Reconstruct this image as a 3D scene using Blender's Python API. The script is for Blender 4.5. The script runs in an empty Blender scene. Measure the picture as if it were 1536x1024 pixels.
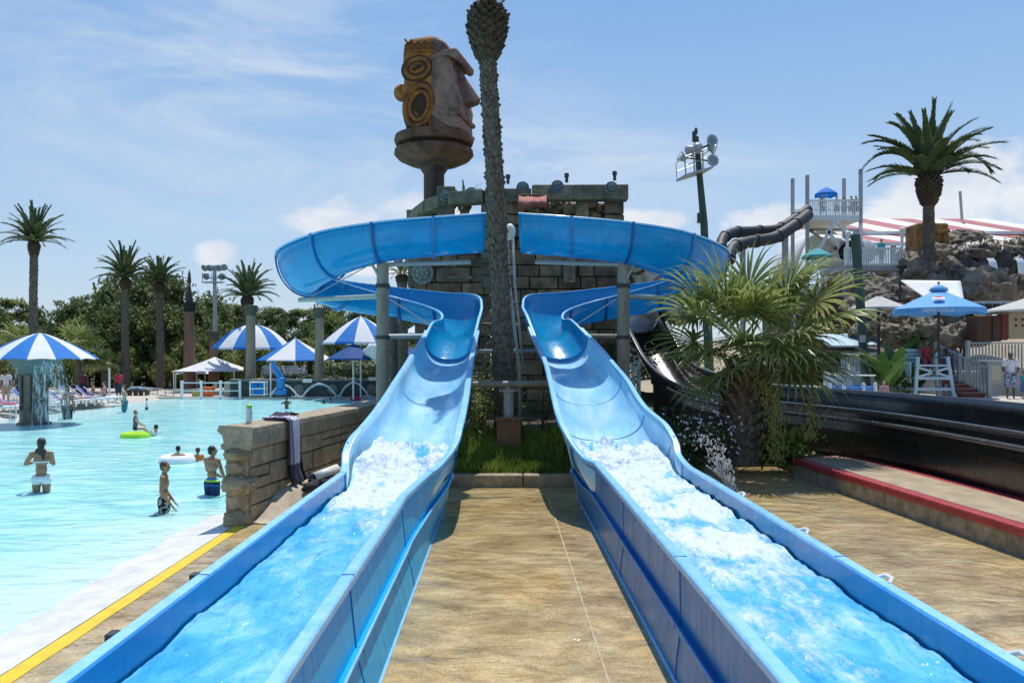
import bpy, math, random
from mathutils import Vector, Matrix, noise
PI = math.pi
sc = bpy.context.scene
COL = sc.collection
CX, CY, F, EYE = 752.0, 531.0, 1200.0, 2.6
def P(px, py, D):
    """world point seen at photo pixel (px,py) at depth D (camera looks along +Y)"""
    return Vector(((px - CX) * D / F, D, EYE - (py - CY) * D / F))
def ss(a, b, x):
    t = max(0.0, min(1.0, (x - a) / (b - a))); return t * t * (3 - 2 * t)
def fbm(p, o=4):
    return noise.fractal(Vector(p), 0.9, 2.0, o)

# ------------------------------------------------------------------ materials
def nt(m):
    m.use_nodes = True
    return m.node_tree.nodes, m.node_tree.links
def ramp(N, stops):
    r = N.new('ShaderNodeValToRGB')
    e = r.color_ramp.elements
    while len(e) < len(stops): e.new(0.5)
    for k, (p, c) in zip(e, stops):
        k.position = p; k.color = (c[0], c[1], c[2], 1) if hasattr(c, '__len__') else (c, c, c, 1)
    return r
def pmat(name, a, b=None, rough=0.6, scale=4.0, bump=0.0, bscale=None, spec=0.5, detail=6, coat=0.0,
         metal=0.0, stretch=(1, 1, 1), lo=0.35, hi=0.65, transl=0.0, col=False, stain=0.0):
    m = bpy.data.materials.new(name); N, L = nt(m)
    bs = N['Principled BSDF']
    if b is None: b = tuple(min(1, c * 0.72) for c in a)
    tc = N.new('ShaderNodeTexCoord'); mp = N.new('ShaderNodeMapping'); mp.inputs['Scale'].default_value = stretch
    L.new(tc.outputs['Object'], mp.inputs['Vector'])
    nz = N.new('ShaderNodeTexNoise'); nz.inputs['Scale'].default_value = scale; nz.inputs['Detail'].default_value = detail
    nz.inputs['Roughness'].default_value = 0.65
    L.new(mp.outputs[0], nz.inputs['Vector'])
    r = ramp(N, [(lo, a), (hi, b)])
    L.new(nz.outputs['Fac'], r.inputs['Fac'])
    out = r.outputs['Color']
    if col:
        at = N.new('ShaderNodeVertexColor'); at.layer_name = 'Col'
        mx = N.new('ShaderNodeMix'); mx.data_type = 'RGBA'; mx.blend_type = 'MULTIPLY'; mx.inputs[0].default_value = 1.0
        L.new(out, mx.inputs[6]); L.new(at.outputs['Color'], mx.inputs[7]); out = mx.outputs[2]
    if stain:
        m3 = N.new('ShaderNodeMapping'); m3.inputs['Scale'].default_value = (5, 5, .7); L.new(tc.outputs['Object'], m3.inputs[0])
        n3 = N.new('ShaderNodeTexNoise'); n3.inputs['Scale'].default_value = 1.6; n3.inputs['Detail'].default_value = 8; n3.inputs['Roughness'].default_value = .7; L.new(m3.outputs[0], n3.inputs['Vector'])
        r3 = ramp(N, [(.36, (1 - stain, 1 - stain * .9, 1 - stain * .8)), (.48, (1, 1, 1)), (.60, (1, 1, 1)), (.72, (1 + stain * .6, 1 + stain * .5, 1 + stain * .25))]); L.new(n3.outputs['Fac'], r3.inputs[0])
        x3 = N.new('ShaderNodeMix'); x3.data_type = 'RGBA'; x3.blend_type = 'MULTIPLY'; x3.inputs[0].default_value = 1; L.new(out, x3.inputs[6]); L.new(r3.outputs[0], x3.inputs[7]); out = x3.outputs[2]
        mr3 = N.new('ShaderNodeMapRange'); mr3.inputs[1].default_value = .3; mr3.inputs[2].default_value = .7; mr3.inputs[3].default_value = rough + .16; mr3.inputs[4].default_value = max(.05, rough - .06); L.new(n3.outputs['Fac'], mr3.inputs[0]); L.new(mr3.outputs[0], bs.inputs['Roughness'])
    L.new(out, bs.inputs['Base Color'])
    bs.inputs['Roughness'].default_value = rough
    bs.inputs['Specular IOR Level'].default_value = spec
    bs.inputs['Metallic'].default_value = metal
    bs.inputs['Coat Weight'].default_value = coat
    bs.inputs['Coat Roughness'].default_value = 0.12
    if bump:
        n2 = N.new('ShaderNodeTexNoise'); n2.inputs['Scale'].default_value = bscale or scale * 5; n2.inputs['Detail'].default_value = 5
        L.new(mp.outputs[0], n2.inputs['Vector'])
        bp = N.new('ShaderNodeBump'); bp.inputs['Strength'].default_value = 0.8; bp.inputs['Distance'].default_value = bump
        L.new(n2.outputs['Fac'], bp.inputs['Height']); L.new(bp.outputs['Normal'], bs.inputs['Normal'])
    if transl:
        tr = N.new('ShaderNodeBsdfTranslucent'); L.new(out, tr.inputs['Color'])
        ms = N.new('ShaderNodeMixShader'); ms.inputs[0].default_value = transl
        L.new(bs.outputs[0], ms.inputs[1]); L.new(tr.outputs[0], ms.inputs[2])
        L.new(ms.outputs[0], N['Material Output'].inputs['Surface'])
    return m
M = {}
M['shell'] = pmat('slide_gelcoat', (0.0, 0.36, 0.67), (0.004, 0.44, 0.76), rough=0.2, scale=1.6, coat=0.6, transl=0.42, stain=.16, lo=0.3, hi=0.7)
M['chute'] = pmat('chute_gelcoat_sunlit', (0.32, 0.69, 0.91), (0.60, 0.85, 0.97), rough=0.2, scale=2.2, coat=0.5, transl=0.12, stretch=(1.6, 0.35, 0.6), lo=0.4, hi=0.68)  # slide blue paled: sun glint and water sheen painted into the base colour
M['panel'] = pmat('side_panel_gelcoat_shaded', (0.0, 0.15, 0.40), (0.004, 0.20, 0.48), rough=0.25, scale=1.2, coat=0.0, spec=.35, stain=.22, lo=0.3, hi=0.7)  # shaded version of the panel blue, the shade is in the colour
M['panel_lit'] = pmat('side_panel_gelcoat_sunlit', (0.01, 0.45, 0.82), (0.03, 0.54, 0.90), rough=0.3, scale=1.2, coat=0.0, stain=.18, lo=0.3, hi=0.7, transl=.2, spec=.3)  # sunlit version of the same panel blue, light painted into the colour
M['rim'] = pmat('rim_gelcoat', (0.20, 0.52, 0.84), (0.32, 0.62, 0.90), rough=0.3, scale=5, coat=0.3, stain=.2)
M['seam'] = pmat('seam_blue', (0.01, 0.13, 0.42), rough=0.4)
M['seam_l'] = pmat('seam_light_blue', (0.03, 0.27, 0.65), rough=0.4)
M['black_shell'] = pmat('black_gelcoat', (0.008, 0.008, 0.009), (0.02, 0.019, 0.018), rough=0.22, scale=2.5, coat=0.5, stain=.5)
M['black_rim'] = pmat('black_rim', (0.05, 0.052, 0.055), (0.10, 0.10, 0.105), rough=0.25, scale=6, coat=.4)
M['post'] = pmat('weathered_post', (0.36, 0.33, 0.26), (0.21, 0.195, 0.15), rough=0.8, scale=6, bump=0.01, stretch=(1, 1, 0.15))
M['pipe'] = pmat('painted_pipe', (0.42, 0.47, 0.46), (0.30, 0.36, 0.35), rough=0.45, scale=9)
M['pipe_tan'] = pmat('tan_pipe', (0.30, 0.27, 0.19), (0.19, 0.17, 0.12), rough=0.6, scale=7)
M['steel'] = pmat('galvanised_steel', (0.42, 0.44, 0.45), (0.3, 0.32, 0.34), rough=0.4, scale=12, metal=0.3)
M['dark_metal'] = pmat('dark_metal', (0.03, 0.033, 0.035), (0.05, 0.05, 0.05), rough=0.5)
M['white'] = pmat('white_paint', (0.78, 0.79, 0.78), (0.66, 0.68, 0.67), rough=0.5, scale=6)
M['white_pvc'] = pmat('white_pvc', (0.80, 0.80, 0.77), (0.62, 0.60, 0.54), rough=0.4, scale=8)
M['pale_blue'] = pmat('pale_blue_paint', (0.42, 0.56, 0.62), (0.33, 0.46, 0.53), rough=0.6, scale=5)
M['grey_wood'] = pmat('grey_painted_wood', (0.40, 0.43, 0.44), (0.28, 0.31, 0.32), rough=0.7, scale=6, stretch=(1, 1, .3))
M['dark'] = pmat('dark_void', (0.012, 0.012, 0.012), (0.02, 0.02, 0.02), rough=0.9)
M['stone'] = pmat('tower_stone', (0.27, 0.185, 0.11), (0.09, 0.067, 0.044), rough=0.9, scale=2.4, bump=0.04, bscale=9, col=True)
M['stone_green'] = pmat('parapet_stone', (0.23, 0.195, 0.135), (0.085, 0.08, 0.055), rough=0.9, scale=3, bump=0.03, bscale=12, col=True)
M['wall_stone'] = pmat('wall_stone', (0.46, 0.375, 0.25), (0.22, 0.165, 0.10), rough=0.9, scale=5, bump=0.03, bscale=22, col=True, lo=0.33, hi=0.72)
M['cap_stone'] = pmat('cap_stone', (0.42, 0.35, 0.24), (0.20, 0.16, 0.11), rough=0.9, scale=6, bump=0.012, bscale=30, lo=.35, hi=.75)
M['footing'] = pmat('footing_concrete', (0.52, 0.45, 0.34), (0.34, 0.27, 0.18), rough=0.8, scale=4, bump=0.012)
M['concrete'] = pmat('kerb_concrete', (0.36, 0.30, 0.21), (0.17, 0.14, 0.10), rough=0.8, scale=5, bump=0.012, bscale=30)
M['medal'] = pmat('verdigris_relief', (0.08, 0.17, 0.24), (0.20, 0.20, 0.15), rough=0.8, scale=7, bump=.02)
M['grey_relief'] = pmat('grey_relief', (0.30, 0.31, 0.28), (0.16, 0.17, 0.15), rough=0.8, scale=9, bump=.02)
M['trunk'] = pmat('palm_trunk', (0.20, 0.165, 0.125), (0.06, 0.05, 0.036), rough=0.95, scale=9, bump=0.02, bscale=40)
M['trunk_dark'] = pmat('palm_boss', (0.10, 0.075, 0.045), (0.03, 0.022, 0.015), rough=0.95, scale=9, bump=0.02, bscale=40)
M['frond'] = pmat('palm_frond', (0.11, 0.155, 0.055), (0.05, 0.08, 0.028), rough=0.5, scale=1.5, transl=0.25)
M['frond_hi'] = pmat('bright_palm_frond', (0.14, 0.17, 0.045), (0.06, 0.095, 0.025), rough=0.45, scale=1.2, transl=0.25)
M['fan'] = pmat('fan_palm_leaf', (0.44, 0.47, 0.15), (0.14, 0.20, 0.055), rough=0.38, scale=2.2, transl=0.4, lo=.35, hi=.62)
M['fan_y'] = pmat('fan_palm_stalk', (0.27, 0.30, 0.09), (0.16, 0.2, 0.06), rough=0.5)
M['seed'] = pmat('palm_seed_spray', (0.28, 0.27, 0.06), (0.14, 0.13, 0.03), rough=0.7)
for k, (a, b) in enumerate([((0.155, 0.20, 0.05), (0.06, 0.09, 0.027)), ((0.24, 0.275, 0.06), (0.08, 0.115, 0.028)), ((0.10, 0.145, 0.045), (0.04, 0.07, 0.025))]):
    M['leaf%d' % k] = pmat(('tree_leaf_dark', 'tree_leaf_bright', 'tree_leaf_deep')[k], a, b, rough=0.7, scale=0.35, transl=0.3)
M['bark'] = pmat('pine_bark', (0.12, 0.09, 0.065), (0.05, 0.038, 0.028), rough=0.95, scale=5)
M['bush'] = pmat('bush_leaf', (0.11, 0.16, 0.035), (0.03, 0.055, 0.012), rough=0.55, scale=1.8, transl=0.2)
M['grass'] = pmat('grass_blade', (0.34, 0.42, 0.07), (0.14, 0.21, 0.035), rough=0.6, scale=1.2, transl=0.4)
M['flower'] = pmat('white_flower', (0.75, 0.72, 0.78), (0.6, 0.55, 0.65), rough=0.7)
M['banana'] = pmat('broad_leaf', (0.10, 0.19, 0.04), (0.04, 0.09, 0.02), rough=0.4, scale=1.5, transl=0.3)
M['soil'] = pmat('planter_soil', (0.085, 0.06, 0.038), (0.035, 0.03, 0.018), rough=1, scale=2.5, bump=.03)
M['brick'] = pmat('rusty_brick', (0.30, 0.13, 0.06), (0.16, 0.10, 0.06), rough=0.9, scale=7, bump=.01)
M['red'] = pmat('red_edge_paint', (0.42, 0.035, 0.045), (0.24, 0.02, 0.025), rough=0.5, scale=5, bump=.006)
M['red_step'] = pmat('red_step', (0.26, 0.05, 0.045), (0.17, 0.035, 0.03), rough=0.7)
M['walk'] = pmat('walkway_concrete', (0.40, 0.32, 0.21), (0.27, 0.21, 0.13), rough=0.8, scale=2.5, bump=.008, bscale=60)
M['blue_cloth'] = pmat('blue_canvas', (0.006, 0.16, 0.52), (0.01, 0.20, 0.60), rough=0.8, transl=0.2)
M['white_cloth'] = pmat('white_canvas', (0.80, 0.80, 0.79), (0.70, 0.71, 0.72), rough=0.8, transl=0.2)
M['navy_cloth'] = pmat('navy_canvas', (0.006, 0.075, 0.28), (0.004, 0.05, 0.18), rough=0.8, transl=.1)
M['sky_cloth'] = pmat('sky_blue_canvas', (0.12, 0.38, 0.74), (0.16, 0.43, 0.78), rough=0.75, scale=3, transl=0.15)
M['grey_cloth'] = pmat('grey_canvas', (0.50, 0.49, 0.45), (0.40, 0.39, 0.36), rough=0.85)
M['teal_cloth'] = pmat('teal_canvas', (0.05, 0.34, 0.36), (0.04, 0.25, 0.28), rough=0.85)
M['roof_red'] = pmat('roof_red_metal', (0.42, 0.105, 0.10), (0.34, 0.085, 0.085), rough=0.5, scale=2)
M['roof_white'] = pmat('roof_white_metal', (0.80, 0.79, 0.76), (0.70, 0.69, 0.66), rough=0.5, scale=2)
M['brown_box'] = pmat('brown_panel', (0.10, 0.045, 0.03), (0.07, 0.032, 0.022), rough=0.6)
M['tan_box'] = pmat('tan_panel', (0.52, 0.47, 0.32), (0.43, 0.38, 0.26), rough=0.6)
M['bin'] = pmat('grey_bin', (0.34, 0.36, 0.33), (0.26, 0.28, 0.26), rough=0.6)
M['rock'] = pmat('artificial_rock', (0.27, 0.215, 0.155), (0.075, 0.065, 0.055), rough=0.95, scale=1.1, bump=0.09, bscale=4, lo=.36, hi=.62)
M['rock_wet'] = pmat('wet_rock', (0.085, 0.06, 0.038), (0.025, 0.02, 0.015), rough=0.4, scale=1.3, bump=0.09, bscale=4, stretch=(2, 1, .25))
M['carve'] = pmat('carved_orange_wood', (0.36, 0.165, 0.035), (0.14, 0.06, 0.016), rough=0.7, scale=1.8, bump=.03, bscale=10)
M['tiki_o'] = pmat('tiki_orange', (0.52, 0.19, 0.02), (0.09, 0.03, 0.008), rough=0.75, scale=1.3, bump=.03, bscale=9, stretch=(1, 1, .4), lo=.33, hi=.66)
M['tiki_y'] = pmat('tiki_ochre', (0.40, 0.135, 0.02), (0.085, 0.03, 0.008), rough=0.75, scale=2.6, bump=.02)
M['tiki_k'] = pmat('tiki_dark_groove', (0.035, 0.022, 0.012), (0.06, 0.035, 0.018), rough=0.9)
M['moai'] = pmat('carved_grey_stone', (0.34, 0.20, 0.15), (0.10, 0.055, 0.045), rough=0.85, scale=1.4, bump=.03, bscale=8)
M['tiki_ring'] = pmat('ring_plaster', (0.20, 0.09, 0.05), (0.065, 0.034, 0.022), rough=0.85, scale=2, bump=.02)
M['maroon'] = pmat('maroon_steel', (0.055, 0.026, 0.024), (0.04, 0.02, 0.018), rough=0.5)
M['pink'] = pmat('faded_pink_awning', (0.50, 0.19, 0.15), (0.40, 0.14, 0.12), rough=0.8, transl=.15)
M['yellow'] = pmat('yellow_sign', (0.70, 0.58, 0.08), (0.62, 0.5, 0.07), rough=0.5)
M['orange'] = pmat('orange_plastic', (0.75, 0.16, 0.03), (0.62, 0.12, 0.02), rough=0.5)
M['green_post'] = pmat('green_post', (0.05, 0.10, 0.075), (0.03, 0.06, 0.045), rough=0.7, scale=5, stretch=(1, 1, .2))

M['slide_blue'] = pmat('play_blue', (0.02, 0.20, 0.55), (0.015, 0.16, 0.47), rough=0.35)
M['grey_tube'] = pmat('grey_tube', (0.04, 0.042, 0.048), (0.022, 0.023, 0.027), rough=0.6)
M['pale_tube'] = pmat('pale_tube', (0.40, 0.40, 0.40), (0.28, 0.28, 0.285), rough=0.35, coat=.3)
M['glass'] = pmat('lamp_lens', (0.22, 0.30, 0.32), (0.12, 0.18, 0.20), rough=0.15)
M['towel'] = pmat('grey_striped_towel', (0.66, 0.65, 0.72), (0.55, 0.54, 0.62), rough=0.95, col=True, bump=.01, bscale=60)
M['cloth'] = pmat('coloured_fabric', (0.85, 0.85, 0.85), (0.7, 0.7, 0.7), rough=0.9, scale=9, col=True)
M['skin'] = pmat('skin', (0.9, 0.9, 0.9), (0.72, 0.70, 0.68), rough=0.42, scale=5, col=True)
M['hair'] = pmat('hair', (0.9, 0.9, 0.9), (0.5, 0.5, 0.5), rough=0.55, scale=30, stretch=(1, 1, .2), col=True, bump=.006, bscale=80)
M['clear'] = pmat('clear_plastic', (0.62, 0.72, 0.72), (0.5, 0.62, 0.62), rough=0.15)
M['lime'] = pmat('lime_lid', (0.32, 0.62, 0.03), (0.26, 0.52, 0.02), rough=0.4)
M['lawn'] = pmat('lawn', (0.11, 0.15, 0.04), (0.06, 0.09, 0.025), rough=1, scale=.5, bump=.05)
M['deck'] = pmat('pool_deck', (0.52, 0.47, 0.40), (0.40, 0.35, 0.29), rough=0.85, scale=1.2, bump=.006)
M['beach'] = pmat('white_pool_edge', (0.68, 0.675, 0.64), (0.46, 0.46, 0.44), rough=0.55, scale=3, bump=.008, bscale=40, lo=.4, hi=.75)
M['paint_y'] = pmat('worn_yellow_paint', (0.74, 0.52, 0.012), (0.62, 0.38, 0.02), rough=0.5, scale=6, bump=.004, bscale=60, lo=.45, hi=.8)
M['drop'] = pmat('water_drops', (0.85, 0.88, 0.9), (0.7, 0.76, 0.8), rough=0.1, transl=.4)

def emission_free_water(name, stops, scale, stretch, rough, bump, bscale, attr=False, foam=(0.60, 0.68, 0.74), spec=.5):
    m = bpy.data.materials.new(name); N, L = nt(m); bs = N['Principled BSDF']
    tc = N.new('ShaderNodeTexCoord'); mp = N.new('ShaderNodeMapping'); mp.inputs['Scale'].default_value = stretch
    L.new(tc.outputs['Object'], mp.inputs['Vector'])
    wz = N.new('ShaderNodeTexNoise'); wz.inputs['Scale'].default_value = scale; wz.inputs['Detail'].default_value = 6; wz.inputs['Roughness'].default_value = .6
    wz.inputs['Distortion'].default_value = 0.6
    L.new(mp.outputs[0], wz.inputs['Vector'])
    r = ramp(N, stops); L.new(wz.outputs['Fac'], r.inputs['Fac'])
    out = r.outputs['Color']
    if attr:
        at = N.new('ShaderNodeVertexColor'); at.layer_name = 'Col'
        sp = N.new('ShaderNodeSeparateColor'); L.new(at.outputs['Color'], sp.inputs[0])
        fz = N.new('ShaderNodeTexNoise'); fz.inputs['Scale'].default_value = 9; fz.inputs['Detail'].default_value = 8; fz.inputs['Roughness'].default_value = .7
        fm = N.new('ShaderNodeMapping'); fm.inputs['Scale'].default_value = (1.5, .7, 1); L.new(tc.outputs['Object'], fm.inputs[0]); L.new(fm.outputs[0], fz.inputs['Vector'])
        ad = N.new('ShaderNodeMath'); ad.operation = 'ADD'; L.new(sp.outputs[0], ad.inputs[0]); L.new(fz.outputs['Fac'], ad.inputs[1])
        mr = N.new('ShaderNodeMapRange'); mr.inputs[1].default_value = .82; mr.inputs[2].default_value = 1.22; L.new(ad.outputs[0], mr.inputs[0])
        mx = N.new('ShaderNodeMix'); mx.data_type = 'RGBA'; L.new(mr.outputs[0], mx.inputs[0]); L.new(out, mx.inputs[6]); mx.inputs[7].default_value = (*foam, 1)
        out = mx.outputs[2]
        m2 = N.new('ShaderNodeMapRange'); m2.inputs[3].default_value = rough; m2.inputs[4].default_value = .55; L.new(mr.outputs[0], m2.inputs[0])
        L.new(m2.outputs[0], bs.inputs['Roughness'])
    else:
        bs.inputs['Roughness'].default_value = rough
    L.new(out, bs.inputs['Base Color']); bs.inputs['IOR'].default_value = 1.33
    bs.inputs['Specular IOR Level'].default_value = spec
    b = N.new('ShaderNodeTexNoise'); b.inputs['Scale'].default_value = bscale; b.inputs['Detail'].default_value = 4
    L.new(mp.outputs[0], b.inputs['Vector'])
    bp = N.new('ShaderNodeBump'); bp.inputs['Distance'].default_value = bump; bp.inputs['Strength'].default_value = 1
    L.new(b.outputs['Fac'], bp.inputs['Height']); L.new(bp.outputs['Normal'], bs.inputs['Normal'])
    return m, N, L
# wave pool: pale turquoise, whiter where it is shallow (vertex colour red = shallowness)
def pool_mat():
    m, N, L = emission_free_water('pool_water', [(0.25, (0.17, 0.55, 0.57)), (0.45, (0.31, 0.70, 0.70)), (0.60, (0.42, 0.78, 0.77)), (0.8, (0.58, 0.86, 0.84))], 0.9, (0.75, 1.5, 1), .14, .10, 1.7, spec=.3)
    bs = N['Principled BSDF']; at = N.new('ShaderNodeVertexColor'); at.layer_name = 'Col'
    sp = N.new('ShaderNodeSeparateColor'); L.new(at.outputs['Color'], sp.inputs[0])
    old = bs.inputs['Base Color'].links[0].from_socket
    mx = N.new('ShaderNodeMix'); mx.data_type = 'RGBA'; L.new(sp.outputs[0], mx.inputs[0]); L.new(old, mx.inputs[6]); mx.inputs[7].default_value = (0.56, 0.76, 0.745, 1)
    L.new(mx.outputs[2], bs.inputs['Base Color'])
    return m
M['pool'] = pool_mat()
M['flume_water'] = emission_free_water('slide_water', [(0.3, (0.03, 0.33, 0.70)), (0.5, (0.10, 0.46, 0.80)), (0.7, (0.30, 0.64, 0.89))], 2.4, (1.3, .7, 1), .06, .07, 7, attr=True)[0]
# splash pad: pebbled concrete seen through a running film of water
def pad_mat():
    m = bpy.data.materials.new('wet_aggregate_pad'); N, L = nt(m); bs = N['Principled BSDF']
    tc = N.new('ShaderNodeTexCoord')
    big = N.new('ShaderNodeTexNoise'); big.inputs['Scale'].default_value = .75; big.inputs['Detail'].default_value = 5; big.inputs['Distortion'].default_value = .5
    L.new(tc.outputs['Object'], big.inputs['Vector'])
    mp = N.new('ShaderNodeMapping'); mp.inputs['Scale'].default_value = (1.0, 1.55, 1); mp.inputs['Rotation'].default_value = (0, 0, .45)
    L.new(tc.outputs['Object'], mp.inputs['Vector'])
    st = N.new('ShaderNodeTexNoise'); st.inputs['Scale'].default_value = 1.7; st.inputs['Detail'].default_value = 8; st.inputs['Roughness'].default_value = .72; st.inputs['Distortion'].default_value = .5
    L.new(mp.outputs[0], st.inputs['Vector'])
    peb = N.new('ShaderNodeTexVoronoi'); peb.inputs['Scale'].default_value = 85; L.new(tc.outputs['Object'], peb.inputs['Vector'])
    fine = N.new('ShaderNodeTexNoise'); fine.inputs['Scale'].default_value = 45; fine.inputs['Detail'].default_value = 5; L.new(tc.outputs['Object'], fine.inputs['Vector'])
    c1 = ramp(N, [(0.3, (0.34, 0.235, 0.10)), (0.5, (0.53, 0.405, 0.205)), (0.7, (0.55, 0.365, 0.14))]); L.new(big.outputs['Fac'], c1.inputs[0])
    c2 = ramp(N, [(0.29, (0.40, 0.38, 0.35)), (0.43, (0.74, 0.72, 0.68)), (0.55, (1.0, 1.0, .98)), (0.69, (1.33, 1.36, 1.36))]); L.new(st.outputs['Fac'], c2.inputs[0])
    mx = N.new('ShaderNodeMix'); mx.data_type = 'RGBA'; mx.blend_type = 'MULTIPLY'; mx.inputs[0].default_value = 1
    L.new(c1.outputs[0], mx.inputs[6]); L.new(c2.outputs[0], mx.inputs[7])
    c3 = ramp(N, [(0.0, 0.38), (0.5, 1.0), (1, 1.45)]); L.new(peb.outputs['Color'], c3.inputs[0])
    m2 = N.new('ShaderNodeMix'); m2.data_type = 'RGBA'; m2.blend_type = 'MULTIPLY'; m2.inputs[0].default_value = .5
    L.new(mx.outputs[2], m2.inputs[6]); L.new(c3.outputs[0], m2.inputs[7])
    c4 = ramp(N, [(0.35, .72), (0.65, 1.15)]); L.new(fine.outputs['Fac'], c4.inputs[0])
    m3 = N.new('ShaderNodeMix'); m3.data_type = 'RGBA'; m3.blend_type = 'MULTIPLY'; m3.inputs[0].default_value = .5
    L.new(m2.outputs[2], m3.inputs[6]); L.new(c4.outputs[0], m3.inputs[7])
    L.new(m3.outputs[2], bs.inputs['Base Color'])
    bs.inputs['Roughness'].default_value = .32; cw = N.new('ShaderNodeMapRange'); cw.inputs[1].default_value = .35; cw.inputs[2].default_value = .6; cw.inputs[3].default_value = .6; cw.inputs[4].default_value = 1.0; L.new(big.outputs['Fac'], cw.inputs[0]); L.new(cw.outputs[0], bs.inputs['Coat Weight']); bs.inputs['Coat Roughness'].default_value = .06; bs.inputs['Coat IOR'].default_value = 1.33
    bs.inputs['Specular IOR Level'].default_value = .25
    ad = N.new('ShaderNodeMath'); ad.operation = 'MULTIPLY_ADD'; ad.inputs[1].default_value = .12
    L.new(peb.outputs['Distance'], ad.inputs[0]); L.new(fine.outputs['Fac'], ad.inputs[2])
    bp = N.new('ShaderNodeBump'); bp.inputs['Distance'].default_value = .006; L.new(fine.outputs['Fac'], bp.inputs['Height']); L.new(bp.outputs[0], bs.inputs['Normal'])
    b2 = N.new('ShaderNodeBump'); b2.inputs['Distance'].default_value = .09; wv_ = N.new('ShaderNodeTexNoise'); wv_.inputs['Scale'].default_value = 1.6; wv_.inputs['Detail'].default_value = 3; wv_.inputs['Distortion'].default_value = .8; L.new(mp.outputs[0], wv_.inputs['Vector']); L.new(wv_.outputs['Fac'], b2.inputs['Height']); L.new(b2.outputs[0], bs.inputs['Coat Normal'])
    return m
M['pad'] = pad_mat()
def waterfall_mat():
    m = bpy.data.materials.new('falling_water'); N, L = nt(m); bs = N['Principled BSDF']
    tc = N.new('ShaderNodeTexCoord'); mp = N.new('ShaderNodeMapping'); mp.inputs['Scale'].default_value = (9, 9, .9); L.new(tc.outputs['Object'], mp.inputs[0])
    n = N.new('ShaderNodeTexNoise'); n.inputs['Scale'].default_value = 1.2; n.inputs['Detail'].default_value = 6; L.new(mp.outputs[0], n.inputs['Vector'])
    r = ramp(N, [(.48, 0.0), (.68, .7)]); L.new(n.outputs['Fac'], r.inputs[0]); L.new(r.outputs[0], bs.inputs['Alpha'])
    bs.inputs['Base Color'].default_value = (.8, .84, .86, 1); bs.inputs['Roughness'].default_value = .3
    return m
M['fall'] = waterfall_mat()
M['fall_white'] = pmat('white_falling_water', (0.80, 0.83, 0.85), (0.5, 0.56, 0.6), rough=.3, scale=1.5, stretch=(6, 6, .6))

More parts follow.
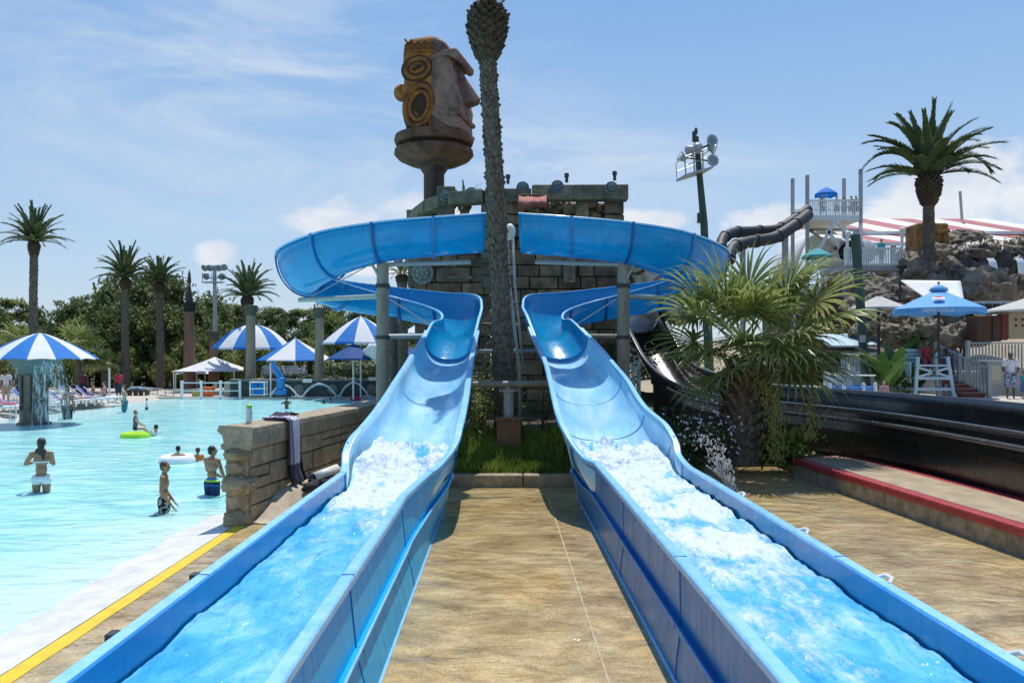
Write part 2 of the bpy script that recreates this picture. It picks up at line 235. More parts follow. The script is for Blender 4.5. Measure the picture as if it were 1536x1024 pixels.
# ------------------------------------------------------------------ mesh builder
class MB:
    def __init__(s): s.v = []; s.f = []; s.c = []; s.col = (1, 1, 1); s.used = False
    def color(s, c): s.col = tuple(c); s.used = True; return s
    def add(s, vs, fs):
        o = len(s.v)
        for q in vs: s.v.append(Vector(q)); s.c.append(s.col)
        for q in fs: s.f.append(tuple(i + o for i in q))
    def box(s, c, size, rot=None):
        c = Vector(c); h = [x / 2 for x in size]
        vs = [Vector((x * h[0], y * h[1], z * h[2])) for x in (-1, 1) for y in (-1, 1) for z in (-1, 1)]
        if rot is not None:
            if not isinstance(rot, Matrix): rot = Matrix.Rotation(rot, 3, 'Z')
            vs = [rot @ q for q in vs]
        s.add([c + q for q in vs], [(0, 1, 3, 2), (4, 6, 7, 5), (0, 4, 5, 1), (2, 3, 7, 6), (0, 2, 6, 4), (1, 5, 7, 3)]); return s
    def bar(s, a, b, w, h=None, up=(0, 0, 1)):
        a = Vector(a); b = Vector(b); d = b - a; h = h or w
        if d.length < 1e-6: return s
        z = d.normalized(); u = Vector(up)
        if abs(z.dot(u)) > .98: u = Vector((0, 1, 0))
        x = z.cross(u).normalized(); y = x.cross(z)
        R = Matrix((x, z, y)).transposed()
        return s.box((a + b) / 2, (w, d.length, h), R)
    def tube(s, pts, r, seg=10, caps=True, flat=1.0):
        pts = [Vector(p) for p in pts]; n = len(pts)
        rs = r if hasattr(r, '__len__') else [r] * n
        ref = None; vs = []
        for i, p in enumerate(pts):
            t = (pts[min(i + 1, n - 1)] - pts[max(i - 1, 0)]).normalized()
            if ref is None:
                ref = Vector((0, 0, 1)) if abs(t.z) < .9 else Vector((1, 0, 0))
            x = ref - t * ref.dot(t)
            if x.length < 1e-5: x = t.orthogonal()
            x.normalize(); ref = x; y = t.cross(x)
            for k in range(seg):
                a = 2 * PI * k / seg
                vs.append(p + (x * math.cos(a) * flat + y * math.sin(a)) * rs[i])
        fs = []
        for i in range(n - 1):
            for k in range(seg):
                k2 = (k + 1) % seg
                fs.append((i * seg + k, i * seg + k2, (i + 1) * seg + k2, (i + 1) * seg + k))
        if caps:
            fs.append(tuple(range(seg))[::-1]); fs.append(tuple((n - 1) * seg + k for k in range(seg)))
        s.add(vs, fs); return s
    def lathe(s, prof, c=(0, 0, 0), seg=24, caps=True, rot=None, sq=None):
        c = Vector(c); vs = []; n = len(prof)
        for r, z in prof:
            for k in range(seg):
                a = 2 * PI * k / seg; q = Vector((r * math.cos(a), r * math.sin(a), z))
                if rot is not None: q = rot @ q
                vs.append(c + q)
        fs = [(i * seg + k, i * seg + (k + 1) % seg, (i + 1) * seg + (k + 1) % seg, (i + 1) * seg + k) for i in range(n - 1) for k in range(seg)]
        if caps: fs.append(tuple(range(seg))[::-1]); fs.append(tuple((n - 1) * seg + k for k in range(seg)))
        s.add(vs, fs); return s
    def sphere(s, c, r, seg=12, rings=8, amp=0.0, freq=1.0, seed=0.0, rot=None):
        c = Vector(c); r = Vector(r) if hasattr(r, '__len__') else Vector((r, r, r)); vs = []
        def pt(d):
            k = 1.0
            if amp: k += amp * noise.fractal(d * freq + Vector((seed, seed * .7, -seed)), 1.0, 2.0, 4)
            q = Vector((d.x * r.x, d.y * r.y, d.z * r.z)) * k
            if rot is not None: q = rot @ q
            return c + q
        vs.append(pt(Vector((0, 0, 1))))
        for i in range(1, rings):
            th = PI * i / rings
            for k in range(seg):
                a = 2 * PI * k / seg
                vs.append(pt(Vector((math.sin(th) * math.cos(a), math.sin(th) * math.sin(a), math.cos(th)))))
        vs.append(pt(Vector((0, 0, -1)))); e = len(vs) - 1
        fs = [(0, 1 + k, 1 + (k + 1) % seg) for k in range(seg)]
        for i in range(rings - 2):
            for k in range(seg):
                a = 1 + i * seg + k; b = 1 + i * seg + (k + 1) % seg
                fs.append((a, a + seg, b + seg, b))
        o = 1 + (rings - 2) * seg
        fs += [(o + (k + 1) % seg, o + k, e) for k in range(seg)]
        s.add(vs, fs); return s
    def cone(s, a, ra, b, rb, seg=10):
        """round cone with sphere ends"""
        a = Vector(a); b = Vector(b); s.sphere(a, ra, seg, 6); s.sphere(b, rb, seg, 6); s.tube([a, b], [ra, rb], seg); return s
    def grid(s, fn, nu, nv, cfn=None, closed=False):
        o = len(s.v)
        for i in range(nu + 1):
            for j in range(nv + 1):
                s.v.append(Vector(fn(i / nu, j / nv)))
                if cfn: s.c.append(tuple(cfn(i / nu, j / nv))); s.used = True
                else: s.c.append(s.col)
        for i in range(nu):
            for j in range(nv):
                a = o + i * (nv + 1) + j
                s.f.append((a, a + nv + 1, a + nv + 2, a + 1))
        return s
    def prism(s, poly, a, b, axis='y'):
        """extrude 2-D polygon; axis y: poly is (x,z)"""
        n = len(poly)
        def mk(q, t): return {'y': (q[0], t, q[1]), 'z': (q[0], q[1], t), 'x': (t, q[0], q[1])}[axis]
        vs = [mk(q, a) for q in poly] + [mk(q, b) for q in poly]
        fs = [tuple(range(n)), tuple(range(2 * n - 1, n - 1, -1))] + [(i, i + n, (i + 1) % n + n, (i + 1) % n) for i in range(n)]
        s.add(vs, fs); return s
    def leaf(s, p, d, up, l, w):
        d = Vector(d).normalized(); x = d.cross(Vector(up))
        if x.length < 1e-4: x = d.orthogonal()
        x.normalize(); p = Vector(p)
        s.add([p, p + d * l * .5 + x * w * .5, p + d * l, p + d * l * .5 - x * w * .5], [(0, 1, 2, 3)]); return s
    def mesh(s, name, off=Vector((0, 0, 0)), smooth=True):
        me = bpy.data.meshes.new(name)
        me.from_pydata([tuple(q - off) for q in s.v], [], s.f); me.update()
        if s.used:
            a = me.color_attributes.new('Col', 'FLOAT_COLOR', 'POINT')
            buf = []
            for c in s.c: buf += [c[0], c[1], c[2], 1.0]
            a.data.foreach_set('color', buf)
        if smooth: me.shade_smooth()
        return me
    def build(s, name, mat, parent=None, smooth=False, bevel=0.0, auto=None, solid=0.0, sub=0):
        off = Vector((0, 0, 0))
        if parent is not None:
            p = parent
            while p is not None: off += p.location; p = p.parent
        elif s.v:
            lo = [min(q[i] for q in s.v) for i in range(3)]; hi = [max(q[i] for q in s.v) for i in range(3)]
            off = Vector(((lo[0] + hi[0]) / 2, (lo[1] + hi[1]) / 2, lo[2]))
        me = s.mesh(name, off, smooth)
        mats = mat if isinstance(mat, (list, tuple)) else [mat]
        for q in mats: me.materials.append(q)
        o = bpy.data.objects.new(name, me); COL.objects.link(o)
        if parent is not None: o.parent = parent
        else: o.location = off
        if auto: me.set_sharp_from_angle(angle=math.radians(auto))
        if solid:
            md = o.modifiers.new('solid', 'SOLIDIFY'); md.thickness = abs(solid); md.offset = 1 if solid > 0 else -1
        if bevel:
            md = o.modifiers.new('bevel', 'BEVEL'); md.width = bevel; md.segments = 2; md.limit_method = 'ANGLE'
        if sub:
            md = o.modifiers.new('sub', 'SUBSURF'); md.levels = sub; md.render_levels = sub
        return o
def tag(o, label=None, cat=None, group=None, kind=None):
    if label: o['label'] = label
    if cat: o['category'] = cat
    if group: o['group'] = group
    if kind: o['kind'] = kind
    return o
def thing(name, label, cat, loc=(0, 0, 0), group=None):
    o = bpy.data.objects.new(name, None); COL.objects.link(o); o.location = loc; o.empty_display_size = .2
    return tag(o, label, cat, group)
def copy_tree(o, parent=None):
    c = o.copy(); COL.objects.link(c); c.parent = parent
    for ch in list(o.children): copy_tree(ch, c)
    return c
def dup(o, loc, rz=0.0, scale=1.0, label=None, group=None):
    c = copy_tree(o); c.location = loc; c.rotation_euler = (0, 0, rz); c.scale = (scale,) * 3 if not hasattr(scale, '__len__') else scale
    if label: c['label'] = label
    if group: c['group'] = group
    return c
def struct(name, mb, mat, **k):
    return tag(mb.build(name, mat, **k), kind='structure')
def catmull(pts, n):
    """interpolate rows of tuples, n samples per span"""
    out = []; m = len(pts)
    for i in range(m - 1):
        p0, p1, p2, p3 = pts[max(i - 1, 0)], pts[i], pts[i + 1], pts[min(i + 2, m - 1)]
        for k in range(n):
            t = k / n
            out.append(tuple(0.5 * ((2 * b) + (c - a) * t + (2 * a - 5 * b + 4 * c - d) * t * t + (-a + 3 * b - 3 * c + d) * t ** 3) for a, b, c, d in zip(p0, p1, p2, p3)))
    out.append(tuple(pts[-1])); return out
R0 = random.Random(7)
# ================================================================== SETTING
g = MB(); g.box((0, 250, -.55), (900, 900, .5)); struct('ground', g, M['lawn'])
def slab(name, x0, x1, y0, y1, top, mat, t=.3, **k):
    b = MB(); b.box(((x0 + x1) / 2, (y0 + y1) / 2, top - t / 2), (x1 - x0, y1 - y0, t)); return struct(name, b, mat, **k)
slab('splash_pad', -4.05, 7.1, -5, 15.62, 0.0, M['pad'], .29)
slab('splash_pad_extension', 2.9, 6.35, 15.62, 18.6, -.001, M['pad'], .28)
slab('side_ground', 7.1, 11.0, -5, 21, .03, M['walk'], .32)
slab('right_deck', 11.0, 60, -5, 47, .96, M['deck'], 1.2)
# joint lines in the pad
jl = MB()
jl.box((.852, 5.3, .002), (.016, 20.6, .008)); jl.box((.14, 6.32, .0022), (2.5, .012, .008)); jl.box((.14, 9.9, .0016), (2.5, .006, .006)); jl.box((4.9, 8.4, .0016), (4.2, .008, .006)); jl.box((4.2, 9, .0012), (.008, 18, .006)); jl.box((4.9, 13.2, .0016), (4.2, .008, .006)); jl.box((-3.0, 7.2, .0016), (1.5, .008, .006))
struct('pad_joint', jl, M['footing'])
# pool: water sheet, sloping white edge, yellow line
pw = MB()
def pool_pt(u, v):
    y = -5 + 53.3 * v
    xr = -4.45 + 1.7 * ss(13.0, 17.5, y) - 4.5 * ss(24, 40, y)
    x = -34 + (xr + 34) * u
    z = -.1 + sum(.022 * math.exp(-((x - wx) ** 2 + (y - wy) ** 2) / 1.3) * math.cos(9 * math.hypot(x - wx, y - wy)) for wx, wy in ((-9.15, 15.7), (-5.75, 13.7), (-5.55, 15.4), (-8.1, 20.1), (-11.9, 26.2))) + .012 * noise.noise(Vector((x * 1.3, y * 2.2, 0))) + .02 * noise.noise(Vector((x * .35, y * .8, 3)))
    return (x, y, z)
def pool_c(u, v):
    x, y, z = pool_pt(u, v)
    n = .25 * noise.noise(Vector((x * .6, y * .6, 5)))
    a = ss(-7.6, -4.9, x + n * 3) * (1 - ss(12, 15, y)) * .95
    b = ss(-15.0, -21, x + n * 6) * ss(22, 31, y) * .9
    c = ss(46.0, 48.3, y) * .4
    return (max(a, b, c), 0, 0)
pw.grid(pool_pt, 190, 300, pool_c)
struct('pool_water', pw, M['pool'], smooth=True)
pe = MB()
pe.grid(lambda u, v: (-4.07 - 1.4 * u - .35 * ss(.0, .6, u) * 0, -5 + 18.4 * v, -.006 - .19 * u ** 1.15 + .008 * noise.noise(Vector((u * 3, v * 40, 0)))), 12, 120)
struct('pool_edge', pe, M['beach'], smooth=True)
yl = MB(); yl.grid(lambda u, v: (-4.04 + .165 * u + (.012 * noise.noise(Vector((v * 30, u, 2))) if u > .5 else 0), -5 + 18.05 * v, .005), 2, 160)
struct('yellow_edge_line', yl, M['paint_y'])
slab('pool_gap', -4.085, -4.05, -5, 13.2, -.035, M['dark'], .2)
# beach on the far left and the paved far deck
bd = MB()
bd.grid(lambda u, v: (-20.4 - 1.2 * u ** .5 - 30 * u ** 2, 20 + 29.6 * v, -.13 + .22 * ss(0, .12, u) + .02 * u), 24, 20)
struct('beach_deck', bd, M['deck'], smooth=True)
slab('far_deck', -60, 8, 48.3, 62, .02, M['deck'], .4)
# planter soil rising behind the kerb
so = MB()
def soil(u, v):
    x = -2.9 + 9.6 * u; y = 15.9 + 9.5 * v
    z = .16 + .62 * ss(16.2, 18.2, y) * (1 - ss(1.6, 3.2, x)) + .15 * ss(1.6, 3.2, x) + .05 * noise.noise(Vector((x * 1.5, y * 1.5, 1)))
    return (x, y if x < 2.95 else max(y, 18.7), z)
so.grid(soil, 50, 50); struct('planter_soil', so, M['soil'], smooth=True)

# ================================================================== SLIDES
def centre_rows(spec, side):
    """helix rows -> (outer rim, inner rim, depth, n); side=+1: left slide (outer is left of travel)"""
    rows = []
    for i, (x, y, zf, ho, hi, hw) in enumerate(spec):
        a = Vector(spec[max(i - 1, 0)][:2]); b = Vector(spec[min(i + 1, len(spec) - 1)][:2])
        t = (b - a).normalized(); n = Vector((-t.y, t.x)) * side
        o = Vector((x, y)) + n * hw; q = Vector((x, y)) - n * hw
        rows.append((o.x, o.y, zf + ho, q.x, q.y, zf + hi, (ho + hi) / 2, 2.15))
    return rows
HEL = [(-.42, 19.1, 5.06, .80, .5, .55), (-1.6, 18.95, 4.95, .80, .5, .55), (-2.9, 18.95, 4.80, .82, .5, .56), (-4.15, 19.3, 4.50, .92, .5, .57),
       (-5.12, 20.4, 4.14, .98, .52, .58), (-4.5, 21.75, 3.84, .90, .62, .56), (-3.1, 22.35, 3.63, .90, .55, .55), (-1.9, 22.1, 3.42, .92, .52, .54),
       (-1.17, 21.45, 3.20, 1.0, .52, .52), (-1.02, 20.6, 2.98, .88, .52, .50)]
def drop_rows(tab):
    """(D, outer/east px, inner/west px, depth, n) -> rows"""
    out = []
    for D, e, w, d, n in tab:
        a = P(e[0], e[1], D); b = P(w[0], w[1], D); out.append((*a, *b, d, n))
    return out
DROP_L = [(19.7, (716, 482), (650, 484), .50, 2.2), (18.7, (710, 507), (638, 507), .52, 2.4), (17.6, (706, 526), (625, 526), .52, 2.5), (16.3, (703, 548), (611, 548), .54, 2.6),
          (14.8, (700, 571), (597, 569), .54, 2.6), (13.6, (696, 598), (580, 596), .54, 2.6), (12.8, (691, 622), (562, 621), .56, 2.7), (12.3, (686, 642), (546, 640), .58, 2.8),
          (12.0, (682, 658), (531, 656), .6, 3), (11.7, (672, 677), (522, 677), .62, 3.4), (11.4, (655, 697), (521, 698), .64, 4), (11.0, (640, 708), (518, 709), .65, 5)]
DROP_R = [(19.7, (792, 474), (856, 480), .52, 2.2), (18.8, (804, 505), (880, 504), .54, 2.4), (17.8, (814, 524), (901, 526), .54, 2.5), (16.8, (822, 545), (920, 548), .56, 2.6),
          (15.5, (828, 570), (938, 569), .56, 2.6), (14.4, (834, 596), (953, 594), .56, 2.6), (13.8, (839, 616), (967, 612), .57, 2.7), (13.2, (847, 637), (992, 633), .6, 2.8),
          (12.85, (857, 655), (1003, 648), .62, 3), (12.6, (868, 672), (1011, 664), .64, 3.4), (12.35, (882, 687), (1014, 680), .65, 4), (12.05, (898, 693), (1022, 692), .66, 5)]
RUN = {1: (-1.16, -2.16), -1: (1.468, 2.682)}
RIMZ = .97; WLEV = .74
def section(row, M_=20, extra=0.0, ripple=0.0):
    L = Vector(row[0:3]); Rr = Vector(row[3:6]); mid = (L + Rr) / 2; h = (L - Rr) / 2; pts = []
    for k in range(M_ + 1):
        t = PI * k / M_; c = math.cos(t); s_ = math.sin(t); e = 2 / row[7]
        u = math.copysign(abs(c) ** e, c); v = abs(s_) ** e
        q = mid + h * u * (1 + extra * .5); q = q + Vector((0, 0, -1)) * (row[6] + extra + ripple) * v
        pts.append(q)
    return pts
def loft(rows, extra=None, ripple=None, Mn=20):
    b = MB(); secs = [section(r, Mn, extra(i / (len(rows) - 1)) if extra else 0, ripple(i) if ripple else 0) for i, r in enumerate(rows)]
    for sct in secs: b.add(sct, [])
    w = Mn + 1
    for i in range(len(secs) - 1):
        for k in range(Mn): b.f.append((i * w + k, i * w + k + 1, (i + 1) * w + k + 1, (i + 1) * w + k))
    return b, secs
def rim_strip(pts, cen, w=.075, th=.035):
    b = MB(); vs = []; n = len(pts)
    for i, (p, c) in enumerate(zip(pts, cen)):
        t = (pts[min(i + 1, n - 1)] - pts[max(i - 1, 0)]); t.z = 0; t.normalize()
        o = Vector((p.x - c.x, p.y - c.y, 0)); o = o - t * o.dot(t); o.normalize()
        vs += [p - o * .012 + Vector((0, 0, .012)), p + o * (w * .8) + Vector((0, 0, .016)), p + o * w + Vector((0, 0, 0)), p + o * w + Vector((0, 0, -th)), p + o * .01 + Vector((0, 0, -th))]
    b.add(vs, [])
    for i in range(n - 1):
        for k in range(5):
            k2 = (k + 1) % 5; b.f.append((i * 5 + k, i * 5 + k2, (i + 1) * 5 + k2, (i + 1) * 5 + k))
    b.f.append((0, 1, 2, 3, 4)); e = (n - 1) * 5; b.f.append((e + 4, e + 3, e + 2, e + 1, e))
    return b
def ring(sec, t0, t1, w=.05):
    """flange ring around the outside of a cross-section; sec/sec2 neighbouring sections"""
    return None
def slide(side, label):
    root = thing('water_slide', label, 'water slide', (side * -1.6, 9, 0), 'pair of blue water slides')
    spec = [(x * side, y, *r) for x, y, *r in HEL]
    if side < 0: spec = [(x + .05, y, zf, ho, hi, hw) for x, y, zf, ho, hi, hw in spec]
    hel = centre_rows(spec, -1 * side if False else (1 if side > 0 else -1))
    # travel on the left slide heads -X first, so its outer (south) side is left of travel
    drop = drop_rows(DROP_L if side > 0 else DROP_R)
    upper = catmull(hel + drop[:2], 9)
    full = catmull([hel[-1]] + drop, 9)
    i0 = 9 + 5
    lower = full[i0:]
    xo, xi = RUN[side]
    run = [(xo, y, RIMZ, xi, y, RIMZ, .66, 8) for y in ((9.3, 8.8, 8, 6, 4, 2, 0, -3) if side > 0 else (11.5, 10.8, 9, 7, 4, 2, 0, -3))]
    run = [tuple(lower[-1])] + run
    run = catmull(run[:3], 6)[:-1] + run[2:]
    # parts
    b, secU = loft(upper, Mn=24); fl = b.build('flume', M['shell'], root, smooth=True, solid=.022)
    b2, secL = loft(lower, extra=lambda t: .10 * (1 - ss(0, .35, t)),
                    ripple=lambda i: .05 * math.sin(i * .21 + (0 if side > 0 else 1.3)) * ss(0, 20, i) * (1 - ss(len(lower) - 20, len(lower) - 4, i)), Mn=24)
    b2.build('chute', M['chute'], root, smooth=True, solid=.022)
    b3, secR = loft(run, Mn=28); b3.build('runout_channel', M['shell'], root, smooth=True, auto=50)
    # rims along both edges
    for k, nm in ((0, 'rim'), (-1, 'rim')):
        for secs in (secU, secL, secR):
            pts = [s[k] for s in secs]; cen = [s[len(s) // 2] for s in secs]
            rim_strip(pts, cen, w=.055 if secs is secU else .085, th=.03 if secs is secU else .05).build(nm, M['rim'], root, smooth=False, bevel=.006)
    # moulded flange seams round the outside of the flume
    for j in [9, 18, 27, 36, 45, 56, 68]:
        s0 = secU[j]; s1 = secU[j + 1]; t = (s1[12] - s0[12]).normalized(); mb = MB(); vs = []; n = len(s0)
        cm = (s0[0] + s0[-1]) / 2
        for q in s0:
            o = (q - cm); o = (o - t * o.dot(t)); o.normalize()
            for a, r in ((-.035, .012), (-.03, .05), (.03, .05), (.035, .012)): vs.append(q + t * a + o * (r + .012))
        fs = [(i * 4 + k, i * 4 + k + 1, i * 4 + k + 5, i * 4 + k + 4) for i in range(n - 1) for k in range(3)]
        mb.add(vs, fs); mb.build('flange_seam', M['seam_l'] if j % 2 else M['seam'], root, smooth=False)
    for fr in (.30, .52, .74):
        sct = secL[int(fr * len(secL))]; jb = MB(); cm = (sct[0] + sct[-1]) / 2; jb.tube([q + (cm + Vector((0, 0, -.1)) - q) * .012 for q in sct[1:-1]], .006, 5); jb.build('chute_joint', M['seam_l'], root)
        nx = secL[int(fr * len(secL)) + 1]; jb = MB()
        for dq in (-.03, .03): jb.tube([q + (q - cm).normalized() * .045 + Vector((0, dq, 0)) for q in sct], .016, 5)
        jb.build('flange_seam', M['seam'], root)
    # side panels down to the pad
    ends = 13.3 if side > 0 else 14.1; ya, yz = (11.2, 12.2) if side > 0 else (12.1, 13.0)
    for which in (0, -1):
        sgn = 1 if (which == 0) == (side > 0) else -1       # direction away from the channel in x
        xr = xo if which == 0 else xi
        tops = [(s[which].copy()) for s in secR][::-1] + [s[which].copy() for s in secL][::-1]
        tops = [q for q in tops if q.y <= yz]
        rows = []
        for q in tops:
            t = ss(ya - 1, yz, q.y)
            yb = q.y + t * (ends - yz)
            xb = xr + sgn * (.145 if side > 0 else .035)
            top = q + Vector((sgn * .05, 0, -.05))
            def lerp(f): return Vector((top.x + (xb - top.x) * f, q.y + (yb - q.y) * f, top.z * (1 - f)))
            rid = lerp(.5); rows.append([top, lerp(.25), rid, rid + Vector((sgn * .05, 0, .012)), rid + Vector((sgn * .055, 0, -.03)), lerp(.54) + Vector((sgn * .0, 0, 0)), lerp(.78) + Vector((sgn * .035, 0, 0)), Vector((xb + sgn * .05, yb, .0))])
        mb = MB()
        for r in rows: mb.add(r, [])
        w = len(rows[0])
        for i in range(len(rows) - 1):
            for k in range(w - 1): mb.f.append((i * w + k, i * w + k + 1, (i + 1) * w + k + 1, (i + 1) * w + k))
        mt = M['panel_lit'] if side > 0 else M['panel']  # painted light: sunlit blue for the left slide, shaded blue for the right
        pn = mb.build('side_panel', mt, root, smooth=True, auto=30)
        fb = MB(); fb.tube([r[3] for r in rows], .012, 6); fb.build('panel_ridge', M['rim'] if side > 0 else M['seam_l'], pn)
        eb = MB(); eb.tube(rows[-1], .022, 6); eb.tube([r[-1] for r in rows], .02, 6); eb.build('edge_trim', M['rim'], pn)
        for ys in ((5.84, 8.9) if side > 0 else (6.35, 9.3)):
            r = min(rows, key=lambda q: abs(q[0].y - ys)); d = Vector((0, ys - r[0].y, 0))
            sb = MB(); sb.tube([q + d + Vector((sgn * .002, 0, 0)) for q in r], .006, 5); sb.build('panel_seam', M['seam'], pn)
    # rail joints and the white clips on the outer rail
    if side < 0:
        for y in (9.2, 7.3, 5.75, 4.25):
            cb = MB(); cb.tube([(xi + .06, y - .1, RIMZ + .01), (xi + .1, y - .06, RIMZ + .035), (xi + .11, y + .05, RIMZ + .03), (xi + .06, y + .1, RIMZ)], .016, 6); cb.build('rail_clip', M['white_pvc'], root)
    else:
        for y in (5.9, 4.65):
            cb = MB(); cb.box((xi - .1, y, RIMZ - .01), (.05, .09, .05)); cb.build('rail_clip', M['dark_metal'], root)
    for y in ((5.87,) if side > 0 else (6.4,)):
        for x in (xo, xi):
            jb = MB(); s2 = 1 if x == max(xo, xi) else -1
            jb.box((x + s2 * .035, y, RIMZ + .0155), (.095, .008, .006)); jb.build('rim_joint', M['seam'], root)
    # water in the runout
    def foam(x, y):
        u = (x - min(xo, xi)) / abs(xo - xi)
        n = fbm((x * 2.2, y * 1.1, 3 + side), 5)
        if side > 0:
            f = 1.0 * ss(8.6, 10.2, y) + .34 * ss(5.8, 8.0, y) * (1 - ss(8.6, 10.2, y)) + .10
            f *= .55 + .55 * ss(.0, .3, u)
        else:
            f = 1.0 * ss(6.4, 8.8, y) + .50 * ss(3.6, 5.6, y) * (1 - ss(6.4, 8.8, y)) + .12
            f *= .72 + .35 * (1 - ss(.6, .95, u))
        return max(0, min(1, f * .72 + .42 * n * (.35 + f)))
    x0 = min(xo, xi) + .02; x1 = max(xo, xi) - .02
    ytop = 12.5 if side > 0 else 13.3; yb0 = 11.0 if side > 0 else 12.05; allr = lower + run
    def wp(u, v):
        y = -2 + (ytop + 2) * v
        r = min(allr, key=lambda q: abs(q[1] - y)) if y > 8.5 else None
        a, c = x0, x1
        if r: a = min(r[0], r[3]) + .035; c = max(r[0], r[3]) - .035
        t_ = ss(yb0, ytop, y); a += .12 * t_; c -= .12 * t_
        x = a + (c - a) * u; f = foam(x, y)
        z = WLEV + (.02 + .05 * f) * fbm((x * 2.6, y * 1.9, 9), 3) + .06 * f + .034 * fbm((x * 8, y * 4.5, 2), 5) * f + .008 * fbm((x * 6, y * 9, 4), 3)
        if r: z += max(0, min(r[2], r[5]) - r[6] + .05 - .36) * ss(yb0 - .3, yb0 + .5, y) * 1.0
        z -= (.20 + .12 * fbm((x * 4.5, y * 1.6, 6), 3)) * ss(ytop - .8, ytop - .1, y)
        return (x, y, z)
    wm = MB()
    wm.grid(wp, 64, 420, lambda u, v: (foam(*wp(u, v)[:2]), 0, 0))
    tag(wm.build('slide_water', M['flume_water'], None, smooth=True), 'white water rushing down the %s runout' % ('left' if side > 0 else 'right'), kind='structure')
    # droplets thrown up by the foam
    rr = random.Random(3 + side); db = MB()
    for _ in range(0):
        y = 7.2 + 3.2 * rr.random() if side > 0 else 5.6 + 4.6 * rr.random(); x = x0 + .08 + (x1 - x0 - .16) * rr.random()
        h = abs(rr.gauss(0, .07)); db.sphere((x, y, WLEV + .07 + h), .004 + .008 * rr.random(), 5, 4)
    return root
slide(1, 'blue fibreglass water slide on the side of the wave pool, beside the stone wall')
slide(-1, 'blue fibreglass water slide on the side of the fan palm and black flume')

# ------------------------------------------------------------------ posts carrying the slides
def slide_post(side, label):
    D = 19.15; x = P(574 if side > 0 else 935, 0, D).x; s = -side      # s: direction away from the middle
    t = thing('slide_post', label, 'post', (x, D, 0), 'timber posts under the slides')
    zt = 4.78
    b = MB(); b.tube([(x, D, -.2), (x, D, 2.4), (x, D, zt)], [.165, .155, .145], 18); b.build('post', M['post'], t, smooth=True, auto=40)
    a = MB(); a.tube([(x - s * .1, D, zt - .04), (x - s * 2.1, D + .25, zt + .05)], .055, 10); a.build('support_arm', M['pipe'], t, smooth=True, auto=40)
    a = MB(); z2 = 3.98; a.tube([(x + s * .1, D, z2), (x + s * 2.25, D + 1.0, z2 - .02)], .06, 10); a.build('support_arm', M['pipe'], t, smooth=True, auto=40)
    a = MB(); z3 = 3.02; a.tube([(x - s * .1, D, z3), (x - s * 1.2, D + .6, z3 + .02)], .06, 10); a.build('support_arm', M['pipe'] if side > 0 else M['pipe_tan'], t, smooth=True, auto=40)
    a = MB(); a.tube([(x + s * .3, D - .05, zt - .05), (x + s * 1.9, D + .8, z2 + .05)], .014, 6); a.build('tie_rod', M['steel'], t)
    a = MB(); a.tube([(x - s * .15, D, 3.92), (x - s * 1.25, D + .5, 3.22)], .014, 6); a.build('tie_rod', M['steel'], t)
    a = MB(); a.bar((x + s * .28, D - .02, zt + .02), (x - s * .02, D - .12, zt - .5), .07, .05); a.box((x + s * .3, D, zt), (.12, .12, .16)); a.build('bracket', M['pipe'], t)
    a = MB(); a.lathe([(.175, -.05), (.175, .05)], (x, D, zt - .55), 16); a.lathe([(.18, -.04), (.18, .04)], (x, D, 3.0), 16); a.build('band', M['dark_metal'], t)
slide_post(1, 'round grey timber post behind the stone wall holding up the slide over the pool')
slide_post(-1, 'round grey timber post right of the tower holding up the slide by the fan palm')
# secondary post behind the left one
t = thing('slide_post', 'stubby darker post half hidden behind the tall post at the pool side slide', 'post', P(589, 540, 21.5), 'timber posts under the slides')
b = MB(); q = P(589, 0, 21.5); b.tube([(q.x, 21.5, -.2), (q.x, 21.5, 3.6)], .13, 14); b.build('post', M['trunk'], t, smooth=True, auto=40)
b = MB(); b.tube([(q.x, 21.5, 3.1), (q.x + 1.5, 21.2, 3.12)], .06, 8); b.build('support_arm', M['pipe'], t, smooth=True, auto=40)
# cross beam on its column
c = P(763, 600, 17.4)
t = thing('beam_column', 'steel column on a rusty brick pedestal carrying the pipe between both slides', 'column', (c.x, 17.6, .55))
b = MB(); b.tube([P(694, 577, 17.3), P(862, 575, 17.5)], .075, 12); b.build('cross_beam', M['pipe_tan'], t, smooth=True, auto=40)
b = MB(); b.tube([(c.x, 17.5, 1.2), (c.x, 17.5, 1.82)], .11, 14); b.lathe([(.2, 1.78), (.21, 1.84), (.14, 1.86)], (c.x, 17.5, 0), 14); b.build('column', M['steel'], t, smooth=True, auto=40)
b = MB(); b.box((c.x, 17.5, .88), (.52, .5, .62)); b.box((c.x, 17.5, 1.2), (.58, .56, .06)); b.build('pedestal', M['brick'], t, bevel=.02)
for (x0, y0, x1, y1, D, m, lb) in ((716, 527, 812, 526, 20.0, 'pipe', 'thin pale pipe crossing behind the palm trunk, lower of two'), (719, 486, 790, 489, 20.6, 'pipe_tan', 'thin tan pipe crossing behind the palm trunk, upper of two')):
    b = MB(); b.tube([P(x0, y0, D), P(x1, y1, D + .2)], .05, 8); b.sphere(P(x0, y0, D), .062, 8, 6); b.sphere(P(x1, y1, D + .2), .062, 8, 6)
    tag(b.build('cross_pipe', M[m], None, smooth=True), lb, 'pipe')
t = thing('feed_pipe', 'thin grey water pipes with a white ball top running down beside the palm trunk', 'pipe', P(775, 640, 18.9))
b = MB(); b.tube([P(761, 346, 18.9), P(763, 420, 18.9), P(779, 552, 18.9), P(781, 640, 18.9)], .04, 8); b.tube([P(769, 352, 18.95), P(772, 425, 18.95), P(786, 560, 18.95)], .028, 8); b.bar(P(757, 452, 18.9), P(776, 453, 18.9), .04); b.build('pipe', M['pipe'], t, smooth=True)
